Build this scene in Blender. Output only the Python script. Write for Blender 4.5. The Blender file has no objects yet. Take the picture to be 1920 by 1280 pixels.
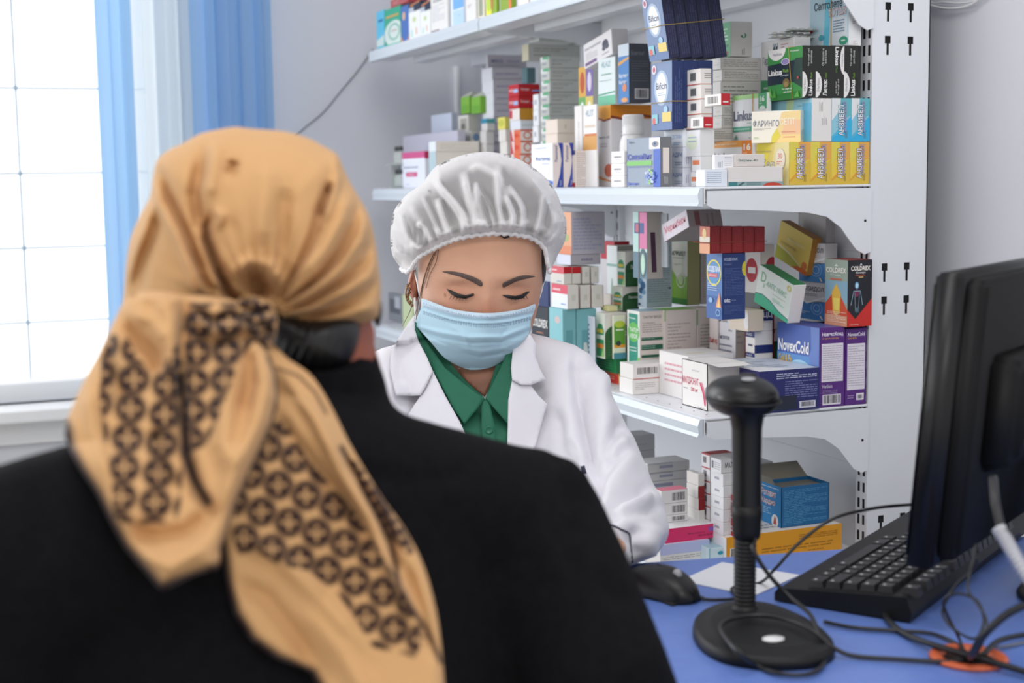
import bpy, bmesh, math, random
import numpy as np
from mathutils import Vector, Matrix
from mathutils.bvhtree import BVHTree
from mathutils.geometry import delaunay_2d_cdt
random.seed(7)
S = bpy.context.scene
COL = S.collection

# ------------------------------------------------------------------ camera
F = 2667.0
TH, PT, RL, H = math.radians(22.5), math.radians(6.4), math.radians(0.86), 1.18
fh = np.array([math.sin(TH), math.cos(TH), 0.0]); rt0 = np.array([math.cos(TH), -math.sin(TH), 0.0]); up0 = np.array([0, 0, 1.0])
CF = fh*math.cos(PT) - up0*math.sin(PT); _u = up0*math.cos(PT) + fh*math.sin(PT)
CR = rt0*math.cos(RL) - _u*math.sin(RL); CU = _u*math.cos(RL) + rt0*math.sin(RL)
C0 = np.array([0, 0, H])
def ray(x, y): return CF + CR*(x-960)/F + CU*(640-y)/F
def zp(x, y, Z): return C0 + ray(x, y)*Z
def pl(x, y, ax, v):
    d = ray(x, y); return C0 + d*((v-C0[ax])/d[ax])
def proj(p):
    d = np.asarray(p, float) - C0; z = d @ CF
    return 960 + F*(d @ CR)/z, 640 - F*(d @ CU)/z, z
cam = bpy.data.cameras.new('camera'); co = bpy.data.objects.new('camera', cam); COL.objects.link(co)
cam.sensor_width = 36; cam.lens = F/1920*36; cam.clip_start = 0.02
m = Matrix(((CR[0], CU[0], -CF[0], 0), (CR[1], CU[1], -CF[1], 0), (CR[2], CU[2], -CF[2], H), (0, 0, 0, 1)))
co.matrix_world = m
cam.dof.use_dof = True; cam.dof.focus_distance = 2.0; cam.dof.aperture_fstop = 5.0
S.camera = co

# ------------------------------------------------------------------ sky, lights, exposure
w = bpy.data.worlds.new('sky'); S.world = w; w.use_nodes = True
nt = w.node_tree; nt.nodes.clear()
wo = nt.nodes.new('ShaderNodeOutputWorld'); bg = nt.nodes.new('ShaderNodeBackground')
tc = nt.nodes.new('ShaderNodeTexCoord'); mp = nt.nodes.new('ShaderNodeVectorMath'); mp.operation = 'DOT_PRODUCT'
mp.inputs[1].default_value = (-0.30, 0.86, 0.42)
cr = nt.nodes.new('ShaderNodeValToRGB')
cr.color_ramp.elements[0].position = 0.0; cr.color_ramp.elements[0].color = (0.91, 0.9, 0.89, 1)
cr.color_ramp.elements[1].position = 1.0; cr.color_ramp.elements[1].color = (2.05, 2.06, 2.08, 1)
e = cr.color_ramp.elements.new(0.45); e.color = (0.96, 0.95, 0.95, 1)
mr = nt.nodes.new('ShaderNodeMapRange'); mr.inputs[1].default_value = -1; mr.inputs[2].default_value = 1
nt.links.new(tc.outputs['Generated'], mp.inputs[0]); nt.links.new(mp.outputs['Value'], mr.inputs[0])
nt.links.new(mr.outputs[0], cr.inputs[0]); nt.links.new(cr.outputs[0], bg.inputs[0]); nt.links.new(bg.outputs[0], wo.inputs[0])
bg.inputs[1].default_value = 1.25
def area(name, loc, target, sx, sy, power, color=(1, 1, 1)):
    l = bpy.data.lights.new(name, 'AREA'); l.shape = 'RECTANGLE'; l.size = sx; l.size_y = sy; l.energy = power; l.color = color
    o = bpy.data.objects.new(name, l); COL.objects.link(o); o.location = loc
    o.rotation_euler = (Vector(target)-Vector(loc)).to_track_quat('-Z', 'Y').to_euler(); return o
area('window_daylight', (-0.5, 3.6, 1.55), (0.7, 1.5, 1.0), 1.3, 1.6, 34, (0.97, 0.985, 1.0))
area('overhead_fill', (0.35, 1.0, 2.75), (0.6, 1.3, 0), 1.2, 0.6, 16, (1.0, 0.97, 0.93))  # unseen overhead lamp, added to lift the room brightness
area('overhead_fill', (0.1, -0.8, 2.6), (0.7, 2.0, 0.9), 1.2, 0.6, 20, (1.0, 0.97, 0.94))  # second added fill, unseen, from above and behind the camera
S.view_settings.view_transform = 'Standard'; S.view_settings.look = 'None'
S.view_settings.exposure = -0.30; S.view_settings.gamma = 1.0; S.view_settings.use_curve_mapping = False

# ------------------------------------------------------------------ helpers
def lin(h):
    h = h.lstrip('#'); o = []
    for i in (0, 2, 4):
        c = int(h[i:i+2], 16)/255
        o.append(c/12.92 if c <= 0.04045 else ((c+0.055)/1.055)**2.4)
    return tuple(o)+(1,)
MATS = {}
def mat(name, color='#ffffff', rough=0.5, metal=0.0, spec=0.5, noise=0.0, nscale=40, bump=0.0, bscale=200, coat=0.0, alpha=None, sub=0.0, sheen=0.0, emit=None):
    if name in MATS: return MATS[name]
    M = bpy.data.materials.new(name); M.use_nodes = True; nt = M.node_tree; b = nt.nodes['Principled BSDF']
    c = lin(color); b.inputs['Base Color'].default_value = c; b.inputs['Roughness'].default_value = rough
    b.inputs['Metallic'].default_value = metal; b.inputs['Specular IOR Level'].default_value = spec
    b.inputs['Coat Weight'].default_value = coat; b.inputs['Sheen Weight'].default_value = sheen
    if sub: b.inputs['Subsurface Weight'].default_value = sub; b.inputs['Subsurface Radius'].default_value = (0.01, 0.004, 0.002); b.inputs['Subsurface Scale'].default_value = 1.0
    if alpha is not None: b.inputs['Alpha'].default_value = alpha
    if emit: b.inputs['Emission Color'].default_value = lin(emit[0]); b.inputs['Emission Strength'].default_value = emit[1]
    if noise or bump:
        t = nt.nodes.new('ShaderNodeTexCoord')
    if noise:
        n = nt.nodes.new('ShaderNodeTexNoise'); n.inputs['Scale'].default_value = nscale; n.inputs['Detail'].default_value = 3
        r = nt.nodes.new('ShaderNodeValToRGB'); k = noise
        r.color_ramp.elements[0].position = 0.3; r.color_ramp.elements[1].position = 0.7
        r.color_ramp.elements[0].color = (c[0]*(1-k), c[1]*(1-k), c[2]*(1-k), 1); r.color_ramp.elements[1].color = tuple(min(1, v*(1+k*0.5)) for v in c[:3])+(1,)
        nt.links.new(t.outputs['Object'], n.inputs['Vector']); nt.links.new(n.outputs['Fac'], r.inputs['Fac']); nt.links.new(r.outputs[0], b.inputs['Base Color'])
    if bump:
        n2 = nt.nodes.new('ShaderNodeTexNoise'); n2.inputs['Scale'].default_value = bscale; n2.inputs['Detail'].default_value = 2
        bp = nt.nodes.new('ShaderNodeBump'); bp.inputs['Strength'].default_value = bump; bp.inputs['Distance'].default_value = 0.002
        nt.links.new(t.outputs['Object'], n2.inputs['Vector']); nt.links.new(n2.outputs['Fac'], bp.inputs['Height']); nt.links.new(bp.outputs[0], b.inputs['Normal'])
    MATS[name] = M; return M
def ink(c): return mat('print_'+c.lstrip('#'), c, 0.42, spec=0.4)
def carton(c): return mat('card_'+c.lstrip('#'), c, 0.45, spec=0.4, noise=0.03, nscale=9)

def link(name, me, parent=None, mats=None, loc=None):
    o = bpy.data.objects.new(name, me); COL.objects.link(o)
    if mats:
        for x in (mats if isinstance(mats, (list, tuple)) else [mats]): me.materials.append(x)
    if parent is not None: o.parent = parent
    if loc is not None: o.location = loc
    return o
def tag(o, label=None, cat=None, group=None, kind=None):
    if label: o['label'] = label
    if cat: o['category'] = cat
    if group: o['group'] = group
    if kind: o['kind'] = kind
    return o
def empty(name, loc, label=None, cat=None, group=None, kind=None):
    o = bpy.data.objects.new(name, None); COL.objects.link(o); o.location = loc; o.empty_display_size = 0.05
    return tag(o, label, cat, group, kind)

class MB:
    def __init__(s): s.v = []; s.f = []; s.m = []; s.sm = []; s.mats = []
    def mi(s, M):
        if M not in s.mats: s.mats.append(M)
        return s.mats.index(M)
    def add(s, vs, fs, M, smooth=False):
        o = len(s.v); i = s.mi(M)
        s.v += [tuple(float(c) for c in v) for v in vs]
        for f in fs: s.f.append(tuple(o+k for k in f)); s.m.append(i); s.sm.append(smooth)
    def box(s, a, b, M, bev=0.0, xf=None):
        x0, y0, z0 = a; x1, y1, z1 = b
        if bev:
            bm = bmesh.new(); bmesh.ops.create_cube(bm, size=1)
            for v in bm.verts: v.co = Vector(((x0+x1)/2+v.co.x*(x1-x0), (y0+y1)/2+v.co.y*(y1-y0), (z0+z1)/2+v.co.z*(z1-z0)))
            bmesh.ops.bevel(bm, geom=bm.edges[:], offset=bev, segments=2 if bev > .0015 else 1, affect='EDGES', profile=0.5)
            bm.verts.index_update(); vs = [v.co.copy() for v in bm.verts]; fs = [[v.index for v in f.verts] for f in bm.faces]; bm.free()
        else:
            vs = [Vector(p) for p in ((x0, y0, z0), (x1, y0, z0), (x1, y1, z0), (x0, y1, z0), (x0, y0, z1), (x1, y0, z1), (x1, y1, z1), (x0, y1, z1))]
            fs = [(0, 3, 2, 1), (4, 5, 6, 7), (0, 1, 5, 4), (1, 2, 6, 5), (2, 3, 7, 6), (3, 0, 4, 7)]
        if xf: vs = [xf @ v for v in vs]
        s.add(vs, fs, M)
    def prism(s, pts, axis, a, b, M):
        """polygon pts (2D) extruded along axis from a to b"""
        n = len(pts)
        def mk(p, t): 
            q = list(p); q.insert(axis, t); return q
        vs = [mk(p, a) for p in pts]+[mk(p, b) for p in pts]
        fs = [tuple(range(n))[::-1], tuple(range(n, 2*n))]+[(i, (i+1) % n, n+(i+1) % n, n+i) for i in range(n)]
        s.add(vs, fs, M)
    def lathe(s, prof, c, M, seg=32, axis=(0, 0, 1), sx=1.0, sy=1.0, cap=True):
        q = Vector((0, 0, 1)).rotation_difference(Vector(axis).normalized()); vs = []; fs = []
        for r, h in prof:
            for k in range(seg):
                a = 2*math.pi*k/seg; vs.append(Vector(c)+q @ Vector((r*math.cos(a)*sx, r*math.sin(a)*sy, h)))
        for i in range(len(prof)-1):
            for k in range(seg):
                fs.append((i*seg+k, i*seg+(k+1) % seg, (i+1)*seg+(k+1) % seg, (i+1)*seg+k))
        if cap: fs.append(tuple(range(seg))[::-1]); fs.append(tuple((len(prof)-1)*seg+k for k in range(seg)))
        s.add(vs, fs, M, True)
    def tube(s, pts, r, M, seg=8, closed=False, smooth_n=0):
        P = [Vector(p) for p in pts]
        if smooth_n: P = spline(P, smooth_n, closed)
        n = len(P); vs = []; fs = []; nrm = None
        for i in range(n):
            t = (P[(i+1) % n]-P[i-1]) if closed else (P[min(i+1, n-1)]-P[max(i-1, 0)])
            t.normalize()
            if nrm is None: nrm = t.orthogonal().normalized()
            nrm = (nrm-t*nrm.dot(t)).normalized(); bn = t.cross(nrm)
            rr = r[i] if isinstance(r, (list, tuple)) and len(r) == n else (r if not isinstance(r, (list, tuple)) else r[0]+(r[1]-r[0])*i/(n-1))
            for k in range(seg):
                a = 2*math.pi*k/seg; vs.append(P[i]+nrm*rr*math.cos(a)+bn*rr*math.sin(a))
        for i in range(n if closed else n-1):
            j = (i+1) % n
            for k in range(seg): fs.append((i*seg+k, i*seg+(k+1) % seg, j*seg+(k+1) % seg, j*seg+k))
        if not closed: fs.append(tuple(range(seg))[::-1]); fs.append(tuple((n-1)*seg+k for k in range(seg)))
        s.add(vs, fs, M, True)
    def build(s, name, parent=None, loc=None, off=None):
        me = bpy.data.meshes.new(name); v = s.v
        if off is not None: v = [(a-off[0], b-off[1], c-off[2]) for a, b, c in v]
        me.from_pydata(v, [], s.f); me.polygons.foreach_set('material_index', s.m); me.polygons.foreach_set('use_smooth', s.sm)
        for x in s.mats: me.materials.append(x)
        me.update(); return link(name, me, parent, None, loc)
def spline(P, n, closed=False):
    P = [Vector(p) for p in P]; out = []; L = len(P)
    for i in range(L if closed else L-1):
        if closed: p0, p1, p2, p3 = P[i-1], P[i], P[(i+1) % L], P[(i+2) % L]
        else: p0, p1, p2, p3 = P[max(i-1, 0)], P[i], P[i+1], P[min(i+2, L-1)]
        for k in range(n):
            t = k/n; out.append(0.5*((2*p1)+(p2-p0)*t+(2*p0-5*p1+4*p2-p3)*t*t+(3*p1-p0-3*p2+p3)*t**3))
    if not closed: out.append(P[-1])
    return out
TXT = {}
def text_mesh(s, bold=0.0):
    k = (s, bold)
    if k not in TXT:
        c = bpy.data.curves.new('lettering', 'FONT'); c.body = s; c.resolution_u = 2; c.offset = bold; c.space_line = 1.0
        o = bpy.data.objects.new('lettering', c); COL.objects.link(o)
        dg = bpy.context.evaluated_depsgraph_get(); me = bpy.data.meshes.new_from_object(o.evaluated_get(dg))
        V = np.array([v.co[:2] for v in me.vertices]) if len(me.vertices) else np.zeros((1, 2)); Fc = [tuple(p.vertices) for p in me.polygons]
        lo, hi = V.min(0), V.max(0); V = (V-lo)/np.maximum(hi-lo, 1e-6)
        TXT[k] = (V, Fc); bpy.data.objects.remove(o); bpy.data.curves.remove(c); bpy.data.meshes.remove(me)
    return TXT[k]
def face_map(kind, X, Y, Z, e):
    return {'L': lambda u, v: (-e, Y*(1-u), Z*v), 'R': lambda u, v: (X*u, -e, Z*v), 'T': lambda u, v: (X*u, Y*v, Z+e)}[kind]
def decals(mb, kind, X, Y, Z, items, lvl0=0):
    """print on one face of a carton: items are shapes in the face's own 0..1 frame"""
    for n, it in enumerate(items):
        e = 0.00012*(n+1+lvl0); fm = face_map(kind, X, Y, Z, e); t = it[0]
        def poly(pts, c): mb.add([fm(u, v) for u, v in pts], [tuple(range(len(pts)))], ink(c))
        if t == 'r': _, u0, v0, u1, v1, c = it; poly([(u0, v0), (u1, v0), (u1, v1), (u0, v1)], c)
        elif t == 'p': poly(it[1], it[2])
        elif t == 'c':
            _, u, v, ru, rv, c = it; poly([(min(1, max(0, u+ru*math.cos(a))), min(1, max(0, v+rv*math.sin(a)))) for a in [i*math.pi/12 for i in range(24)]], c)
        elif t == 'o':
            _, u, v, ru, rv, w_, c = it; N = 28; vs = []; 
            for i in range(N):
                a = i*2*math.pi/N
                for q in (1, 1-w_): vs.append(fm(min(1, max(0, u+ru*q*math.cos(a))), min(1, max(0, v+rv*q*math.sin(a)))))
            mb.add(vs, [(2*i, 2*((i+1) % N), 2*((i+1) % N)+1, 2*i+1) for i in range(N)], ink(c))
        elif t == 't':     # text: string, u0,v0,u1,v1, colour, rotation (0,90,-90,180), bold
            _, s, u0, v0, u1, v1, c = it[:7]; rot = it[7] if len(it) > 7 else 0; bold = it[8] if len(it) > 8 else 0.02
            V, Fc = text_mesh(s, bold*.6)
            if rot == 0: P = [(u0+(u1-u0)*a, v0+(v1-v0)*b) for a, b in V]
            elif rot == 90: P = [(u0+(u1-u0)*(1-b), v0+(v1-v0)*a) for a, b in V]
            elif rot == -90: P = [(u0+(u1-u0)*b, v0+(v1-v0)*(1-a)) for a, b in V]
            else: P = [(u0+(u1-u0)*(1-a), v0+(v1-v0)*(1-b)) for a, b in V]
            mb.add([fm(u, v) for u, v in P], Fc, ink(c))
        elif t == 'l':     # small print: u0,v0,u1,v1, n lines, colour, thickness fraction
            _, u0, v0, u1, v1, n_, c = it[:7]; th = it[7] if len(it) > 7 else 0.38; rg = random.Random(int((u0+v0*3+n_)*1000)); vs = []; fs = []
            for i in range(n_):
                v = v1-(i+0.5)*(v1-v0)/n_; h = (v1-v0)/n_*th/2; x = u0; xe = u1 if rg.random() < .7 else u0+(u1-u0)*rg.uniform(.4, .95)
                while x < xe-0.01:
                    x2 = min(xe, x+(u1-u0)*rg.uniform(0.06, 0.22)); o = len(vs)
                    vs += [fm(x, v-h), fm(x2, v-h), fm(x2, v+h), fm(x, v+h)]; fs.append((o, o+1, o+2, o+3)); x = x2+(u1-u0)*0.025
            mb.add(vs, fs, ink(c))
        elif t == 'lv':    # vertical small print
            _, u0, v0, u1, v1, n_, c = it[:7]; rg = random.Random(int((u0+v0*3+n_)*1000)); vs = []; fs = []
            for i in range(n_):
                u = u0+(i+0.5)*(u1-u0)/n_; h = (u1-u0)/n_*.19; y = v0; ye = v1-(v1-v0)*rg.uniform(0, .3)
                while y < ye-0.01:
                    y2 = min(ye, y+(v1-v0)*rg.uniform(.06, .2)); o = len(vs)
                    vs += [fm(u-h, y), fm(u+h, y), fm(u+h, y2), fm(u-h, y2)]; fs.append((o, o+1, o+2, o+3)); y = y2+(v1-v0)*.02
            mb.add(vs, fs, ink(c))
        elif t == 'b':     # barcode
            _, u0, v0, u1, v1 = it[:5]; rg = random.Random(int(u0*997+v1*91)); x = u0; vs = []; fs = []
            while x < u1:
                wd = (u1-u0)*rg.choice((.012, .02, .03, .042)); o = len(vs)
                x2 = min(x+wd, u1); vs += [fm(x, v0), fm(x2, v0), fm(x2, v1), fm(x, v1)]; fs.append((o, o+1, o+2, o+3)); x = x2+(u1-u0)*rg.choice((.015, .025, .035))
            mb.add(vs, fs, ink('#26262a'))
# ------------------------------------------------------------------ the room
FX = 1.104; YN, YJ, YF = 1.894, 2.80, 3.56       # shelving: front plane, near end, joint, far end
SH1, SH2, SH3, SH4 = 1.521, 1.168, 0.812, 0.565
wallm = mat('wall_paint', '#d9dbe2', 0.75, noise=0.02, nscale=3, bump=0.15, bscale=120)
floorm = mat('floor_tiles', '#a9a39b', 0.4, noise=0.12, nscale=6)
winm = mat('white_plastic_frame', '#eceef0', 0.35)
mb = MB(); mb.box((-2.2, -1.5, -0.1), (1.72, 3.95, 0.0), floorm); tag(mb.build('floor'), kind='structure')
mb = MB(); mb.box((1.60, -1.5, 0.0), (1.72, 3.95, 2.9), wallm); tag(mb.build('wall_right'), kind='structure')
mb = MB(); mb.box((-2.2, -1.5, 2.9), (1.72, 3.95, 3.0), wallm); tag(mb.build('ceiling'), kind='structure')
mb = MB()   # window wall with its opening
WX0, WX1, WZ0, WZ1 = -1.25, 0.62, 0.635, 2.35
for a, b in (((-2.2, 3.80, 0), (WX0, 3.95, 2.9)), ((WX1, 3.80, 0), (1.60, 3.95, 2.9)), ((WX0, 3.80, 0), (WX1, 3.95, WZ0)), ((WX0, 3.80, WZ1), (WX1, 3.95, 2.9))): mb.box(a, b, wallm)
tag(mb.build('wall_far'), kind='structure')
win = empty('window_1', (-0.3, 3.88, WZ0), kind='structure')
mb = MB(); 
for a, b in (((WX0, 3.84, WZ0), (WX1, 3.90, WZ0+.05)), ((WX0, 3.84, WZ1-.05), (WX1, 3.90, WZ1)), ((WX0, 3.84, WZ0+.05), (WX0+.05, 3.90, WZ1-.05)), ((WX1-.05, 3.84, WZ0+.05), (WX1, 3.90, WZ1-.05)), ((-0.34, 3.84, WZ0+.05), (-0.28, 3.90, WZ1-.05))): mb.box(a, b, winm, 0.004)
mb.build('window_frame', win, off=(-0.3, 3.88, WZ0))
gm = bpy.data.materials.new('window_glass'); gm.use_nodes = True; n_ = gm.node_tree; n_.nodes.clear()
o_ = n_.nodes.new('ShaderNodeOutputMaterial'); tr = n_.nodes.new('ShaderNodeBsdfTransparent'); gl = n_.nodes.new('ShaderNodeBsdfGlossy'); gl.inputs['Roughness'].default_value = 0.02
mx = n_.nodes.new('ShaderNodeMixShader'); fr = n_.nodes.new('ShaderNodeFresnel'); fr.inputs[0].default_value = 1.45
n_.links.new(fr.outputs[0], mx.inputs[0]); n_.links.new(tr.outputs[0], mx.inputs[1]); n_.links.new(gl.outputs[0], mx.inputs[2]); n_.links.new(mx.outputs[0], o_.inputs[0])
mb = MB(); mb.box((WX0+.05, 3.868, WZ0+.05), (-0.34, 3.873, WZ1-.05), gm); mb.box((-0.28, 3.868, WZ0+.05), (WX1-.05, 3.873, WZ1-.05), gm)
mb.build('window_pane', win, off=(-0.3, 3.88, WZ0))
mb = MB(); mb.box((WX0-.04, 3.70, WZ0-.035), (WX1+.04, 3.84, WZ0), winm, 0.006)
mb.build('window_sill', win, off=(-0.3, 3.88, WZ0))
mb = MB(); mb.box((WX0-.02, 3.775, WZ0-.10), (WX1+.02, 3.80, WZ0-.035), winm, 0.003); tag(mb.build('trim_1'), kind='structure')
mb = MB(); a_ = pl(858, 200, 1, 3.79); mb.box((a_[0]-.006, 3.785, .9), (a_[0]+.006, 3.80, pl(858, 124, 1, 3.79)[2]), winm, .002); tag(mb.build('trim_2'), kind='structure')
# security grille outside the glass
grm = mat('grille_paint', '#9fb6c8', 0.5)
mb = MB(); gx = [pl(px, 465, 1, 4.0)[0] for px in (45,)][0]; gz = [pl(45, py, 1, 4.0)[2] for py in (165, 325, 465, 605)]
for k in range(-7, 4): mb.tube([(gx+k*.245, 4.0, WZ0-.1), (gx+k*.245, 4.0, WZ1+.1)], 0.0030, grm, 6)
for z in gz+[gz[0]+.27, gz[0]+.54, gz[3]-.25]: mb.tube([(WX0-.1, 4.0, z), (WX1+.1, 4.0, z)], 0.0027, grm, 6)
for k in range(-7, 4):
    for z in gz: mb.lathe([(0.001, -.012), (.007, 0), (.001, .012)], (gx+k*.245, 4.0, z), grm, 8)
g = mb.build('window_grille', off=(0, 4.0, WZ0), loc=(0, 4.0, WZ0)); tag(g, 'thin pale metal security grille outside the bright window', 'window grille')
mb = MB(); mb.box((WX0-.15, 3.985, WZ0-.2), (WX1+.15, 4.015, WZ0-.1), grm); 
# curtains: folded cloth hanging in front of the window edge
def cloth_mat(name, c, transl, alpha=1.0, rough=0.8, tw=0.6):
    M = bpy.data.materials.new(name); M.use_nodes = True; n = M.node_tree; n.nodes.clear()
    o = n.nodes.new('ShaderNodeOutputMaterial'); d = n.nodes.new('ShaderNodeBsdfDiffuse'); t = n.nodes.new('ShaderNodeBsdfTranslucent'); x = n.nodes.new('ShaderNodeMixShader')
    d.inputs[0].default_value = lin(c); t.inputs[0].default_value = lin(transl); x.inputs[0].default_value = tw
    tcn = n.nodes.new('ShaderNodeTexCoord'); wv = n.nodes.new('ShaderNodeTexNoise'); wv.inputs['Scale'].default_value = 300; bpn = n.nodes.new('ShaderNodeBump'); bpn.inputs['Strength'].default_value = .15; bpn.inputs['Distance'].default_value = .001
    n.links.new(tcn.outputs['Object'], wv.inputs['Vector']); n.links.new(wv.outputs['Fac'], bpn.inputs['Height']); n.links.new(bpn.outputs[0], d.inputs['Normal'])
    n.links.new(d.outputs[0], x.inputs[1]); n.links.new(t.outputs[0], x.inputs[2])
    if alpha < 1:
        tp = n.nodes.new('ShaderNodeBsdfTransparent'); y = n.nodes.new('ShaderNodeMixShader'); y.inputs[0].default_value = alpha
        n.links.new(tp.outputs[0], y.inputs[1]); n.links.new(x.outputs[0], y.inputs[2]); n.links.new(y.outputs[0], o.inputs[0])
    else: n.links.new(x.outputs[0], o.inputs[0])
    return M
def curtain(x0, x1, y, amp, nf, M, name, parent, flare=0.0, z0=0.30, z1=2.6, ph=0):
    mb = MB(); nx = int(nf*14); nz = 30; vs = []
    for j in range(nz+1):
        t = j/nz; z = z1+(z0-z1)*t
        for i in range(nx+1):
            u = i/nx; a = 2*math.pi*nf*u+ph
            x = x0+(x1-x0)*u+flare*t*(1-u)*0+0.35*amp*math.sin(2*a)+flare*t*(u-.5)
            vs.append((x, y+amp*(math.sin(a)+.3*math.sin(2.3*a+1))*(0.7+.3*t), z))
    fs = [(j*(nx+1)+i, j*(nx+1)+i+1, (j+1)*(nx+1)+i+1, (j+1)*(nx+1)+i) for j in range(nz) for i in range(nx)]
    mb.add(vs, fs, M, True); return mb.build(name, parent, off=(0.65, 3.68, 0))
bluec = cloth_mat('blue_curtain_cloth', '#bcd8f2', '#a6d0f8', tw=.7); tulle = cloth_mat('white_tulle', '#dfeaf0', '#f2fbff', 0.9, tw=.8)
cur = empty('curtain', (0.65, 3.68, 0), 'pale blue curtain with white sheer stripes hanging at the right edge of the bright window', 'curtain')
XC = lambda px, y=3.66: pl(px, 200, 1, y)[0]
curtain(XC(184), XC(252), 3.68, 0.012, 1.6, bluec, 'curtain_panel', cur, ph=.6)
curtain(XC(240), XC(382), 3.70, 0.012, 3.0, tulle, 'sheer_panel', cur)
curtain(XC(366), XC(512), 3.655, 0.020, 3.2, bluec, 'curtain_panel', cur, ph=2)
crm = mat('curtain_rail', '#e4e6e8', 0.4)
mb = MB(); mb.box((XC(150), 3.62, 2.60), (XC(530), 3.74, 2.63), crm, .004); mb.build('curtain_rail', cur, off=(0.65, 3.68, 0))
# wires
blackw = mat('black_cable', '#1c1c1f', 0.45); whitew = mat('white_cable', '#e6e6e8', 0.4)
mb = MB(); pts = [pl(700, 92, 1, 3.79), pl(672, 132, 1, 3.79), pl(640, 170, 1, 3.79), pl(605, 212, 1, 3.79), pl(560, 250, 1, 3.79), pl(520, 300, 1, 3.79), pl(500, 420, 1, 3.79)]
mb.tube(pts, 0.0014, blackw, 6, smooth_n=5); tag(mb.build('wall_wire'), 'thin black wire running down the wall from the end of the top shelf', 'wire')
mb = MB(); pts = [pl(px, py, 0, 1.59) for px, py in ((1700, -60), (1722, -5), (1748, 11), (1785, 16), (1822, 8), (1850, -20), (1870, -70))]
mb.tube(pts, 0.0022, whitew, 8, smooth_n=6); pts = [pl(px, py, 0, 1.592) for px, py in ((1712, -60), (1740, 0), (1770, 4), (1810, 5), (1850, -10), (1880, -60))]
mb.tube(pts, 0.0016, whitew, 8, smooth_n=6); tag(mb.build('wall_cable'), 'white looped cable on the wall in the top right corner', 'cable')

# ------------------------------------------------------------------ shelving unit
metal = mat('white_powder_coat', '#e2e5ea', 0.33, noise=0.015, nscale=8, bump=.05, bscale=300); slotm = mat('slot_shadow', '#17181b', 0.9)
railm = mat('price_rail_plastic', '#d3dce4', 0.22, spec=.5)
UO = (1.26, YN, 0)
unit = empty('shelving_unit', UO, 'white metal pharmacy shelving unit with four shelves full of medicine boxes', 'shelving')
def post(y0, y1, near=False):
    """perforated upright: outer skin with real slots and keyholes cut as holes"""
    mb = MB(); x0, x1, zt = 1.410, 1.522, 2.35
    # box skin: back, far side, near side and front built from strips so the slots are openings
    mb.box((x0+.003, y1-.002, 0), (x1, y1, zt), metal); mb.box((x1-.002, y0, 0), (x1, y1, zt), metal)
    cols = [(y0+(y1-y0)*.18, y0+(y1-y0)*.38), (y0+(y1-y0)*.62, y0+(y1-y0)*.82)]
    def strip(ya, yb, za, zb): mb.add([(x0, ya, za), (x0, yb, za), (x0, yb, zb), (x0, ya, zb)], [(0, 1, 2, 3)], metal)
    strip(y0, cols[0][0], 0, zt); strip(cols[0][1], cols[1][0], 0, zt); strip(cols[1][1], y1, 0, zt)
    z = 0.0; p = 0.0272
    while z < zt:
        for a, b in cols: strip(a, b, z, min(z+p*.40, zt))
        z += p
    # near face with keyholes
    kh = []
    for kz in KZ:
        for kx in (x0+.029, x0+.073): kh.append((kx, kz))
    zs = sorted(set([0, zt]+[q for k in KZ for q in (k-.020, k-.002, k+.010)]))
    for a, b in zip(zs, zs[1:]):
        mid = (a+b)/2; hw = 0
        for k in KZ:
            if k-.020 < mid < k-.002: hw = .0022
            if k-.002 < mid < k+.010: hw = .0055
        xs = [x0]
        if hw:
            for kx in (x0+.029, x0+.073): xs += [kx-hw, kx+hw]
        xs.append(x1)
        for i in range(0, len(xs), 2): mb.add([(xs[i], y0, a), (xs[i+1], y0, a), (xs[i+1], y0, b), (xs[i], y0, b)], [(0, 1, 2, 3)], metal)
    mb.build('upright_post', unit, off=UO)
    mb = MB(); mb.box((x0+.0008, y0+.002, 0.0), (x1-.004, y1-.004, zt-.01), slotm); mb.build('slot_shade_fill', unit, off=UO)  # near-black box close behind the slots stands in for the shade inside
KZ = [pl(1660, py, 1, YN)[2] for py in (16, 79, 505, 567, 976)]
KZ += [KZ[0]+.15, KZ[-1]-.35, KZ[-1]-.2]
post(YN, YN+.030); post(YJ-.015, YJ+.015); post(YF, YF+.030)
for ya, yb in ((YN+.03, YJ-.015), (YJ+.015, YF)):
    mb = MB(); mb.box((1.425, ya, 0.0), (1.430, yb, 2.33), metal)
    for z in (.30, .70, 1.06, 1.42, 1.85): mb.box((1.4235, ya, z-.0025), (1.4255, yb, z+.0025), metal, .0008)
    mb.build('back_panel', unit, off=UO)
def bracket(y, z, dirn=1):
    f, b = FX+.004, 1.4095
    P = [(f, z-.006), (b, z-.006), (b, z-.108), (b-.012, z-.112), (b-.028, z-.104), (b-.040, z-.090), (b-.058, z-.068), (b-.085, z-.050), (b-.12, z-.043), (b-.20, z-.038), (f+.012, z-.034), (f, z-.028)]
    mb = MB(); mb.prism(P, 1, y, y+.003, metal)
    mb.lathe([(0.0022, 0), (.0022, .0006)], (b-.012, y-.0006, z-.058), slotm, 10, (0, 1, 0))
    mb.build('shelf_bracket', unit, off=UO)
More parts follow.
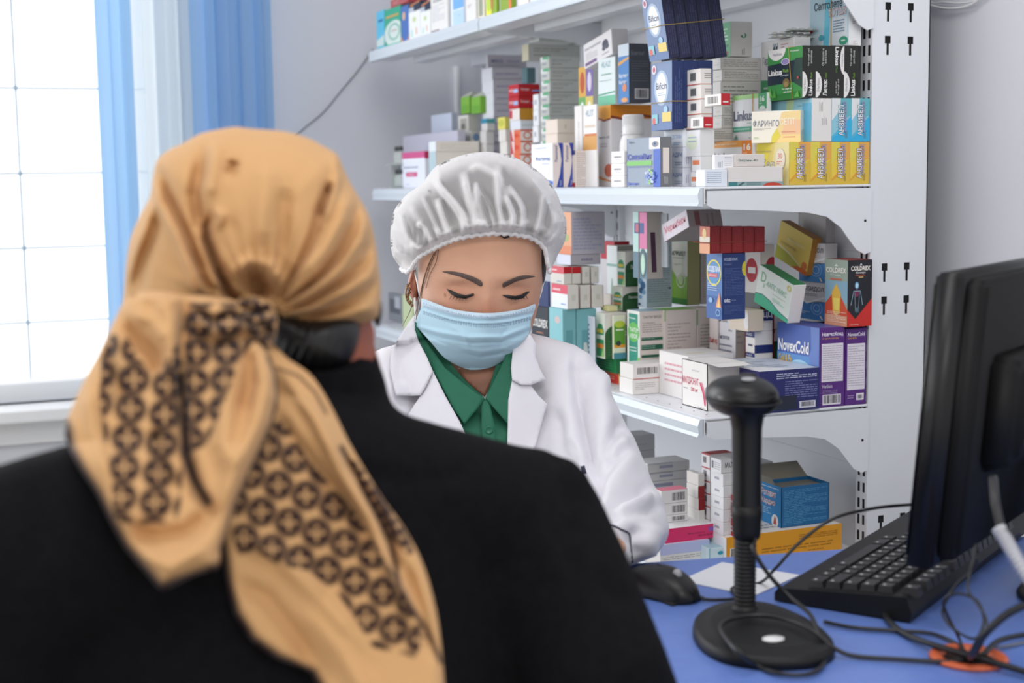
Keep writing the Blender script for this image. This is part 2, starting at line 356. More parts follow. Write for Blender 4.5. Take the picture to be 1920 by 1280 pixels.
for z in (SH1, SH2, SH3, SH4):
    for ya, yb in ((YN, YJ-.001), (YJ+.001, YF+.02)):
        mb = MB(); mb.box((FX, ya, z-.004), (1.41, yb, z), metal, .0012)
        mb.box((FX, ya, z-.026), (FX+.002, yb, z-.003), metal); mb.box((FX, ya+.004, z-.027), (FX+.055, yb-.004, z-.024), metal)
        mb.box((1.195, ya+.03, z-.034), (1.235, yb-.06, z-.004), metal); mb.box((1.36, ya+.02, z-.038), (1.395, yb-.04, z-.004), metal)
        for k in range(int((yb-ya)/.04)): mb.lathe([(0.0016, 0), (.0016, .0002)], (FX+.022, ya+.03+k*.04, z+.00005), slotm, 6)
        mb.build('shelf_deck', unit, off=UO)
        mb = MB(); P = [(FX-.001, z-.001), (FX-.006, z-.002), (FX-.010, z-.012), (FX-.008, z-.024), (FX-.011, z-.029), (FX-.001, z-.030)]
        mb.prism(P, 1, ya+.002, yb-.002, railm); mb.build('price_rail', unit, off=UO)
        for y in ((YN-.0035, YJ-.006) if ya < YJ else (ya,)): bracket(y, z)
mb = MB(); mb.box((FX, YN, 0.0), (1.41, YF+.02, .10), metal, .003); mb.build('base_plinth', unit, off=UO)
# ------------------------------------------------------------------ medicine cartons
TOP = {}
ORD = ['topmost', 'second highest', 'third highest', 'fourth highest', 'fifth highest', 'sixth highest', 'seventh highest', 'eighth highest', 'ninth highest', 'lowest']
def BX(label, xl, xe, xr, yt, base_=None, base=None, d=None, y=None, yb=None, sh=None, Ly=None, Rx=None, Hz=None, col='#e9e8e6', side=None, top=None, L=(), R=(), T=(), tilt=0, rz=0, group=None, name='medicine_box', open_=None, inner='#d9d4c8'):
    if base is None: base = base_
    if sh is not None: p = pl(xe, yb, 2, sh); x0, y0 = p[0], p[1]; zt = pl(xe, yt, 1, y0)[2]; base = sh
    elif y is not None: p = pl(xe, yt, 1, y); x0, y0, zt = p[0], y, p[2]
    else: p = pl(xe, yt, 0, FX+d); x0, y0, zt = FX+d, p[1], p[2]
    if isinstance(base, bpy.types.Object): base = TOP[base.name]
    if base is None: base = pl(xe, yb, 1, y0)[2]
    Y = Ly if Ly is not None else pl(xl, yt, 0, x0)[1]-y0
    X = Rx if Rx is not None else pl(xr, yt, 1, y0)[0]-x0
    Z = Hz if Hz is not None else zt-base
    if tilt: X *= .975
    if x0+X > 1.4075 and not tilt and not rz: X = 1.4075-x0
    base += 0.0003; Z -= 0.0003
    mb = MB(); Mc = carton(col); b = min(.0009, Z*.08)
    hollow = open_ is not None
    if hollow:   # carton with its end flaps opened: wall, floor and lid panels of board
        t = .0012
        mb.box((0, 0, 0), (X, Y, t), Mc); mb.box((0, 0, 0), (t, Y, Z), Mc); mb.box((X-t, 0, 0), (X, Y, Z), Mc); mb.box((0, Y-t, 0), (X, Y, Z), Mc); mb.box((0, 0, 0), (X, t, Z), Mc)
        Mi = carton(inner); mb.box((t, t, Z*.9), (X-t, Y-t, Z*.9+.0008), Mi)
        if open_ == 'lid': mb.add([(X*.02, Y, Z), (X*.98, Y, Z), (X*.93, Y*1.25+.01, Z+.022), (X*.07, Y*1.25+.01, Z+.022)], [(0, 1, 2, 3)], Mi); mb.add([(0, Y*.3, Z), (0, Y, Z), (-.004, Y*.95, Z+.012), (-.004, Y*.35, Z+.012)], [(0, 1, 2, 3)], Mi)
        if open_ == 'end': mb.add([(0, -.0002, Z), (X, -.0002, Z), (X*.92, -.032, Z-.002), (X*.05, -.032, Z-.002)], [(0, 1, 2, 3)], Mc)
        if open_ == 'end': mb.box((0, 0, Z-.001), (X, Y, Z), Mc)
    else: mb.box((0, 0, 0), (X, Y, Z), Mc, b)
    i0 = 0.03*0
    if side: decals(mb, 'R', X, Y, Z, [('r', .012, .008, .988, .992, side)])
    if top: decals(mb, 'T', X, Y, Z, [('r', .01, .01, .99, .99, top)])
    decals(mb, 'L', X, Y, Z, L); decals(mb, 'R', X, Y, Z, R, 1 if side else 0); decals(mb, 'T', X, Y, Z, T, 1 if top else 0)
    o = mb.build(name, loc=(x0, y0, base)); o.rotation_euler = (0, math.radians(tilt), math.radians(rz))
    tag(o, label, 'box', group); TOP[o.name] = base+Z; o['x0'] = x0; o['y0'] = y0
    return o
def ST(label, tops, xl, xe, xr, group=None, jit=0.0, specs=None, **k):
    """a stack: tops listed from the highest to the lowest; every carton its own object"""
    base = k.pop('base', None); sh = k.pop('sh', None); yb = k.pop('yb', None); out = []
    if sh is not None: p = pl(xe, yb, 2, sh); k['y'] = p[1]; base = sh
    prev = base; n = len(tops); rg = random.Random(int(xe*3+n))
    for i in range(n-1, -1, -1):
        kk = dict(k); j = rg.uniform(-jit, jit)
        if specs: kk.update(specs[i] or {})
        kk.pop('base', None)
        lb = kk.pop('label', None) or label.replace('{n}', ORD[i] if i < n-1 or n == 1 else ('lowest' if n > 1 else ORD[0]))
        a, b_, c = kk.pop('xl', xl), kk.pop('xe', xe), kk.pop('xr', xr)
        o = BX(lb, a+j if a is not None else None, b_+j, c+j if c is not None else None, tops[i], base=prev, yb=yb, group=group, **kk)
        prev = o; out.append(o)
    return out[::-1]
W = '#eceaea'; BLK = '#2b2b30'; GR = '#85868c'; NV = '#1f2c66'
def item(o): 
    for k in ('x0', 'y0'):
        pass
    return o
def band(label, pts, r=.0007, c='#b59a5a'):
    mb = MB(); mb.tube(pts, r, mat('rubber_band_'+c.lstrip('#'), c, .6), 6, closed=True)
    o = mb.build('rubber_band'); return tag(o, label, 'rubber band')
def band_vert(label, x0, y, z0, z1, X, lean=.0, c='#b59a5a', g=.0012):
    return band(label, [(x0-g, y-lean, z0), (x0-g, y+lean, z1+g), (x0+X+g, y+lean, z1+g), (x0+X+g, y-lean, z0)], c=c)
def band_round(label, x0, y0, z, X, Y, slope=0.0, c='#b59a5a', g=.0012):
    return band(label, [(x0-g, y0-g, z), (x0+X+g, y0-g, z+slope*X), (x0+X+g, y0+Y+g, z+slope*X), (x0-g, y0+Y+g, z)], c=c)

# ================= second shelf (eye level), right end
YE = YN+.002
def cadp(cols):   # the purple-shadowed vertical wordmark of the yellow and blue packs
    a, b_, c_, d_ = cols
    return [('p', [(0, 1), (.45, 1), (.40, .72), (0, .48)], b_), ('p', [(.45, 1), (1, 1), (1, .62), (.55, .50), (.40, .72)], c_), ('p', [(0, .12), (.38, .30), (1, .60), (1, .0), (0, 0)], d_), ('p', [(0, .06), (.42, .24), (.36, .30), (0, .10)], a),
            ('t', 'АНЗИБЕЛ', .50, .20, .70, .90, '#5d5a8c', 90, .03), ('t', 'АНЗИБЕЛ', .54, .24, .76, .94, '#9a9ab8', 90, .02), ('t', 'АНЗИБЕЛ', .32, .13, .62, .85, '#34355e', 90, .07), ('t', 'АНЗИБЕЛ', .335, .14, .605, .84, '#f3f3f6', 90, .02), ('lv', .66, .08, .80, .30, 2, '#8b7a55')]
ye = ('#e0a03a', '#ddcf56', '#e2a94e', '#d9b842'); cy = ('#53b6d4', '#dfe3e3', '#63b3bf', '#35aedd')
e4 = [1480, 1520, 1559, 1594, 1631]; nm = ['leftmost', 'second leftmost', 'second rightmost', 'rightmost']
ybox = []
for i in range(4):
    Lf = [('r', .0, .0, 1, 1, '#ead67c'), ('p', [(.3, 1), (.62, 1), (.5, .5), (.25, .3)], '#f2e15a'), ('p', [(.70, 1), (1, 1), (1, 0), (.72, 0), (.62, .4)], '#ecdfa0'), ('t', 'Анзибел', .02, .33, .68, .62, '#4c4c52', 0, .06), ('t', 'Анзибел', .025, .345, .675, .61, '#e7e3d6', 0, .01), ('l', .42, .27, .80, .32, 1, '#8a8067', .8), ('c', .82, .60, .11, .26, '#b7a98c'), ('c', .815, .61, .105, .25, '#efe6d3'), ('t', '30', .77, .62, .86, .75, '#e2826f'), ('l', .74, .48, .89, .58, 2, '#e2826f'), ('l', .2, .78, .72, .83, 1, '#d0c27c', .6)] if i == 0 else []
    ybox.append(BX('yellow and orange box, %s of the four in the row at the right end' % nm[i], None, e4[i], e4[i+1], 266, SH2, y=YE, Ly=.13 if i == 0 else .12, col='#e8c94a', L=Lf, R=cadp(ye), group='yellow boxes at the right end of the middle shelf'))
c3 = [1522, 1560, 1597, 1636]
cb = []
for i, nn in enumerate(['showing its blank white side', 'with a bright blue wave, in the middle', 'with a bright blue wave, rightmost']):
    R_ = [('lv', .36, .70, .56, .93, 3, '#8d8a88'), ('lv', .50, .38, .76, .58, 4, '#a19c98')] if i == 0 else cadp(cy)
    L_ = [('r', 0, 0, 1, 1, '#a4dcec'), ('p', [(.45, 1), (.62, 1), (.55, .6), (.4, .6)], '#c9e7b5'), ('p', [(.8, .9), (1, .9), (1, 0), (.8, 0)], '#72c2e4'), ('l', .7, .82, .86, .87, 1, '#7fb4c4')] if i == 0 else []
    cb.append(BX('white and blue box on the yellow row, '+nn, None, c3[i], c3[i+1], 184, ybox[1], y=YE, Ly=.125, col='#e6e3e0' if i == 0 else '#8fc6d8', L=L_, R=R_, group=None))
k3 = [1505, 1530, 1559, 1583, 1611]; lk = []
def linkR(t, flip=False, cap=('For cough and', 'sore throat')):
    r = [('r', 0, 0, 1, 1, '#22231f')]
    if flip: r += [('c', 1.0, .72, .32, .27, '#e4e2e0'), ('t', 'Herbion', .80, .60, .94, .84, '#77767a', -90, 0), ('t', t, .30, .62, .58, .97, '#f0efee', -90, .035), ('t', 'Plush', .32, .48, .48, .60, '#4f7d3a', -90), ('t', 'For cough and', .48, .06, .62, .36, '#d5d5d3', 90+0, 0), ('t', 'sore throat', .30, .09, .42, .32, '#d5d5d3', 90, 0)]
    else: r += [('c', 0.0, .26, .40, .25, '#e4e2e0'), ('t', 'Herbion', .08, .14, .24, .38, '#77767a', 90, 0), ('t', t, .46, .05, .74, .36, '#f0efee', 90, .035), ('t', 'Plush' if t == 'Linkus' else 'Плюс', .58, .38, .72, .49, '#6f9d3a', 90), ('t', cap[0], .38, .62, .52, .94, '#dfdfdd', 90, 0), ('t', cap[1], .56, .66, .70, .91, '#dfdfdd', 90, 0)]
    return r
gl_ = [('r', 0, 0, 1, 1, '#3f9149'), ('p', [(0, .10), (1, .16), (1, .0), (0, 0)], '#35803c'), ('p', [(0, .30), (1, .34), (1, .76), (0, .70)], '#1d2a38'), ('p', [(.72, .34), (1, .20), (1, .78), (.8, .78)], '#27423c'), ('c', .27, 1.0, .26, .22, '#eceae9'), ('t', 'Herbion', .16, .87, .42, .93, '#8a8790'), ('t', '10 Lozenges', .66, .90, .92, .945, '#dfe8df', 0, .03),
       ('t', 'Linkus', .03, .49, .43, .61, '#f6f6f6', 0, .05), ('t', 'Plush', .46, .53, .62, .60, '#7cb043', 0, .03), ('t', 'Lozenges', .39, .45, .62, .50, '#b9c3c6'), ('c', .53, .74, .11, .055, '#8f83b8'), ('o', .53, .74, .12, .065, .15, '#d8d4e8'), ('c', .56, .32, .10, .09, '#7d6a44'), ('c', .56, .30, .06, .05, '#a08a5a'), ('c', .90, .40, .03, .03, '#b04a4c'), ('p', [(.02, .06), (.10, .26), (.16, .08)], '#68b04c'), ('p', [(.14, .05), (.24, .22), (.28, .06)], '#56a046'), ('p', [(.8, .03), (.9, .16), (.95, .03)], '#5dab4b'), ('t', 'For cough and', .46, .185, .74, .23, '#e8f0e6'), ('t', 'sore throat', .50, .13, .72, .175, '#e8f0e6')]
for i, (t, fl) in enumerate((('Linkus', False), ('Линкас', False), ('Linkus', True), ('Linkus', False))):
    kw = dict(L=gl_) if i == 0 else {}
    lk.append(BX('black lozenge box above the blue white row, %s of the rubber banded four' % nm[i], 1440 if i == 0 else None, k3[i], k3[i+1], 85, cb[0], y=YE+.004, Ly=None if i == 0 else .125, col='#25261f', R=linkR(t, fl, ('От кашля и', 'боли в горле') if i == 1 else ('For cough and', 'sore throat')), group='black lozenge boxes held by a rubber band', **kw))
a_ = lk[0]; band_vert('thin rubber band round the green and black lozenge boxes', a_['x0'], YE+.036, TOP[cb[0].name]+.001, TOP[a_.name], lk[3]['x0']-a_['x0']+.026, .006, c='#c9a94e')
# supports hidden behind: cartons under the white and teal boxes
ge = BX('white and green box behind the lozenge boxes with blister packs lying on it', 1427, 1489, 1520, 69, yb=265, y=1.985, base=SH2+.0982, col='#e7e5e6', L=[('p', [(0, 0), (1, 0), (1, .5), (0, .55)], '#4da873'), ('t', 'Гер', .06, .70, .22, .82, '#5a6a6c', 0, .02), ('t', 'ин', .38, .88, .52, .96, '#55788c'), ('l', .62, .86, .84, .95, 3, '#c98f9a'), ('l', .1, .42, .3, .48, 1, '#dcebdf')])
def blister(label, p, ang, n=(6, 2), c='#b9bab4', tiltx=0):
    mb = MB(); M = mat('blister_foil', c, .25, metal=.7); Mp = mat('blister_pocket', '#d9dcd6', .12, spec=.8, alpha=.75)
    w_, h_ = n[0]*.015, n[1]*.016
    mb.box((0, 0, 0), (w_, h_, .0006), M)
    for i in range(n[0]):
        for j in range(n[1]): mb.lathe([(.0055, 0), (.0052, .002), (.0036, .0036), (.0001, .0042)], (.0075+i*.015, .008+j*.016, .0006), Mp, 12)
    o = mb.build('blister_pack', loc=p); o.rotation_euler = (tiltx, 0, ang); return tag(o, label, 'blister pack', 'blister packs on the white and green box')
zt = TOP[ge.name]
blister('clear tablet blister pack lying lowest on the white and green box', (ge['x0']-.022, 1.992, zt+.0003), .1)
blister('clear tablet blister pack on top of another, tipped up towards the left', (ge['x0']-.012, 2.0, zt+.006), .25, tiltx=.03)
blister('silver blister pack lying across the small pile of blisters', (ge['x0']+.0, 1.992, zt+.0115), -.1, c='#8d8f8c')
sept = BX('white and light blue lozenge carton with dark lettering at the very top right', 1519, 1592, 1616, 0, lk[3], y=YE+.010, Hz=.096, col='#e9ebec', L=[('r', 0, 0, 1, 1, '#bfe0ee'), ('p', [(0, .28), (1, .22), (1, 0), (0, 0)], '#d6e8ef'), ('p', [(.42, 1), (.55, 1), (.5, 0), (.36, 0)], '#6cd0ea'), ('r', .55, .02, .97, .50, '#dfe9f0'), ('t', 'Септолете', .12, .66, .84, .80, '#2b3040', 0, .03), ('t', 'тотал', .48, .52, .94, .65, '#c0392f', 0, .04), ('t', 'тотал', .49, .53, .93, .64, '#dfe9f0', 0, .005), ('l', .62, .24, .90, .46, 5, '#6a8fb0'), ('c', .88, .10, .11, .07, '#3aa07e'), ('l', .83, .07, .93, .13, 1, '#e5f3ee'), ('c', .32, .20, .07, .05, '#57b3c6'), ('r', .02, .30, .10, .38, '#b5323c')], R=[('l', .35, .02, .7, .09, 3, '#b9a9a6'), ('l', .3, .35, .6, .45, 3, '#b9a9a6')])
band_vert('thin rubber band round the light blue lozenge carton at the top right', sept['x0'], 1.952, TOP[lk[3].name]+.001, TOP[sept.name], .026, .001)
# white linkus + orange 16 + pharyngo
l16 = BX('white box with an orange band and the number sixteen, left of the yellow boxes', 1336, 1414, None, 262, SH2, y=1.99, Rx=.012, col='#eceaec', top='#f0a33c', L=[('r', 0, .86, .72, 1, '#f2a53f'), ('r', .72, .55, .95, 1, '#f08c35'), ('t', '16', .76, .78, .92, .93, '#fdf6ea', 0, .05), ('l', .75, .66, .92, .74, 2, '#fde5cc'), ('c', .84, .58, .08, .06, '#f4eee8'), ('l', .04, .91, .6, .96, 1, '#fbe2bd'), ('t', 'Linkus', .06, .58, .52, .74, '#3b3f57', 0, .02)])
lks = BX('white cough lozenge box with a light green top edge, rubber band and the number sixteen', 1374, 1438, None, 173, l16, y=1.99, Rx=.009, col='#eceef2', top='#a8d98c', L=[('r', 0, .90, .80, 1, '#a5db86'), ('r', .76, .66, 1, 1, '#57ab78'), ('t', '16', .80, .82, .94, .94, '#f2f8f2', 0, .04), ('l', .79, .76, .95, .80, 1, '#d8eedd'), ('c', .88, .68, .08, .05, '#dff0e6'), ('t', 'Linkus', .04, .44, .62, .66, '#35446c', 0, .03), ('r', .02, .20, .62, .31, '#34a283'), ('l', .05, .235, .55, .275, 1, '#9fd8c6', .8), ('l', .44, .36, .62, .40, 1, '#7fc0a8'), ('p', [(.05, .04), (.12, .14), (.18, .04)], '#74a894'), ('l', .5, .04, .62, .08, 1, '#7a9a8c')])
band_vert('thin rubber band round the white cough lozenge box with the light green edge', lks['x0'], 2.03, TOP[l16.name]+.001, TOP[lks.name], .009, .001, c='#c49a4a')
fa = BX('white and yellow box with grey lettering turned askew before the blue white row', None, 1501, None, 203, ybox[0], y=YN+.012, Ly=.080, Rx=.034, Hz=.050, rz=38, col='#eee9dc', L=[('r', 0, 0, 1, 1, '#f6f2e4'), ('p', [(.62, .95), (1, 1), (1, 0), (.42, 0), (.5, .3)], '#f6dca0'), ('p', [(.70, .7), (1, .7), (1, .25), (.62, .25)], '#f6cba4'), ('p', [(.42, .2), (.52, .45), (.60, .2), (.5, .0), (.4, .0)], '#e8d95c'), ('t', 'ФАРИНГО', .03, .50, .57, .72, '#8d93a0', 0, .025), ('t', 'СЕПТ', .58, .55, .90, .76, '#fdf3e4', 0, .03), ('l', .04, .40, .40, .47, 2, '#b3aeb0'), ('l', .66, .14, .9, .2, 1, '#dd9a8a'), ('l', .62, .30, .9, .36, 1, '#dd9a8a'), ('l', .05, .12, .16, .2, 2, '#b6cfa0')], R=[('lv', .12, .06, .48, .42, 3, '#8b8a8c')])
# cartons lying in front
op = BX('flat white box with a teal and red printed edge at the shelf front', None, 1366, 1468, 313, SH2, y=YN+.004, Ly=.028, col='#e4dfdc', R=[('r', 0, 0, 1, .22, '#8fa9ab'), ('r', .0, 0, .16, .22, '#3c7f84'), ('p', [(.62, 0), (.70, .14), (.82, .18), (.93, .12), (1.0, .0)], '#c2442f'), ('p', [(.16, .02), (.25, .2), (.3, .18), (.22, .02)], '#45696c'), ('l', .33, .03, .6, .2, 2, '#6d8a8c', .5)])
ve = BX('small white box labelled in green letters lying on the flat white box', None, 1378, 1434, 289, op, y=YN+.006, Ly=.022, col='#ddd6d2', R=[('t', 'Верин-40', .12, .36, .76, .60, '#3d6a57', 0, .01)])
la = BX('pale blue white box with fine blue print at the right front of the middle shelf', None, 1322, 1364, 318, SH2, y=YN+.004, Ly=.028, col='#e6edf6', R=[('l', .08, .18, .72, .88, 6, '#8ea6c4', .28)])
pw = BX('white price card box with a small printed label leaning behind the green lettered box', None, 1340, 1376, 290, la, y=YN+.010, Ly=.008, col='#f0f1f5', R=[('l', .52, .2, .9, .9, 5, '#bdbdc6', .3), ('lv', .18, .12, .42, .6, 3, '#9a9aa8')])

# ================= middle shelf, centre
ST('red edged white box with barcode end, {n} of four beside the navy boxes', [128, 158, 186, 214], 1287, 1314, 1335, base=None, yb=241, d=.06, Ly=None, col='#ece7e3', jit=1.5, group=None,
   L=[('r', 0, 0, 1, .05, '#c8523c'), ('r', .28, .25, .68, .78, '#a9abb0'), ('b', .30, .28, .66, .75)], R=[('r', 0, 0, 1, .04, '#c8523c'), ('l', .35, .35, .95, .75, 3, '#8a8484')])
s_base = ST('plain white box, {n} in the low pile under the red edged barcode boxes', [243, 293, 322], 1283, 1312, 1340, base=SH2, d=.06, col='#e8eaee', L=[('c', .5, .55, .35, .3, '#dfe8d2'), ('l', .25, .5, .8, .8, 2, '#a9b9cf')], specs=[dict(), dict(xl=1297, xe=1313, xr=1336, L=[('r', .1, .45, .9, .75, '#e58a62')]), dict(xl=1295, xe=1312, L=[('r', .1, .35, .9, .65, '#e58a62')])])
ST('long grey white box, {n} in the stack left of the lozenge boxes', [107, 130, 152, 197, 217, 241, 266, 294, 322], 1335, 1352, 1428, base=SH2, y=2.10, col='#dcdad6', jit=2,
   R=[('l', .06, .2, .9, .85, 4, '#94938e', .3)], L=[('l', .3, .3, .8, .5, 1, '#c2c2c0')], specs=[dict(), dict(), dict(), dict(), dict(), dict(xl=1318, xe=1336, xr=1376, L=[('c', .5, .5, .4, .3, '#e9ecc4')]), dict(xr=1400), dict(xr=1400), dict(xr=1400)])
BX('small white box with a red end and barcode perched between the two stacks', 1336, 1352, 1369, 175, None, d=.045, yb=197, Ly=.05, col='#ece9e6', L=[('b', .2, .2, .8, .8)], R=[('r', 0, 0, 1, 1, '#b5202a'), ('l', .2, .2, .8, .35, 1, '#e9dcd9', .9)])
BX('small white box with a red end lying on the lower barcode boxes', 1300, 1319, 1337, 219, None, d=.02, yb=240, Ly=.04, col='#ece9e6', L=[('b', .2, .2, .7, .8)], R=[('r', 0, 0, 1, 1, '#c0202c'), ('l', .2, .2, .8, .35, 1, '#e9dcd9', .9)])
BX('green and white box with a green hexagon standing on the tall grey white stack', 1346, 1370, 1411, 40, None, y=2.105, yb=106, col='#e6e3df', L=[('r', .0, .0, 1, 1, '#4f9e70'), ('r', .1, .28, .85, .36, '#2e7a4c'), ('l', .15, .45, .8, .85, 4, '#bfe0cb'), ('c', .6, .1, .25, .08, '#8a5a3c')], R=[('p', [(.52, .62), (.66, .68), (.74, .62), (.66, .54), (.52, .54), (.44, .60)], '#3f9a6a'), ('c', .60, .61, .05, .05, '#e6e3df'), ('lv', .5, .06, .66, .26, 2, '#8c8a86')])
# navy digestive boxes
nvL = lambda: [('r', 0, 0, 1, 1, '#6f86ad'), ('r', 0, 0, 1, .18, '#5e79a8'), ('c', .50, .62, .34, .26, '#a8bcd6'), ('c', .50, .62, .24, .22, '#f2f6fa'), ('t', 'Bificin', .26, .60, .76, .70, '#32405e', 0, .03), ('l', .34, .50, .68, .56, 2, '#7d8ba3'), ('c', .16, .90, .11, .07, '#d8d0e0'), ('c', .16, .90, .06, .04, '#b04a62'), ('r', .55, .12, .97, .26, '#e4c96c'), ('c', .72, .30, .10, .05, '#9fc6ea'), ('r', .06, .10, .34, .24, '#7fbecb'), ('c', .16, .14, .08, .05, '#d4605a')]
nv_sup = BX('white box with blue lettering under the navy boxes', 1244, 1281, None, 243, None, d=.055, yb=276, Rx=.05, col='#e8edf4', L=[('t', 'АКВАДЕТРИМ', .12, .45, .92, .72, '#7aa4d0', 0, .03), ('l', .5, .12, .9, .32, 2, '#8fb0d4')])
ST('white box with blue print, {n} of the pair right of the grey eye box', [276, 315], 1259, 1281, 1297, base=SH2, d=.055, col='#e3e7f2', L=[('t', 'АДРИ', .1, .5, .9, .75, '#5f7fb8', 0, .03), ('l', .3, .12, .9, .32, 2, '#8f9fc4')], R=[('lv', .3, .2, .7, .8, 2, '#a9a4c4')])
nn_ = []
for i, (a, b_) in enumerate(((1260, 1283), (1283, 1309), (1309, 1337))):
    nn_.append(BX('navy box of the lower row right of the white bottle, %s' % ['front one showing the oval', 'middle one', 'rear one'][i], 1221 if i == 0 else None, a, b_, 113, nv_sup if i == 0 else None, yb=238, y=2.05, Ly=None if i == 0 else .06, col='#26376a', L=nvL() if i == 0 else (), R=[('lv', .2, .1, .85, .9, 4, '#4a5c8c')], group='navy boxes in the lower row'))
band_round('rubber band round the lower navy boxes', nn_[0]['x0'], 2.05, TOP[nn_[0].name]-.065, .115, .068)
for i, (a, b_) in enumerate(((1255, 1276), (1276, 1298), (1298, 1320), (1320, 1342), (1342, 1365))):
    BX('dark navy box of the tilted upper row leaning left, %s' % ['front one showing the white oval', 'second one', 'third one', 'fourth one', 'rear one'][i], 1212 if i == 0 else None, a, b_, -22, None, yb=110, y=2.05, Hz=.104, Ly=.066, col='#26294a', L=nvL() if i == 0 else (), R=[('lv', .15, .06, .9, .94, 4, '#3f4468')], tilt=-9, group='tilted navy boxes in the upper row')
p_ = pl(1255, 48, 1, 2.05); band_round('rubber band round the tilted upper navy boxes', p_[0]-.012, 2.05, p_[2], .112, .067, slope=.12)
# grey eye drop box and neighbours at the front
BX('grey and blue box with an eye picture and blue flowers at the shelf front', 1176, 1238, 1259, 256, SH2, d=.012, col='#8c95a0', L=[('r', 0, 0, 1, 1, '#8e9cac'), ('r', .80, 0, 1, 1, '#3f62c0'), ('r', .0, 0, .012, 1, '#3f62c0'), ('r', .68, .76, 1, .99, '#e9e6e6'), ('c', .86, .86, .10, .06, '#9a8f90'), ('c', .85, .86, .05, .045, '#5f7fa6'), ('c', .85, .865, .02, .02, '#22252c'), ('r', .0, .44, .76, .53, '#79bf63'), ('t', 'СлезаВит', .03, .56, .76, .68, '#3b4fb4', 0, .03), ('l', .05, .40, .76, .42, 1, '#5565b8', .7), ('t', 'Витамины', .04, .04, .38, .10, '#4a63c8', 0, .04), ('t', 'Dr.', .08, .90, .26, .94, '#4a5468')]+[('c', .74+.13*math.cos(i*2.4)*(i/22)**.5, .20+.15*math.sin(i*2.4)*(i/22)**.5, .03, .026, ['#93a6e0', '#6f86d6', '#c4cdf0', '#8ccf6c'][i % 4]) for i in range(1, 23)], R=[('r', .22, .28, .78, .78, '#e4dbd4'), ('lv', .3, .06, .7, .24, 3, '#b9bcc0')], side='#74777c')
tri = ST('small white box, {n} of the three left of the grey eye box', [283, 306, 329], 1146, 1170, 1176, base=SH2, d=.012, col='#f0eeee', Rx=.035, L=[('l', .22, .45, .78, .6, 1, '#8f8f98', .9), ('l', .3, .25, .7, .35, 1, '#b7b7be')])
# bottle
bm_ = mat('white_plastic_bottle', '#dcdcde', .35, noise=.02)
p = pl(1187, 283, 0, FX+.055); bb = BX('cream box lying behind the three small white boxes, white pill bottle on it', 1150, 1172, 1222, 290, SH2, d=.050, Ly=.05, col='#e9dfd8')
mb = MB(); c_ = (FX+.085, pl(1187, 250, 0, FX+.085)[1], TOP[bb.name]+.0002)
s_ = .0245; zt = pl(1187, 215, 1, c_[1])[2]-c_[2]
bt = empty('pill_bottle', c_, 'white plastic pill bottle with ribbed cap behind the small white boxes', 'bottle')
mb.lathe([(s_*.97, 0), (s_, .003), (s_, zt*.22), (s_*.96, zt*.34), (s_*.82, zt*.46), (s_*.78, zt*.5)], (0, 0, 0), bm_, 36); mb.build('bottle_body', bt)
mb = MB(); mb.lathe([(s_*.80, zt*.5), (s_*.82, zt*.52), (s_*.80, zt*.72), (s_*.76, zt*.73), (s_*.74, zt*.98), (s_*.70, zt)], (0, 0, 0), bm_, 36)
for i in range(36): a = i*math.pi/18; mb.box((s_*.755*math.cos(a)-.0006, s_*.755*math.sin(a)-.0006, zt*.75), (s_*.755*math.cos(a)+.0006, s_*.755*math.sin(a)+.0006, zt*.97), bm_)
mb.build('bottle_cap', bt)
tall = BX('tall white box with an orange top band behind the white pill bottle', 1119, 1145, 1222, 196, None, d=.10, yb=350, Ly=None, base=SH2, col='#e9e7ea', L=[('r', 0, .82, 1, 1, '#eba846'), ('p', [(0, .87), (.5, .82), (1, .84), (1, .82), (.5, .80), (0, .85)], '#8c3f2c'), ('t', 'Вирапс-100', .1, .585, .9, .625, '#a8a2b4', 0, .03), ('l', .25, .48, .75, .54, 2, '#b4b0bc'), ('c', .85, .20, .3, .08, '#c8705c'), ('p', [(0, .14), (.6, .10), (1, .07), (1, .06), (.5, .08), (0, .11)], '#e2944c')], R=[('r', 0, .83, 1, 1, '#df8a28'), ('p', [(0, .84), (.3, .81), (.7, .86), (1, .84), (1, .87), (.7, .89), (.3, .84), (0, .87)], '#8c3f2c'), ('l', .25, .3, .9, .7, 7, '#b1aaa8', .3)])
f1 = BX('white gel box with a blue wave, front one of the pair near the cap', 996, 1036, 1055, 268, SH2, d=.012, col='#eef1f6', L=[('p', [(0, .34), (.3, .16), (.65, .06), (1, .06), (1, .14), (.7, .18), (.3, .32)], '#3f6cc0'), ('p', [(.05, .10), (.6, 0), (1, 0), (1, .05)], '#7aa0dc'), ('t', 'Фастумед', .22, .60, .88, .70, '#3f63b0', 0, .03), ('l', .5, .52, .85, .56, 1, '#a5b4d0'), ('l', .2, .88, .85, .92, 1, '#9fb0cf')], R=[('p', [(.55, 1), (1, 1), (1, .0), (.35, 0), (.7, .3), (.85, .6), (.75, .85)], '#2f46a4'), ('t', 'Fastumed', .18, .58, .48, .94, '#5b5b88', 90, .02), ('t', 'Fastum', .62, .04, .85, .16, '#b9bfe0', 90)], side='#e7ddda')
BX('white gel box with a blue wave, rear one of the pair near the cap', None, 1056.5, 1075, 268, SH2, y=f1['y0'], Ly=.05, col='#e7ddda', R=[('p', [(.55, 1), (1, 1), (1, .0), (.35, 0), (.7, .3), (.85, .6), (.75, .85)], '#2f46a4'), ('t', 'Fastumed', .18, .58, .48, .94, '#5b5b88', 90, .02), ('t', 'Fastum', .62, .04, .85, .16, '#b9bfe0', 90)])
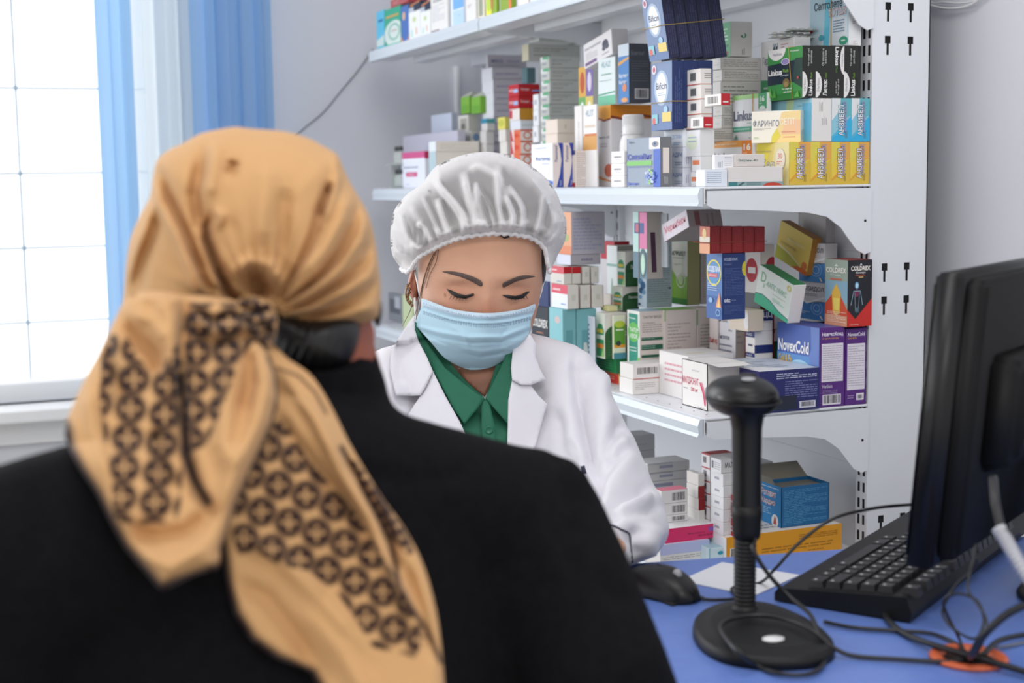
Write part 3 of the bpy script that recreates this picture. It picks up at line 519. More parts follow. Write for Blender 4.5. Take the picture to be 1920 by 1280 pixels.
BX('cream fine print box with a dark blue corner beside the waved gel boxes', 1071, 1078, 1105, 282, SH2, y=f1['y0']-.012, col='#e3d8d2', L=[('r', 0, .88, 1, 1, '#26337e'), ('r', 0, 0, 1, .12, '#b5202a')], R=[('l', .1, .05, .9, .95, 16, '#a79a96', .3)])
BX('narrow box with a golden sunflower next to the fine print box', 1104, 1106, 1121, 283, SH2, y=f1['y0']-.03, col='#e6dcd4', R=[('r', 0, 0, 1, .62, '#e6b04a'), ('c', .55, .32, .34, .22, '#9c6428'), ('c', .55, .32, .2, .13, '#d99838'), ('l', .15, .74, .85, .84, 1, '#8a7a6c', .8)], Ly=.04)
# second depth row of the middle shelf
cr1 = ST('cream box, {n} of the pair above the waved gel boxes', [223, 250], 1040, 1045, 1078, base=SH2, d=.10, col='#ecdfd2', Ly=.06, R=[('lv', .40, .3, .52, .7, 1, '#b8a898')])
BX('narrow white box standing in the middle of the shelf above the fine print box', 1077, 1091, 1094, 197, None, yb=278, d=.085, col='#ece8e6', L=[('lv', .4, .2, .7, .9, 1, '#c9c2c4')], base=SH2)
BX('white and tan box with an orange base next to the tall orange topped box', 1093, 1118, 1122, 195, None, yb=280, d=.075, col='#eceaea', base=SH2, L=[('r', 0, .45, 1, .62, '#d9a25c'), ('t', '4LIT', .2, .86, .8, .94, '#a5b8c4', 0, .04), ('l', .1, .7, .9, .78, 1, '#dfd0bc'), ('r', .1, .62, 1, .65, '#d07a3c')])
qq = BX('patchwork patterned box with flowers and coloured squares', 1085, 1112, 1121, 122, None, yb=196, d=.13, base=SH2, col='#dfe4de', L=[('r', .0, .75, .5, 1, '#e2b04a'), ('c', .25, .87, .16, .09, '#c0582e'), ('r', .5, .75, 1, 1, '#7c68a8'), ('c', .75, .87, .14, .08, '#d8d0e8'), ('r', 0, .5, .5, .75, '#6fae60'), ('c', .25, .62, .16, .09, '#e8eee8'), ('r', .5, .5, 1, .75, '#dcc870'), ('c', .75, .62, .15, .09, '#f3efdc'), ('r', 0, .22, .5, .5, '#7e78a4'), ('c', .25, .36, .16, .09, '#cfcbe2'), ('r', .5, .22, 1, .5, '#b6d4b4'), ('c', .75, .36, .15, .09, '#eef4ee')])
t4 = BX('white and mint green box standing on the orange topped box', 1121, 1153, 1159, 105, tall, d=.102, col='#dfeaec', L=[('r', 0, 0, 1, .2, '#6fbf9c'), ('p', [(0, .24), (1, .28), (1, .25), (0, .21)], '#3f9a7a'), ('t', '4LAZ', .2, .80, .75, .92, '#a5c4cc', 0, .04), ('l', .2, .62, .8, .68, 1, '#6aa08c'), ('l', .1, .5, .8, .54, 1, '#9cb8b8')])
BX('blue fronted box with a dark grey side and barcode standing on the orange topped box', 1159, 1179, 1221, 81, tall, d=.104, col='#4a4e58', side='#4b4f5a', L=[('r', 0, 0, 1, 1, '#3f7fc0'), ('r', 0, .8, 1, 1, '#c9d4e0'), ('p', [(0, .7), (1, .78), (1, .74), (0, .64)], '#dca048'), ('t', 'Бутон', .1, .42, .9, .5, '#e6eef6', 0, .04), ('t', 'Бутон', .1, .32, .8, .39, '#e6eef6', 0, .04), ('c', .6, .26, .2, .07, '#d8845c'), ('c', .6, .05, .3, .04, '#e09c58')], R=[('r', .25, .06, .88, .24, '#c9c9cc'), ('b', .32, .08, .80, .22), ('t', 'Боинвит', .1, .80, .7, .88, '#8a8e98'), ('l', .1, .35, .85, .72, 9, '#6e727c', .3)])
ra = BX('white herbal box with a thistle drawing, tilted above the mint green box', 1086, 1148, 1178, 62, t4, d=.098, Hz=.047, col='#e8e6e8', L=[('t', 'Расторопша', .06, .66, .62, .80, '#5d5a72', 0, .02), ('l', .08, .26, .5, .58, 5, '#a9a6b0', .3), ('r', .05, .07, .46, .2, '#7b5c8c'), ('c', .78, .56, .10, .16, '#4a485a'), ('c', .73, .40, .06, .1, '#5a586a'), ('c', .84, .42, .06, .1, '#5a586a'), ('l', .66, .14, .9, .2, 1, '#7a7888')], tilt=0)
ra.rotation_euler = (math.radians(-7), 0, math.radians(-4)); ra.location.z += .004
# tall grey stack
gt = [60, 82, 105, 127, 150, 172, 195, 217, 240, 264, 290]
mb_l = [('r', 0, .62, .8, 1, '#f0f3f5'), ('p', [(.2, .78), (.9, .7), (1, 1), (.3, 1)], '#6fb98c'), ('l', .2, .3, .8, .45, 1, '#9aa0b8', .8)]
gsp = [dict(xl=993, xe=1010), dict(xl=978, xe=990, L=[('r', 0, 0, 1, 1, '#d8d2b8')])]+[None]*9
ORD10 = ORD
lb_ = ['topmost', 'second highest', 'third highest', 'fourth highest', 'fifth highest', 'sixth highest', 'seventh highest', 'eighth highest', 'ninth highest', 'second lowest', 'lowest']
ST('', gt, 1014, 1030, 1087, base=SH2, d=.15, col='#ccd0cb', L=mb_l, R=[('l', .1, .5, .75, .8, 2, '#9a9e9a', .35), ('l', .1, .25, .5, .4, 1, '#9a9e9a', .5)], jit=1, specs=[dict(g_ or {}, label='long grey green box with a green end flash, %s in the tallest stack' % lb_[i]) for i, g_ in enumerate(gsp)])
# left stack of lilac grey boxes
ST('lilac grey box, {n} in the stack behind the red pair', [102, 126, 149, 173, 195, 219, 243, 266, 300], 905, 925, 987, base=SH2, d=.17, col='#c9c6d0', L=[('r', 0, 0, 1, 1, '#e0e2ea')], R=[('l', .1, .35, .8, .6, 1, '#9c9ab4', .5)], jit=3,
   specs=[dict(xl=912, xe=914, R=[('t', 'MERCK', .1, .4, .4, .65, '#75739c', 0, .04), ('l', .5, .4, .9, .65, 1, '#9c9ab4')])]+[None]*4+[dict(xr=950), dict(xr=955), dict(xr=955), dict(xr=955)])
BX('small teal box peeking out behind the lilac grey stack', 985, 988, 1004, 126, None, yb=156, d=.20, Ly=.03, col='#5f8088')
ST('red box with white lettering, {n} of the pair in the middle of the shelf', [157, 180], 953, 972, 1012, base=None, yb=203, d=.12, col='#c01f28', L=[('t', 'N20', .1, .4, .45, .65, '#f2d9da', 0, .03), ('r', .5, .3, .95, .6, '#a9bfe6')], R=[('t', 'Лоперил', .1, .4, .5, .68, '#eecdcf', 0, .03), ('r', .62, .38, 1, .52, '#7f9fd8')])
ST('small white box with a wavy open end, {n} beside the tallest stack', [176, 206, 236], 999, 1009, 1014, base=None, yb=267, d=.11, col='#e9ecf0', L=[('r', .25, .35, .7, .65, '#b5bac2')], jit=.8)
ST('{n} of the mixed small boxes under the red pair', [203, 225, 243, 264, 288, 312, 334], 957, 976, 1002, base=SH2, d=.12, col='#ece4e0', jit=2.5,
   specs=[dict(label='white box with an ochre end and red stripe under the red pair', L=[('r', 0, .2, .3, .9, '#c23a4c')], R=[('r', 0, 0, 1, 1, '#c98f2c')]), dict(label='pale blue white box under the ochre ended box', col='#dfe4ec', R=[('l', .1, .3, .9, .6, 2, '#a9b0c0')])]+
   [dict(label='orange and white box, %s of the five with orange waves' % o, L=[('r', .35, 0, 1, 1, '#e2704a'), ('p', [(0, 0), (.3, 0), (.1, 1), (0, 1)], '#c8404c'), ('c', .6, .5, .2, .2, '#d8452c')], R=[('o', .5, .5, .3, .35, .3, '#d8583c'), ('r', 0, .88, 1, 1, '#d8583c')]) for o in ORD[:4]+['lowest']])
ST('thin white box, {n} in the narrow pile beside the orange waved boxes', [219, 242, 265, 290, 318], 935, 948, 957, base=SH2, d=.14, col='#e3e0da', jit=3, specs=[dict(col='#e8e070', label='bright yellow small box on the narrow pile of white boxes', L=[('c', .5, .5, .4, .3, '#c8c84a')]), None, None, None, None])
# far end of the middle shelf
ST('beige white box, {n} in the pile under the green cartons', [215, 245, 270, 300], 862, 880, 900, base=SH2, d=.15, col='#d9d8d2', jit=3, specs=[dict(label='white box with a dark picture under the green cartons', L=[('r', .2, .1, .9, .8, '#a8a49a'), ('c', .5, .3, .2, .2, '#6a6660')]), dict(R=[('c', .5, .5, .3, .3, '#7f9cc0')]), None, None])
ST('grey white box, {n} in the low pile beside the green cartons', [222, 245, 270, 300], 902, 913, 928, base=SH2, d=.14, col='#d3d1d0', jit=2, specs=[dict(label='white box with a teal blue lid beside the green cartons', L=[('r', 0, .6, 1, 1, '#2f86a4')], R=[('r', 0, .6, 1, 1, '#5aa0a0')]), None, None, None])
for i, (a, b_) in enumerate(((864, 880), (883, 900))):
    mb = MB(); z0 = pl(a, 214, 0, FX+.155)[2]; q = pl(b_, 190, 0, FX+.155); q2 = pl(a, 190, 0, FX+.155); zt = pl(b_, 180, 0, FX+.155)[2]
    Yl = q2[1]-q[1]; X = .036; Zl = zt-z0; Mg = carton('#7db83c')
    mb.box((0, 0, 0), (X, Yl, Zl), Mg, .0008); mb.add([(0, 0, Zl), (X, 0, Zl), (X/2, Yl*.3, Zl+.012), (0, Yl, Zl), (X, Yl, Zl), (X/2, Yl*.7, Zl+.012)], [(0, 1, 2), (3, 5, 4), (0, 2, 5, 3), (1, 4, 5, 2)], carton('#d7dccb'))
    decals(mb, 'L', X, Yl, Zl, [('r', .1, .1, .9, .5, '#6aa82e')])
    tag(mb.build('medicine_carton', loc=(q[0], q[1], z0)), 'lime green gabled carton at the far end of the middle shelf, %s of the two' % ('left' if i == 0 else 'right'), 'carton', 'lime green cartons')
pk = BX('white box with a magenta top band beside the tray of vials', 752, 796, 813, 283, SH2, d=.03, col='#e8ecf8', L=[('r', 0, .82, 1, 1, '#d2588e'), ('l', .1, .55, .75, .6, 1, '#9098b0', .8), ('r', .2, .32, .68, .44, '#d04a7c'), ('l', .3, .35, .58, .41, 1, '#f4d5e2'), ('l', .15, .08, .35, .12, 1, '#a9b0c8')], R=[('r', 0, .8, 1, 1, '#c02f5c')])
lilac = carton('#cfcfe2'); pc = mat('flap_board', '#c9c8d8', .6)
ST('cream white long box, {n} of the pair right of the magenta banded box', [265, 284], 804, 817, 898, base=SH2, d=.025, col='#e8e3da', specs=[dict(L=[('r', 0, 0, 1, 1, '#e6eef0')], R=[('l', .1, .2, .9, .8, 3, '#cfc8bc', .3)]), dict(L=[('r', 0, 0, 1, 1, '#b9cfd6')])])
lf = BX('lilac open carton standing behind the cream white pair, pale flap raised', 755, 858, None, 244, SH2, d=.11, Rx=.02, col='#c6c4d4')
BX('pale blue white carton standing behind the lilac carton', 808, 846, None, 211, SH2, d=.17, Rx=.015, col='#d3dcef', tilt=0)
# vial rack
p = pl(751, 351, 0, FX+.02); vr = empty('vial_tray', (FX+.02, p[1]+.008, SH2+.0002), 'clear plastic tray of small dark capped glass vials at the far left end', 'vial tray')
vg = mat('vial_glass', '#c9d2cf', .1, spec=.8, alpha=.55); vc = mat('vial_cap', '#2f3234', .4)
mb = MB(); mb.box((-.006, -.006, 0), (.026, .094, .002), vg); mb.box((-.006, -.006, .058), (.026, .094, .060), vg); mb.box((-.006, .052, .0), (.026, .054, .06), vg); mb.build('tray', vr)
for i in range(3):
    for j in range(2):
        mb = MB(); c_ = (.009, .008+i*.018, .003+j*.058); mb.lathe([(.007, 0), (.0075, .002), (.0075, .024), (.004, .031), (.004, .034)], c_, vg, 14); mb.lathe([(.005, .033), (.0055, .035), (.0055, .042), (.004, .044)], c_, vc, 14); mb.build('vial', vr)
# ================= top shelf
q = dict(base=SH1, d=.010)
BX('cyan box at the far left end of the top shelf', 705, 719, 724, 18, col='#5fc3e6', **q, L=[('p', [(0, 0), (1, 0), (1, .35), (0, .25)], '#cfe2e0'), ('r', 0, 0, 1, .08, '#58c4d8'), ('l', .3, .7, .9, .78, 1, '#2f6fae', .8)])
g_ = BX('teal green box with a white oval near the left end of the top shelf', 720, 750, 757, 9, col='#35a88a', **q, L=[('c', .6, .32, .62, .34, '#d6e4de'), ('o', .6, .36, .36, .22, .18, '#5fae98'), ('l', .4, .36, .8, .42, 1, '#b8605c'), ('r', .1, .76, .9, .81, '#d8a04a'), ('r', 0, 0, 1, .05, '#35b89c')])
BX('red box lying on top of the teal green box on the top shelf', 732, 765, 772, -12, base=g_, d=.012, Rx=.05, col='#a83a40', L=[('l', .1, .2, .9, .8, 3, '#d8aaa8')])
BX('blue box with an orange foot on the top shelf', 751, 765, 768, 8, col='#4a72b8', **q, L=[('c', .4, .72, .2, .12, '#d8b48c'), ('p', [(0, 0), (.3, 0), (0, .2)], '#e0935c'), ('p', [(.8, 0), (1, 0), (1, .2)], '#e0935c')])
for i, (a, b_, nm_) in enumerate(((766, 787, 'left'), (788, 806, 'right'))):
    o = BX('white box with a faint green mark on the top shelf, %s of the pair' % nm_, a, b_, b_+2, 17, col='#eef1f2', **q, L=[('c', .5, .7, .15, .1, '#c9d8a0'), ('r', .2, .1, .35, .35, '#bfe0da'), ('r', .6, .15, .75, .4, '#e8c9b8')])
    BX('dark small box with an orange flash on the top shelf, %s of the pair' % nm_, a, b_, b_+2, 0, base=o, d=.012, Rx=.03, col='#232d44', L=[('p', [(.1, .6), (1, .9), (1, 1), (.2, .8)], '#e08c44'), ('r', 0, 0, .45, .5, '#b8c0cc')])
q2 = dict(base=SH1, d=.010)
BX('white box with fine dark print on the top shelf', 807, 838, 843, -12, **q2, L=[('l', .08, .3, .85, .8, 8, '#b3b7c2', .3), ('r', .02, .03, .5, .07, '#8a6a74'), ('t', 'АСКОРУТ', .15, .86, .95, .96, '#6a6c78', 0, .03)])
BX('white and sky blue box on the top shelf', 844, 869, 875, -14, **q2, col='#dfe7f2', L=[('r', .2, .55, 1, 1, '#78b2e8'), ('r', .2, .0, 1, .5, '#bcd8f2'), ('l', .6, .3, .9, .36, 1, '#8fb0d8')])
BX('white box with a small reddish mark on the top shelf', 873, 891, 895, -16, **q2, L=[('l', .2, .5, .7, .62, 2, '#a88890')])
BX('narrow beige box with a grey panel on the top shelf', 895, 907, 910, -18, **q2, col='#e8e0cc', L=[('r', .2, .1, .8, .8, '#9aa08c')])
BX('yellow and green patterned box on the top shelf', 911, 931, 936, -20, **q2, col='#8fae28', L=[('r', 0, 0, .5, 1, '#e6e63c'), ('c', .3, .5, .25, .3, '#b8d84a'), ('c', .55, .6, .12, .4, '#c07a3a')], side='#7f9c20')
BX('olive green box with an orange edge on the top shelf', 937, 958, 968, -22, **q2, col='#8aa82c', L=[('r', .8, 0, 1, 1, '#e8743c')])
for i, (a, b_, c_) in enumerate(((970, 990, '#e9e2dc'), (994, 1018, '#dfe7ee'), (1022, 1050, '#e8e0d8'))):
    BX('tall box at the upper frame edge on the top shelf, %s' % ('cream one', 'pale blue one', 'beige one')[i], a, b_, b_+6, -24, **q2, col=c_, Hz=.07)

# ================= lower shelf (boxes whose tops are seen), right end
YE3 = YN+.002
nv1 = BX('purple and blue cold remedy box with a face profile beside another purple box', 1458, 1537, 1585, 615, SH3, y=YE3, col='#5a2a80', top='#5a5fa8',
   L=[('r', 0, 0, 1, 1, '#4a66b4'), ('r', 0, 0, 1, .62, '#5f94d2'), ('r', 0, 0, 1, .42, '#8fc0e6'), ('c', .55, .40, .3, .16, '#a9d4f0'), ('p', [(.80, 1), (1, 1), (1, 0), (.88, 0), (.84, .30), (.78, .42), (.82, .50), (.76, .62), (.82, .72)], '#6a86c8'), ('t', 'NovexCold', .03, .64, .76, .80, '#f4f6fa', 0, .05), ('t', 'Cold & Flu', .04, .50, .36, .60, '#e8c23c', 0, .04), ('l', .04, .40, .4, .43, 1, '#d5e4f4')],
   R=[('t', 'НовэксКолд', .10, .885, .92, .94, '#efeaf4', 0, .05), ('t', 'От гриппа и простуды', .10, .85, .74, .875, '#e0a83c', 0, .01), ('r', .08, .32, .92, .80, '#e6e1ea'), ('l', .12, .34, .88, .78, 16, '#b3aabc', .3), ('t', 'Herbion', .12, .24, .50, .29, '#dcd2e6', 0, .01), ('l', .12, .17, .7, .22, 3, '#a892be', .3), ('r', .12, .03, .84, .16, '#e6e1ea'), ('b', .16, .05, .80, .15)])
nv2 = BX('purple cold remedy box with a long white text panel, rightmost on the lower shelf', None, 1586, 1631, 616, SH3, y=YE3, Ly=.12, col='#5a2a80', R=[('t', 'NovexCold', .10, .895, .90, .945, '#efeaf4', 0, .05), ('t', 'Cold & Flu', .10, .86, .52, .885, '#e0a83c', 0, .02), ('r', .08, .20, .92, .80, '#e6e1ea'), ('l', .12, .24, .88, .78, 17, '#b3aabc', .3), ('r', .52, .06, .88, .15, '#e6e1ea'), ('b', .6, .08, .8, .13), ('l', .1, .08, .4, .14, 2, '#a892be')])
cd = BX('tall black and red cold remedy box with a glowing human figure', 1548, 1590, 1643, 488, nv1, y=YN-.010, col='#1c1f26', top='#b03a34',
   L=[('r', 0, 0, 1, 1, '#9fb0a4'), ('r', 0, .35, 1, .68, '#8fb6cc'), ('p', [(0, 0), (1, 0), (1, .25), (.52, .58), (0, .32)], '#d8563a'), ('p', [(.3, .5), (.5, .64), (.7, .5), (.68, .2), (.5, .15), (.36, .2)], '#e8bc54'), ('p', [(.36, .42), (.66, .42), (.62, .24), (.42, .24)], '#f2dc70'), ('r', 0, 0, 1, .16, '#dc9a78'), ('l', .1, .05, .95, .22, 7, '#f0d8c4', .35), ('t', 'COLDREX', .05, .80, .95, .88, '#f6f4ee', 0, .05), ('t', 'Юниорс', .25, .745, .72, .785, '#e6ece8', 0, .03), ('l', .25, .69, .75, .72, 1, '#d8705c', .8), ('p', [(.42, .90), (.52, .94), (.60, .90)], '#e6ece8')],
   R=[('r', 0, 0, 1, 1, '#1c1f26'), ('p', [(0, 0), (1, 0), (1, .42), (.32, .12), (0, .26)], '#cc2c26'), ('p', [(0, .26), (.32, .12), (1, .42), (1, .415), (.32, .11), (0, .25)], '#8a2420'), ('t', 'COLDREX', .12, .84, .92, .91, '#efe9e2', 0, .05), ('t', 'Юниорс', .32, .79, .72, .825, '#efe9e2', 0, .035), ('l', .3, .765, .72, .78, 1, '#b4563c', .9), ('r', .44, .735, .62, .748, '#e0b878'), ('p', [(.47, .92), (.53, .955), (.58, .92)], '#d9dde0'),
      ('c', .36, .62, .09, .055, '#5f8fb8'), ('c', .36, .62, .055, .04, '#bfe0f2'), ('c', .36, .50, .10, .05, '#7a2c50'), ('p', [(.22, .54), (.50, .54), (.51, .53), (.21, .53)], '#8fb4cc'), ('p', [(.22, .54), (.235, .54), (.12, .32), (.105, .33)], '#9fc0d6'), ('p', [(.49, .54), (.505, .54), (.60, .33), (.585, .32)], '#9fc0d6'), ('p', [(.26, .52), (.27, .52), (.30, .22), (.29, .22)], '#9fc0d6'), ('p', [(.46, .52), (.47, .52), (.41, .22), (.40, .22)], '#9fc0d6'), ('p', [(.34, .26), (.36, .30), (.38, .26), (.36, .20)], '#8fb4cc'), ('t', '10 пакетиков', .06, .022, .42, .045, '#e0b4a4', 0, .02)])
arL = lambda c: [('r', 0, 0, 1, .52, c), ('r', 0, .50, 1, 1, '#dcdcdf'), ('p', [(0, .56), (.28, .42), (1, .60), (1, .50), (0, .50)], '#dcdcdf'), ('p', [(0, .55), (.28, .41), (1, .60), (1, .64), (.28, .47), (0, .60)], '#f7fbff'), ('t', 'АРБИДОЛ', .08, .74, .94, .88, '#3b3d46', 0, .03), ('l', .1, .62, .7, .70, 2, '#8f9098', .4), ('o', .68, .32, .22, .17, .08, '#a9cdf0' if c[1] < '9' else '#e69a98'), ('o', .68, .32, .13, .10, .14, '#bcd8f4' if c[1] < '9' else '#f0b4b0'), ('l', .06, .14, .42, .22, 2, '#cfe0f4', .4), ('p', [(.80, .14), (.86, .12), (.94, .02), (.88, .03)], '#f0ead8')]
ar1 = BX('blue and white antiviral box with a chevron, lower of the two blue ones', 1500, 1548, 1594, 531, nv1, y=1.978, base=None, yb=612, col='#e2e1e2', L=arL('#4386cc'))
ar2 = BX('blue and white antiviral box with a chevron, upper of the two blue ones', 1499, 1547, 1598, 457, ar1, y=1.978, col='#dcdbdc', L=arL('#4b8ed0'))
ar3 = BX('red and white antiviral box with a chevron behind the blue ones', 1521, 1573, 1597, 398, ar2, y=2.01, Ly=None, col='#d4d3d4', L=arL('#c4525a'))
bb2 = BX('dark blue open medicine box with white instructions in front of the purple box', 1395, 1424, 1537, 697, SH3, y=YN-.002, Ly=.165, Hz=None, col='#2a2a66', top='#c8d0dc',
   R=[('r', 0, 0, 1, 1, '#272a68'), ('l', .28, .78, .95, .93, 3, '#c9cbe4', .4), ('l', .42, .30, .96, .74, 8, '#7f84b8', .35), ('r', .0, .04, .62, .38, '#232a3c'), ('r', .66, .05, .93, .22, '#d8dae6'), ('b', .69, .09, .90, .20)], T=[('l', .2, .2, .7, .7, 5, '#8f98a8', .5), ('p', [(0, .4), (.3, .3), (.6, .0), (0, 0)], '#e6e8ea')])
gh = BX('green box standing left of the purple cold remedy box', 1447, 1459, 1472, 640, SH3, y=2.05, Ly=.05, col='#2f8a48')
gt_ = BX('white box with a green base and grey lettering left of the purple box', 1446, 1449, 1474, 595, gh, y=2.05, Ly=.04, col='#e0dfdc', R=[('t', 'Гер', .1, .30, .9, .52, '#3a3f46', 0, .03)])
d3 = BX('white capsule box with a green top and teal wave leaning to the right', 1412, 1477, 1503, 516, None, y=1.955, yb=602, Ly=.105, Rx=.024, Hz=.066, col='#e4e2e2', top='#2f8458', L=[('r', 0, 0, 1, 1, '#dfe8e2'), ('p', [(0, .0), (1, 0), (1, .08), (.7, .14), (.45, .26), (.2, .30), (0, .24)], '#34ae88'), ('p', [(0, .26), (.2, .32), (.45, .28), (.7, .16), (1, .10), (1, .08), (.7, .14), (.45, .26), (.2, .30), (0, .24)], '#2c4a6a'), ('t', 'D', .10, .62, .24, .88, '#7fb48c', 0, .0), ('t', '3', .18, .50, .23, .60, '#7fb48c', 0, .0), ('t', '-КАПС МИКС', .26, .58, .86, .72, '#8fc0a4', 0, .01), ('l', .5, .46, .85, .5, 1, '#b0c8bc'), ('l', .5, .3, .85, .4, 2, '#a8dcc4', .5), ('o', .9, .86, .06, .08, .5, '#d8cc8a')])
d3.rotation_euler = (math.radians(16), 0, 0); d3.location.z -= .004
yo = BX('yellow and orange box tipped on the pile beside the red antiviral box', 1451, 1512, 1530, 446, None, y=2.015, yb=520, Ly=.10, Rx=.018, Hz=.066, col='#b5803a', top='#b07a36', L=[('r', 0, 0, 1, 1, '#e8cf6a'), ('p', [(0, 0), (1, 0), (1, .1), (.4, .3), (0, .36)], '#b8b83c'), ('p', [(.5, .0), (1, 0), (1, .12), (.8, .16)], '#d8703c'), ('p', [(.05, .35), (.4, .28), (.8, .12), (.82, .15), (.4, .34), (.05, .40)], '#efe6b0'), ('c', .90, .22, .08, .10, '#d8844c'), ('l', .3, .6, .8, .7, 1, '#f0e0a0', .6), ('l', .1, .44, .6, .52, 2, '#c0a850')])
yo.rotation_euler = (math.radians(17), 0, 0); yo.location.z += .002
mi = BX('open white carton with red lettering at the front of the lower shelf', 1279, 1326, 1394, 682, sh=SH3, yb=771, col='#e9e6e3', open_='end', inner='#e6e2dc', L=[('t', 'МИЛДРОНАТ', .02, .46, .66, .64, '#c43c5c', 0, .035), ('t', '500 мг', .36, .34, .64, .43, '#c43c5c', 0, .02), ('l', .06, .36, .24, .41, 1, '#a9a5ac'), ('l', .4, .78, .7, .82, 1, '#c9c5cc', .6), ('p', [(.70, .58), (.76, .56), (.90, .34), (.95, .10), (.90, .10), (.84, .34), (.74, .50)], '#d4486c'), ('p', [(.76, .60), (.82, .56), (.94, .34), (.97, .14), (.955, .14), (.90, .36), (.8, .52)], '#e88ca4'), ('l', .64, .02, .9, .06, 1, '#a9a5ac'), ('b', .955, .30, .99, .50)], R=[('r', .02, .0, .98, .92, '#dedad5')])
mi2 = BX('flat white carton with a pink printed edge behind the open white carton', 1272, 1290, 1376, 668, None, sh=SH3, yb=752, Ly=.10, col='#e6e3e2', L=[('l', .2, .3, .8, .8, 4, '#d8a0ac')], T=[('l', .2, .3, .7, .4, 1, '#e0c870', .5)])
ac = ST('white and navy tablet box, {n} of the three behind the open carton', [583, 622, 663], 1398, 1415, 1449, base=None, yb=690, y=2.035, col='#e4e2e0', R=[('r', 0, .0, 1, .38, '#22306a')], L=[('r', 0, .72, 1, 1, '#2c3a74'), ('t', 'АЦЦ', .1, .78, .7, .92, '#e6e8f2', 0, .03), ('l', .3, .3, .8, .42, 1, '#5a5f78', .8)], jit=.1,
        specs=[dict(R=[('r', 0, .50, 1, 1, '#22306a'), ('t', 'АЦЦ', .18, .62, .98, .94, '#f0f1f6', 0, .05), ('l', .15, .40, .9, .46, 1, '#9a9ea8'), ('t', '% кг', .25, .14, .5, .30, '#4a4f60', 0, .02)], label='white box with a navy band and large white capital letters behind the open carton'), None, dict(base=None)])
oc = BX('beige opened carton with a curled flap beside the large lettered navy band box', 1368, 1403, 1417, 582, None, y=2.02, yb=622, col='#d9cbb8', L=[('r', 0, 0, 1, 1, '#dacdbb'), ('c', .9, .5, .14, .42, '#e6e4e4')], Rx=.03)
bi = BX('white box with a purple edge and dark name lettering behind the open carton', 1346, 1379, 1397, 590, sh=SH3, yb=735, col='#e8e8ee', L=[('r', 0, 0, .03, 1, '#6a4a8a'), ('t', 'nаvita', .24, .885, .55, .92, '#6f7484', 0, .02), ('c', .14, .90, .05, .018, '#4a4f64'), ('t', 'Бисептол', .08, .66, .66, .72, '#6a6f88', 0, .02), ('t', '80 мл', .62, .77, .82, .80, '#8a8fa0'), ('l', .06, .34, .8, .62, 4, '#8f93a6', .3)], R=[('l', .1, .6, .9, .9, 4, '#b0aeb6', .3)], side='#d2ccc8')
vi = BX('white box with a red lower half and red lettering squeezed beside the tall white box', 1330, 1345.5, 1352, 597, sh=SH3, yb=728, col='#e4dad8', L=[('r', 0, 0, 1, .55, '#bc2c34'), ('t', 'Вифер', .05, .62, .98, .72, '#bc3c3c', 0, .03), ('l', .15, .10, .9, .48, 8, '#dc9a94', .35)])
mi_t = BX('tall beige white leaflet carton, right one of the pair with green corners', None, 1307, 1340, 578, sh=SH3, yb=722, Ly=.05, col='#dcd3ce', R=[('r', 0, .78, .05, .98, '#4f9a3c'), ('l', .2, .2, .9, .8, 14, '#a79d99', .3)])
tv2 = BX('tall beige white leaflet carton, left one of the pair with green corners', 1241, 1246, 1306, 582, None, y=pl(1306, 722, 2, SH3)[1], base=SH3, Ly=.05, col='#dcd3ce', top='#8fc860', R=[('r', -.0, .86, .03, 1, '#6fb84a'), ('l', .1, .1, .8, .84, 17, '#a39995', .28)])
tv = BX('tall box with green front and dark green bars on its side near the sleeve', 1176, 1200, 1248, 584, sh=SH3, yb=729, col='#ddd4ce', top='#a8c8d8', L=[('r', 0, 0, 1, 1, '#eef2ee'), ('r', .14, .22, .86, .96, '#3f9a86'), ('c', .52, .72, .46, .13, '#72c46a'), ('t', 'TANTUM', .2, .72, .9, .78, '#e8f4ea', 0, .04), ('t', 'VERDE', .2, .64, .85, .70, '#e8f4ea', 0, .04), ('l', .2, .88, .8, .92, 1, '#d8ece6'), ('l', .2, .46, .8, .54, 2, '#cfe8e2'), ('c', .5, .26, .14, .08, '#8fcf7a'), ('r', .86, .14, 1, .4, '#7fc85a')], R=[('t', 'ТАНТУМ ВЕРДЕ', .12, .90, .84, .94, '#7d7a78', 0, .03), ('l', .1, .72, .86, .86, 5, '#8f8a88', .3), ('r', .06, .62, .92, .66, '#24604a'), ('r', .06, .50, .92, .565, '#24604a'), ('l', .08, .51, .6, .56, 2, '#8fb8a4', .4), ('r', .06, .40, .92, .435, '#24604a'), ('l', .08, .635, .9, .655, 1, '#8fb8a4', .5), ('l', .08, .12, .84, .36, 9, '#ada39e', .3)])
yb_ = pl(1187, 741, 2, SH3)[1]
g1 = BX('flat white box with a green stripe at the front of the lower shelf', 1184, 1186, 1270, 712, None, y=yb_, base=SH3, Ly=.05, col='#e8e5e2', R=[('r', .66, 0, .70, 1, '#5cae4a'), ('l', .06, .3, .5, .8, 4, '#a9a8a6', .28), ('l', .74, .3, .96, .8, 4, '#c9a9a8', .28)])
g2 = BX('flat white box with a barcode and red lower edge on the green striped box', 1183, 1187, 1268, 684, g1, y=yb_, Ly=.05, col='#e6e2e0', R=[('r', 0, 0, 1, .05, '#c8444c'), ('b', .10, .34, .56, .78), ('l', .66, .2, .96, .8, 4, '#c4aaa8', .28), ('r', .965, .5, 1, 1, '#e0503c')])
ST('pink edged white box, {n} of the three tucked beside the open carton', [667, 692, 716], 1270, 1281, 1300, base=None, yb=742, y=yb_+.035, Ly=.04, col='#ecd8dc', L=[('l', .1, .2, .9, .8, 3, '#d8909c')])
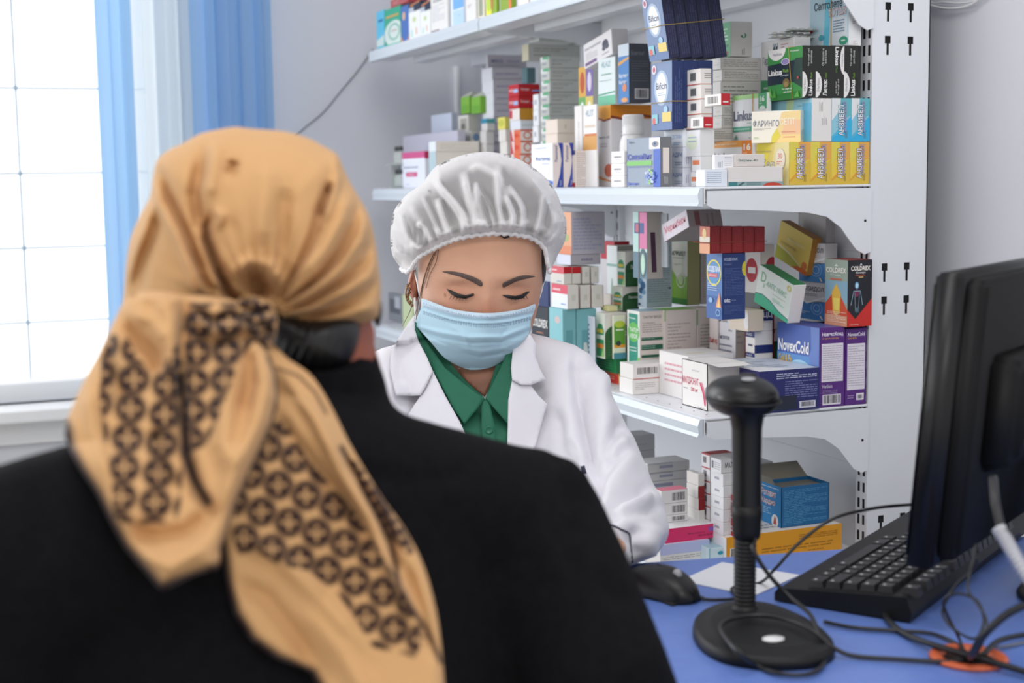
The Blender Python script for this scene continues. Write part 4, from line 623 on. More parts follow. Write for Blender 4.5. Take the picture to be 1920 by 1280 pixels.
# second row
aq = BX('tall grey blue box with dense side print and dark blue splashes on its front', 1196, 1212, 1260, 453, None, y=pl(1246, 722, 2, SH3)[1]+.03, yb=577, col='#b9c9d0', side='#b4c5cc', base=TOP[tv.name], L=[('r', 0, 0, 1, 1, '#cfe2f2'), ('r', .1, .68, .9, .76, '#7fa4d0'), ('r', .1, .52, .85, .57, '#3b4f90'), ('c', .3, .40, .22, .05, '#5f8fb8'), ('c', .6, .34, .28, .06, '#3f6a94'), ('c', .4, .26, .26, .05, '#2f4f7a'), ('c', .7, .24, .2, .04, '#6f9fc4'), ('c', .3, .16, .2, .03, '#7faacc'), ('c', .2, .05, .12, .02, '#2c3c70')], R=[('l', .05, .08, .92, .94, 26, '#7f949c', .3), ('c', .9, .29, .06, .015, '#2f4450')])
ae = BX('tall white and green box with a printed tree pattern and dark lettering', 1259, 1289, 1312, 426, None, y=aq['y0']+.006, yb=573, base=TOP[tv2.name], col='#b9b89c', side='#a8a878', L=[('r', 0, 0, 1, 1, '#dcdcd0'), ('r', 0, .80, 1, 1, '#d0e4d0'), ('c', .25, .90, .2, .06, '#7fc8a0'), ('c', .75, .92, .18, .08, '#9fd4a4'), ('p', [(0, .0), (1, 0), (1, .38), (.5, .28), (0, .46)], '#82b83c'), ('r', 0, 0, 1, .08, '#3f8c3c'), ('t', 'АЭРОЛЕТ', .05, .63, .90, .69, '#3f5040', 0, .04), ('l', .1, .59, .85, .61, 1, '#8a9484'), ('l', .2, .50, .8, .53, 2, '#9aa090'), ('o', .62, .32, .28, .10, .14, '#e8f0dc'), ('c', .62, .32, .16, .06, '#b8d49a')])
tz = BX('white box with a teal curved panel left of the blue throat remedy box', 1290, 1314, 1326, 451, None, y=ae['y0']+.003, yb=575, base=TOP[mi_t.name], col='#d6d2cc', L=[('r', 0, 0, 1, 1, '#e4e9e9'), ('p', [(0, .14), (.3, .22), (.55, .45), (.62, .72), (0, .72)], '#6a9fb0'), ('p', [(.62, .72), (.68, .72), (.60, .42), (.3, .18), (.24, .2), (.54, .45)], '#c8dadc'), ('t', 'Трависил', .08, .86, .92, .93, '#5f8ca8', 0, .03), ('l', .1, .77, .8, .82, 1, '#9fb0b4'), ('l', .5, .05, .85, .08, 1, '#8f9496')], side='#cfc6c0', R=[('l', .3, .1, .9, .9, 20, '#ada29e', .3)])
ko = BX('tall dark blue throat remedy box with a yellow oval on its front', 1325, 1354, 1398, 475, None, y=1.99, yb=600, col='#26407a', side='#263e78', L=[('r', 0, 0, 1, 1, '#4a78b8'), ('r', 0, 0, 1, .35, '#3a62a4'), ('o', .48, .70, .46, .20, .14, '#e8dc4c'), ('c', .48, .70, .38, .165, '#5a94cc'), ('t', 'КОДЕЛАК', .06, .70, .92, .80, '#eef2fa', 0, .05), ('r', .12, .63, .72, .69, '#d4505c'), ('t', 'БРОНХО', .16, .64, .68, .68, '#f6dcd8', 0, .02), ('l', .1, .42, .7, .55, 4, '#c8d8f0', .35), ('p', [(.62, .18), (.98, .18), (.86, .42)], '#e0946c'), ('p', [(.72, .18), (.90, .18), (.84, .34)], '#f0cc84'), ('c', .3, .28, .14, .04, '#8fb4e0'), ('o', .78, .10, .14, .05, .2, '#9fd0ee')], R=[('t', 'КОДЕЛАК', .08, .88, .66, .93, '#b9c4dc', 0, .04), ('l', .08, .82, .4, .86, 2, '#7f90bc'), ('c', .98, .76, .14, .11, '#d8cc3c'), ('l', .08, .36, .9, .78, 18, '#5a70a8', .3), ('t', 'otc', .08, .26, .34, .32, '#dfe5f0', 0, .05), ('l', .40, .28, .72, .30, 1, '#9fabc8'), ('l', .08, .08, .9, .22, 7, '#5a70a8', .3)])
rd = []
for i in range(5):
    a = [1331, 1351, 1373, 1394, 1415, 1435]
    rd.append(BX('dark red box in the row on the blue throat box, %s' % ['front one, golden faced', 'second one', 'third one', 'fourth one', 'rear one'][i], 1312 if i == 0 else None, a[i], a[i+1]-.5, 425, None, y=1.985, yb=471, base=TOP[ko.name], Ly=None if i == 0 else .046, col='#8f1c20', L=[('r', 0, 0, 1, 1, '#c86a54'), ('r', .0, .4, 1, .62, '#e8dccc'), ('r', 0, 0, 1, .36, '#e8a47c'), ('c', .48, .74, .2, .18, '#e8c88c')] if i == 0 else (), R=[('lv', .2, .1, .85, .9, 4, '#a83434')], group='dark red boxes tied with a rubber band'))
band_round('thin rubber band round the dark red boxes', rd[0]['x0'], 1.985, TOP[ko.name]+.018, rd[4]['x0']-rd[0]['x0']+.021, .05, c='#9c4a34')
hp = BX('white and dark red box with a round red emblem behind the leaning capsule box', 1397, 1426, 1452, 459, None, y=2.045, yb=584, base=SH3, col='#d9d3cb', L=[('r', 0, .0, 1, .58, '#7d1c22'), ('r', 0, .58, 1, .68, '#6a6e72'), ('r', 0, .68, 1, 1, '#d4d2d2'), ('c', .45, .83, .38, .08, '#a8323c'), ('r', .22, .81, .7, .85, '#d4d2d2'), ('r', .40, .1, .60, .46, '#c8b49a'), ('c', .5, .2, .3, .1, '#3a1a1c')], R=[('c', .85, .84, .5, .08, '#a8323c'), ('t', 'ХЕЛПЕР', .45, .81, 1, .86, '#e8dcd4', 0, .05), ('p', [(.15, .68), (.5, .75), (1, .69), (1, .62), (.1, .62)], '#2c3a2c'), ('r', 0, 0, 1, .62, '#7d1c22')])
# back row left: leaning pink box, striped pack
mp_ = BX('white box with slanted pink lettering leaning on the tall green box', 1240, 1292, 1345, 402, None, y=2.06, yb=445, base=TOP[aq.name]+.002, Hz=.030, Ly=.09, Rx=.065, col='#a49ea0', L=[('r', 0, 0, 1, 1, '#e0d9e4'), ('t', 'Меринберн', .10, .28, .92, .78, '#d05c78', 0, .03)], R=[('r', .2, .1, .35, .9, '#8a5c60'), ('lv', .5, .1, .8, .9, 2, '#8c8688')])
mp_.rotation_euler = (math.radians(-18), 0, 0); mp_.location.z += .030
BX('teal and pink box with a foot picture tied with a rubber band', 1187, 1213, 1243, 398, None, y=2.17, yb=458, base=TOP[aq.name]-.06, col='#b9b4ac', L=[('r', 0, .4, 1, 1, '#b8dcd8'), ('r', 0, 0, 1, .4, '#5f7f90'), ('r', .45, .45, 1, 1, '#d878a8'), ('r', .1, .68, .8, .84, '#4a5a94'), ('r', .2, .70, .45, .82, '#c86a84'), ('c', .72, .24, .25, .22, '#4a6670'), ('c', .72, .22, .14, .16, '#b8dcc8'), ('r', .42, 0, .46, 1, '#6a4a34')], R=[('p', [(.3, .1), (.6, .1), (.5, .7), (.2, .7)], '#4a2c44')])
BX('thin white and blue box between the teal pink box and the leaning pink lettered box', 1239, 1250, 1254, 400, None, y=2.15, yb=455, base=TOP[aq.name]-.04, col='#cfd8e0')
# green plantain boxes and left part of the lower shelf
lkL = [('r', .0, .0, 1, 1, '#e9efe2'), ('p', [(.08, .04), (.9, .04), (.9, .62), (.7, .76), (.3, .76), (.08, .62)], '#3f9a6a'), ('r', .12, .56, .8, .64, '#d8c84a'), ('r', .1, .42, .9, .52, '#dfe9e0'), ('r', .1, .22, .85, .32, '#e08c3c'), ('p', [(.6, .04), (.9, .04), (.9, .3)], '#a8d47a')]
lkR = [('r', 0, 0, 1, .55, '#2c5c34'), ('c', .72, .52, .72, .24, '#2c5c34'), ('t', 'Линкас', .35, .50, .98, .62, '#dfe6dc', 0, .03), ('l', .15, .06, .9, .40, 6, '#4c7a50', .3)]
yl = pl(1133, 697, 2, SH3)[1]
r0 = BX('orange and yellow small box lowest in the green pile near the coat sleeve', 1134, 1160, 1176, 700, sh=SH3, yb=721, col='#e9b84a', side='#e4c878', L=[('r', 0, 0, 1, 1, '#e86a4a'), ('c', .7, .4, .3, .4, '#d83c34'), ('l', .1, .3, .7, .7, 2, '#f2b8a0')], R=[('r', .45, .1, 1, .8, '#efe2bc'), ('b', .5, .15, .95, .75)])
r1 = BX('flat dark green box in the green pile near the coat sleeve', 1118, 1155, 1176, 673, r0, y=r0['y0']-.004, col='#1c7a44', side='#1c6a3c', L=[('l', .1, .2, .8, .85, 4, '#5fae7a', .3)], R=[('l', .4, .5, .9, .6, 1, '#5a9a6c')])
r2 = BX('white and green herbal syrup box standing on the flat green box', 1117, 1134, 1175, 588, r1, y=r0['y0']+.004, col='#e0ddd6', L=lkL, R=lkR)
BX('narrow green herbal box with a yellow top in front of the syrup box side', 1148, 1150, 1173, 592, r1, y=r0['y0']-.006, Ly=.006, col='#dfe4cc', R=[('r', .05, .30, .95, .82, '#5f9a3c'), ('c', .5, .80, .42, .08, '#b8c84a'), ('r', .05, .26, .95, .33, '#e09c34'), ('c', .4, .36, .2, .06, '#34403c'), ('r', 0, 0, 1, .14, '#4a8a9a'), ('l', .2, .62, .8, .72, 1, '#e0ecd8')])
BX('thin white and blue box left of the herbal syrup box', 1101, 1114, 1116, 594, None, y=r0['y0']+.02, yb=680, base=SH3, col='#dfe3f0', L=[('l', .1, .1, .3, .9, 12, '#4a7a8a', .5)])
w1 = BX('pale yellow small box on the herbal pile', 1125, 1140, 1150, 574, None, y=r0['y0']+.03, yb=590, base=TOP[r2.name]+.0005, Rx=.02, Ly=.03, col='#e6e2a8')
r3 = BX('green herbal syrup box in the middle of the stack', 1149, 1167, 1198, 538, r2, y=r0['y0']+.036, col='#dcd8d0', L=lkL, R=lkR)
r4 = BX('green herbal syrup box on top of the stack, under a dark open lid', 1157, 1172, 1200, 472, r3, y=r0['y0']+.036, col='#dcd8d0', L=lkL, R=lkR)
BX('white box with a leaf sprig behind the herbal syrup boxes', 1138, 1157, 1196, 461, None, y=r0['y0']+.115, yb=575, base=SH3, col='#a9a8a0', L=[('r', 0, 0, 1, 1, '#e6eceb'), ('c', .5, .55, .12, .2, '#8fae94'), ('c', .6, .4, .08, .16, '#6f9478'), ('r', 0, .84, 1, .86, '#8fb8ac')])
sm = BX('small cream box tucked behind the herbal pile', 1130, 1145, 1152, 552, None, y=r0['y0']+.10, yb=575, base=SH3, Ly=.03, col='#e0d6cc')
# teal pair, red and white row
te = []
yt_ = 2.33
for i, (a, b_) in enumerate(((1055, 1080), (1081, 1118))):
    te.append(BX('teal box with a pale bottle picture, %s of the pair beside the white coat shoulder' % ('left', 'right')[i], 1030 if i == 0 else None, a, b_, 580, None, y=yt_, base=SH3, Ly=.06, col='#74aeb4', L=[('r', 0, 0, 1, 1, '#84c0c8'), ('c', .6, .85, .2, .05, '#c8b8b8')] if i == 0 else (), R=[('r', .25, .45, .75, .72, '#5f98a0'), ('p', [(.3, 0), (.8, 0), (.6, .35), (.5, .55), (.35, .55), (.3, .3)], '#c4ccc8')], group='teal boxes at the back of the lower shelf'))
rw = []
for i, (a, b_) in enumerate(((1064, 1085), (1088, 1107), (1110, 1131))):
    rw.append(BX('white box with a red band, lower row, %s' % ['front one with the red band showing', 'second one', 'third one'][i], 1030 if i == 0 else None, a, b_, 535, te[0], y=yt_-.006 if i == 0 else yt_, Ly=.07, col='#d8d5ce', L=[('r', 0, .62, 1, 1, '#d4485c'), ('r', 0, 0, 1, .62, '#e6e9f2'), ('l', .1, .72, .55, .84, 1, '#f0ccd0', .8), ('l', .6, .15, .9, .22, 1, '#8fa4d0', .8)] if i == 0 else (), R=[('r', .35, .35, .7, .6, '#c6c4ba'), ('r', .97, 0, 1, 1, '#9c2c34')]))
for i, (a, b_) in enumerate(((1057, 1072), (1073, 1089), (1092, 1106), (1109, 1123))):
    BX('white box with a red band, upper row, %s' % ['front one with the red band showing', 'second one with a red top', 'third one', 'fourth one'][i], 1036 if i == 0 else None, a, b_, 500, rw[0], y=yt_+.01, Ly=.06, col='#d4d1ca', L=[('r', 0, .6, 1, 1, '#cf4a58'), ('l', .1, .72, .5, .84, 1, '#f0ccd0', .8), ('l', .5, .12, .9, .2, 1, '#8fb0c8', .8)] if i == 0 else (), R=[('r', 0, .62, 1, 1, '#b41c24')] if i < 2 else [('r', .35, .4, .7, .7, '#c2c0b6')])
zt_ = pl(1080, 497, 1, yt_+.02)[2]
lv_ = BX('lilac grey flat box under the big lilac box', 1051, 1070, 1126, 478, None, y=yt_+.02, base=zt_, Ly=.06, col='#a9a6ae', L=[('r', 0, 0, 1, 1, '#cfd2e2')], R=[('l', .35, .4, .9, .62, 1, '#77748c', .9)])
BX('big lilac box with an orange front and lines of print below the shelf bracket', 1054, 1071, 1134, 398, lv_, y=yt_+.02, Ly=.055, col='#b2afba', L=[('r', 0, 0, 1, 1, '#dca27c'), ('c', .5, .4, .3, .1, '#9cae6a'), ('r', 0, 0, 1, .2, '#d8845c')], R=[('l', .06, .1, .9, .88, 10, '#9a9cb4', .6)])
BX('white and red box behind the white box with the leaf sprig', 1125, 1152, 1180, 453, None, y=2.46, yb=480, Ly=.06, base=SH3, col='#dcd8da', L=[('r', 0, .86, 1, 1, '#c43c48')], side=None, R=[('r', 0, .90, 1, 1, '#b42c34')])
BX('black box with a white figure and lettering at the far side of the pharmacist neck', 1000, 1028, 1034, 577, None, y=2.42, base=SH3, Ly=.08, col='#20242e', L=[('c', .5, .15, .3, .14, '#8fb8d4'), ('t', 'COLDREX', .05, .70, .95, .82, '#e4e4e2', 0, .04), ('l', .3, .6, .7, .65, 1, '#b4785c')])
BX('navy box behind the black box by the pharmacist cheek', 1004, 1028, 1032, 528, None, y=2.51, base=SH3, Ly=.05, col='#2c3a6c')
# far left bits of the lower shelf seen between the two heads
BX('small grey box with dark print seen between the two people', 728, 752, 762, 553, SH3, d=.06, col='#8a8f96', L=[('r', .1, .3, .9, .8, '#5a606a'), ('r', .5, .5, .9, .9, '#b8c0c8')])
BX('pale green small box seen between the two people', 754, 772, 780, 556, SH3, d=.03, col='#c6d4a8')

# ================= bottom shelf
B4 = SH4
oy = pl(1365, 1070, 2, B4)[1]
orb = BX('long orange and white medicine box lying at the front of the bottom shelf', 1356, 1362, 1578, 1008, B4, y=YN+.02, Ly=.085, col='#e0a028', top='#e2dfda', L=[('r', 0, 0, 1, 1, '#e8eaee')], R=[('r', 0, 0, 1, 1, '#e09c24'), ('r', .03, .30, .10, .62, '#e8e4dc'), ('b', .04, .32, .09, .60), ('l', .30, .30, .92, .50, 2, '#a8741c', .35), ('l', .62, .62, .96, .82, 3, '#a8741c', .35), ('l', .70, .18, .96, .26, 1, '#a8741c')], T=[('l', .28, .25, .72, .6, 2, '#8f949a', .5)])
rt_ = BX('blue box with red white lettering, lid open, on the long orange box', 1427, 1465, 1555, 914, orb, y=YN+.035, col='#1f6a9c', open_='lid', inner='#8a8578', L=[('r', 0, 0, 1, 1, '#2f86c4'), ('t', 'Ротавит', .02, .68, .76, .86, '#b8343a', 0, .07), ('t', 'Ротавит', .03, .69, .75, .85, '#f4eef0', 0, .01), ('t', 'Кардио', .02, .45, .72, .64, '#b8343a', 0, .07), ('t', 'Кардио', .03, .46, .71, .63, '#f4eef0', 0, .01), ('l', .02, .24, .52, .42, 4, '#a8cce6', .4), ('l', .04, .90, .9, .95, 1, '#cfe2f0'), ('c', .72, .12, .17, .17, '#eef0f2'), ('p', [(.64, .04), (.80, .04), (.76, .20), (.70, .24)], '#c8503c')], R=[('l', .05, .06, .95, .92, 22, '#4f93bd', .4)], side='#1f6496')
wt = BX('white box with a teal printed mark behind the scanner handle on the bottom shelf', 1395, 1400, 1450, 870, None, y=2.03, base=B4, Ly=.05, col='#d6d8da', R=[('c', .55, .86, .08, .03, '#7fc4c8'), ('l', .7, .84, .95, .88, 1, '#b0b4b8', .7)])
ST('white box, {n} in the tall front stack behind the scanner handle', [863, 888, 912, 934, 957, 980, 1004, 1030], 1333, 1356, 1376, base=B4, y=YN+.03, col='#dcdcdc', L=[('r', 0, 0, 1, 1, '#e8eaee'), ('r', .3, .4, .68, .6, '#a9abb6')], specs=[dict(L=[('r', 0, 0, 1, 1, '#e8eaee'), ('r', .08, .25, .26, .8, '#7a7e8a'), ('l', .35, .2, .9, .8, 4, '#b8bac2')], R=[('t', 'МАЛ', .3, .4, .9, .8, '#3a3d46', 0, .04)], xe=1352)]+[None]*7, jit=.6)
ST('red edged white box, {n} in the rear stack behind the tall front stack', [852, 878, 903, 926, 950, 975, 1000], 1316, 1331, 1375, base=B4, y=1.975, col='#dcd9d8', L=[('r', 0, 0, 1, 1, '#e4e2e6'), ('r', 0, .9, 1, 1, '#b8484a'), ('b', .2, .3, .6, .75)], specs=[dict(top='#b4302c')]+[None]*6, jit=.8)
ST('small red and white box, {n} of the pile partly behind the scanner', [928, 952, 975, 1000], 1360, 1376, 1392, base=B4, y=YN+.022, Ly=None, Rx=.03, col='#e2d8d8', L=[('r', 0, .55, 1, 1, '#cf2c3c'), ('r', 0, 0, 1, .1, '#b4282c'), ('l', .1, .2, .9, .45, 1, '#c86a74', .6)])
ST('white box in the short pile with dark red ends, {n}', [889, 912, 935, 957, 978], 1288, 1310, 1322, base=B4, y=1.985, col='#dedbd8', jit=1, R=[('r', 0, 0, 1, 1, '#8f2428')], specs=[dict(R=()), None, None, dict(R=()), dict(R=())])
lil = BX('lilac white flat box lowest left on the bottom shelf', 1232, 1238, 1330, 1022, B4, y=1.95, Ly=.09, col='#e2e0de', top='#c8cce8', R=[('r', 0, .55, 1, 1, '#b8c0e4'), ('l', .06, .32, .9, .48, 2, '#a9a7a5', .35)])
pkb = BX('pink and white box tied with a thread under the barcode boxes', 1240, 1246, 1354, 992, lil, y=1.955, Ly=.09, col='#e0dee0', R=[('r', 0, 0, 1, 1, '#d8366c'), ('l', .40, .35, .7, .6, 1, '#a8305c'), ('r', .76, .5, .93, .8, '#8a5ab0'), ('l', .58, .2, .92, .36, 1, '#b02c5c', .8)])
ST('white box with a large barcode facing the desk, {n} of the three', [921, 946, 968], 1226, 1240, 1290, base=pkb, y=1.99, col='#e0dedd', R=[('b', .40, .2, .88, .8)], specs=[dict(top='#d4788c'), None, None])
BX('teal white small box beside the lilac white flat box', 1322, 1330, 1356, 1028, B4, y=YN+.03, Ly=.05, col='#cfe4ea', top='#9fc0cc', R=[('c', .8, .7, .2, .1, '#2f9ab8'), ('r', 0, .4, .05, 1, '#58a8b8')])
ST('grey white box, {n} of the three behind the large barcode boxes', [870, 888, 904], 1206, 1214, 1293, base=B4, y=2.12, Ly=.05, col='#c9c9ca', R=[('r', .28, .4, .6, .7, '#9a9cb0'), ('r', 0, .9, .6, .96, '#8f92a8')])
ST('plain grey box, {n} of the two at the back beside the white sleeve', [820, 849], 1150, 1158, 1228, base=B4, y=2.25, Ly=.05, col='#b9babd', R=[('l', .3, .3, .8, .5, 1, '#a2a3a8')])
ST('supporting white carton under the barcode boxes, {n}', [905, 965, 1020], 1160, 1172, 1232, base=B4, y=2.21, Ly=.05, col='#d8d6d4')
# ------------------------------------------------------------------ the desk and what stands on it
DZ = 0.75
deskm = mat('blue_laminate', '#6480c6', .34, noise=.05, nscale=90, bump=.04, bscale=400); edgem = mat('desk_edge_band', '#4a62b4', .4); legm = mat('desk_panel', '#b9bcc6', .5)
A = pl(1190, 1056, 2, DZ)[:2]; Bq = pl(1715, 1020, 2, DZ)[:2]; dv = (Bq-A)/np.linalg.norm(Bq-A); nv = np.array([dv[1], -dv[0]])   # along the back edge, and towards the camera side
P0 = A-dv*.075; P1 = Bq+dv*.50; P1 = P1 if P1[0] < 1.56 else Bq+dv*((1.56-Bq[0])/dv[0]); P3 = P0+nv*.62; P2 = P1+nv*.62
desk = empty('desk', (P0[0], P0[1], 0), 'blue topped office desk between the two people with scanner, keyboard and monitor on it', 'desk')
def quadbox(mb, pts, z0, z1, M, bev=0):
    mb.prism([tuple(p) for p in pts], 2, z0, z1, M)
mb = MB(); quadbox(mb, [P0, P3, P2, P1], DZ-.022, DZ, deskm); mb.build('desk_top', desk, off=(P0[0], P0[1], 0))
mb = MB(); quadbox(mb, [P0-nv*.001, P1-nv*.001, P1, P0], DZ-.0225, DZ-.0004, edgem); mb.build('edge_band', desk, off=(P0[0], P0[1], 0))
for a in (P0+dv*.22, P1-dv*.05):
    mb = MB(); quadbox(mb, [a+nv*.03, a+nv*.59, a+nv*.59+dv*.018, a+nv*.03+dv*.018], 0, DZ-.022, legm); mb.build('side_panel', desk, off=(P0[0], P0[1], 0))
mb = MB(); quadbox(mb, [P0+dv*.24+nv*.40, P1-dv*.05+nv*.40, P1-dv*.05+nv*.416, P0+dv*.24+nv*.416], .25, DZ-.022, legm); mb.build('modesty_panel', desk, off=(P0[0], P0[1], 0))
# paper
pp = [pl(x, y, 2, DZ+.0008) for x, y in ((1354, 1054), (1499, 1078), (1413, 1117), (1275, 1088))]
mb = MB(); mb.prism([tuple(p[:2]) for p in pp], 2, DZ+.0003, DZ+.0012, mat('paper', '#d9dbe0', .8)); tag(mb.build('paper_sheet', off=pp[0], loc=pp[0]), 'blank white sheet of paper lying on the blue desk behind the scanner', 'paper')
# barcode scanner on its stand
blk = mat('black_matte_plastic', '#101012', .5, spec=.32, bump=.12, bscale=900); blk2 = mat('black_satin_plastic', '#121214', .40, spec=.36); rub = mat('black_rubber', '#121214', .6)
grey = mat('grey_button', '#9a9b9f', .35); white_ = mat('white_sticker', '#e4e4e6', .5)
sc_c = pl(1404, 1172, 2, DZ); sc = empty('barcode_scanner', tuple(sc_c), 'black handheld barcode scanner standing upright in its round based gooseneck stand', 'barcode scanner')
# stand base: rounded teardrop plate
cx, cy = sc_c[0], sc_c[1]
outl = [pl(x, y, 2, DZ+.004)[:2]-sc_c[:2] for x, y in ((1300, 1190), (1303, 1168), (1325, 1150), (1360, 1140), (1400, 1137), (1445, 1143), (1492, 1160), (1535, 1183), (1563, 1212), (1560, 1232), (1525, 1246), (1470, 1250), (1410, 1247), (1355, 1236), (1318, 1216))]
outl = [Vector((p[0], p[1], 0)) for p in outl]; outl = spline(outl, 6, True)
ctr = sum(outl, Vector())/len(outl); mb = MB(); N = len(outl); rings = [(1.0, .0003), (1.0, .006), (.985, .010), (.93, .0125), (.80, .0135), (.78, .0150), (.70, .0155), (.3, .0165)]
vs = []; fs = []
for s_, h in rings:
    for p in outl: q = ctr+(p-ctr)*s_; vs.append((q.x, q.y, h))
for i in range(len(rings)-1):
    for k in range(N): fs.append((i*N+k, i*N+(k+1) % N, (i+1)*N+(k+1) % N, (i+1)*N+k))
fs.append(tuple((len(rings)-1)*N+k for k in range(N))); fs.append(tuple(range(N))[::-1]); mb.add(vs, fs, blk, True); stb = mb.build('stand_base', sc)
p = pl(1450, 1198, 2, DZ+.016)-sc_c; mb = MB(); mb.lathe([(.0105, 0), (.0105, .0006)], (p[0], p[1], .0162), white_, 28, sy=.8); mb.build('round_sticker', stb)
# gooseneck
sx_, sy_ = 0.0, 0.0; neck0 = pl(1396, 1143, 2, DZ+.014)-sc_c; 
zt = lambda py, x=1398: pl(x, py, 1, sc_c[1]+neck0[1])[2]-sc_c[2]
zn1, zh0, zh1, zhead = zt(985), zt(1003), zt(785), zt(742)
ctrx = lambda px, py: pl(px, py, 1, sc_c[1]+neck0[1])[0]-sc_c[0]
xa, xb = ctrx(1397, 1130), ctrx(1400, 900)
mb = MB(); prof = [(.014, .010), (.013, .016), (.0105, .019)]; z = .020
while z < zn1: prof += [(.0100, z), (.0108, z+.0012), (.0108, z+.0024), (.0098, z+.0034)]; z += .0040
mb.lathe(prof, (neck0[0], neck0[1], 0), rub, 28, axis=(xb-xa, 0, .2)); mb.build('gooseneck', sc)
hx = xb; mb = MB()
mb.lathe([(.0105, zh0-.004), (.0128, zh0-.002), (.0138, zh0+.004), (.0142, zh0+.016), (.0148, zh0+.020), (.0148, zh0+.030)], (hx, neck0[1], 0), blk, 32); mb.build('stand_cup', sc)
mb = MB(); H1 = zhead-.004
mb.lathe([(.0120, zh0+.004), (.0140, zh0+.010), (.0141, zh0+.03), (.0137, (zh0+zh1)/2), (.0145, zh1-.01), (.0165, zh1+.003), (.0215, zh1+.010), (.0275, zh1+.017), (.030, zh1+.024)], (hx, neck0[1], 0), blk2, 36); hd = mb.build('scanner_handle', sc)
# head: a flattened egg pointing away from the camera
def egg(c, rx, ry, rz, M, mb, seg=40, rg=24, axis=(0, 0, 1), pw=1.0):
    vs = []; fs = []
    for i in range(rg+1):
        t = math.pi*i/rg
        for k in range(seg):
            a = 2*math.pi*k/seg; x, y, z = math.sin(t)*math.cos(a), math.sin(t)*math.sin(a), math.cos(t)
            vs.append((c[0]+rx*x, c[1]+ry*y*(1+.12*y), c[2]+rz*(abs(z)**pw)*(1 if z > 0 else -1)))
    for i in range(rg):
        for k in range(seg): fs.append((i*seg+k, (i+1)*seg+k, (i+1)*seg+(k+1) % seg, i*seg+(k+1) % seg))
    mb.add(vs, fs, M, True)
hz = zt(747, 1398)
mb = MB(); egg((hx+.003, neck0[1]+.012, hz), .0315, .043, .0205, blk2, mb, pw=.9); hdo = mb.build('scanner_head', sc)
mb = MB(); mb.tube([(hx+.003+.0320*math.cos(a), neck0[1]+.012+.0440*math.sin(a), hz-.003) for a in [i*math.pi/20 for i in range(40)]], .0011, rub, 6, closed=True); mb.build('seam', hdo)
mb = MB(); mb.lathe([(.0075, 0), (.0075, .0008), (.005, .0014)], (hx-.001, neck0[1]-.004, hz+.0190), grey, 24, axis=(0, -.25, 1), sy=.6); mb.build('trigger_light', hdo)
mb = MB(); mb.lathe([(.008, 0), (.008, .004), (.005, .0045)], (hx+.0125, neck0[1]+.02, hz+.0165), rub, 20); mb.build('button', hdo)
D2 = lambda x, y, z=0.0: pl(x, y, 2, DZ+z)
cab = mat('black_cable_sheath', '#17171a', .4)
q0 = sc_c+np.array([hx+.002, neck0[1]-.012, zh0-.002]); zc = lambda px, py, dy: pl(px, py, 1, sc_c[1]+dy)
mb = MB(); P = [q0+np.array([0, .004, .01]), q0, zc(1412, 1030, -.016), zc(1440, 1075, -.024), zc(1480, 1118, -.034), D2(1522, 1180, .012)+np.array([0, 0, .012]), D2(1545, 1222, .006), D2(1540, 1250, .004), D2(1510, 1264, .004), D2(1460, 1262, .004), D2(1420, 1248, .004), D2(1385, 1222, .022), D2(1358, 1192, .022), D2(1352, 1172, .022), D2(1378, 1158, .022), D2(1420, 1153, .022), D2(1470, 1160, .022), D2(1520, 1180, .021), D2(1560, 1212, .010), D2(1600, 1229, .0035), D2(1680, 1235, .0035), D2(1760, 1240, .0035), D2(1806, 1238, .0035), D2(1822, 1232, .002)]
mb.tube(P, .0021, cab, 8, smooth_n=7); tag(mb.build('scanner_cable'), 'black cable looping from the scanner over its base to the orange ringed hole', 'cable')
# mouse
mo = D2(1236, 1110); mdir = math.atan2(*(pl(1160, 1075, 2, DZ)-pl(1305, 1128, 2, DZ))[[1, 0]])
ms = empty('computer_mouse', tuple(mo), 'black computer mouse on the blue desk beside the black coat sleeve', 'mouse')
def mouse_mesh():
    mb = MB(); vs = []; fs = []; nx, ny = 26, 18; L_, W_ = .112, .060
    def hgt(u): return .027*(math.sin(math.pi*min(1, max(0, u))**.82))**.55
    for j in range(ny+1):
        a = math.pi*j/ny
        for i in range(nx+1):
            u = i/nx; t = max(1e-3, math.sin(math.pi*u))**.42; x = (u-.5)*L_; wy = W_/2*t*(1-.10*math.sin(2*math.pi*u)); hh = max(.004, hgt(u)) if 0 < i < nx else .003
            vs.append((x, -wy*math.cos(a), .0025+hh*(math.sin(a)**.75)))
    for j in range(ny):
        for i in range(nx): fs.append((j*(nx+1)+i, j*(nx+1)+i+1, (j+1)*(nx+1)+i+1, (j+1)*(nx+1)+i))
    mb.add(vs, fs, blk2, True); return mb
mb = mouse_mesh(); o = mb.build('mouse_body', ms); ms.rotation_euler = (0, 0, mdir)
mb = MB(); mb.lathe([(.004, -.003), (.0055, -.0015), (.0055, .0015), (.004, .003)], (-.030, 0, .0262), grey, 20, axis=(0, 1, 0)); mb.build('scroll_wheel', ms)
mb = MB(); mb.tube([(-.055, 0, .012), (-.04, 0, .0215), (-.02, 0, .0278), (.004, 0, .0298)], .0006, rub, 6, smooth_n=5); mb.build('button_seam', ms)
mb = MB(); mb.box((-.048, -.022, .0003), (.048, .022, .003), rub, .001); mb.build('mouse_foot', ms)
mb = MB(); P = [D2(1296, 1117, .008), D2(1315, 1122, .003), D2(1345, 1124, .0025), D2(1380, 1120, .0025), D2(1402, 1116, .0025)+np.array([0, .03, 0]), D2(1425, 1092, .0025), pl(1455, 1064, 1, 1.215), pl(1500, 1016, 1, 1.21), pl(1560, 973, 1, 1.205), pl(1625, 955, 1, 1.20), pl(1690, 947, 1, 1.20), pl(1740, 948, 1, 1.20), pl(1790, 975, 1, 1.20), pl(1840, 1010, 1, 1.20)]
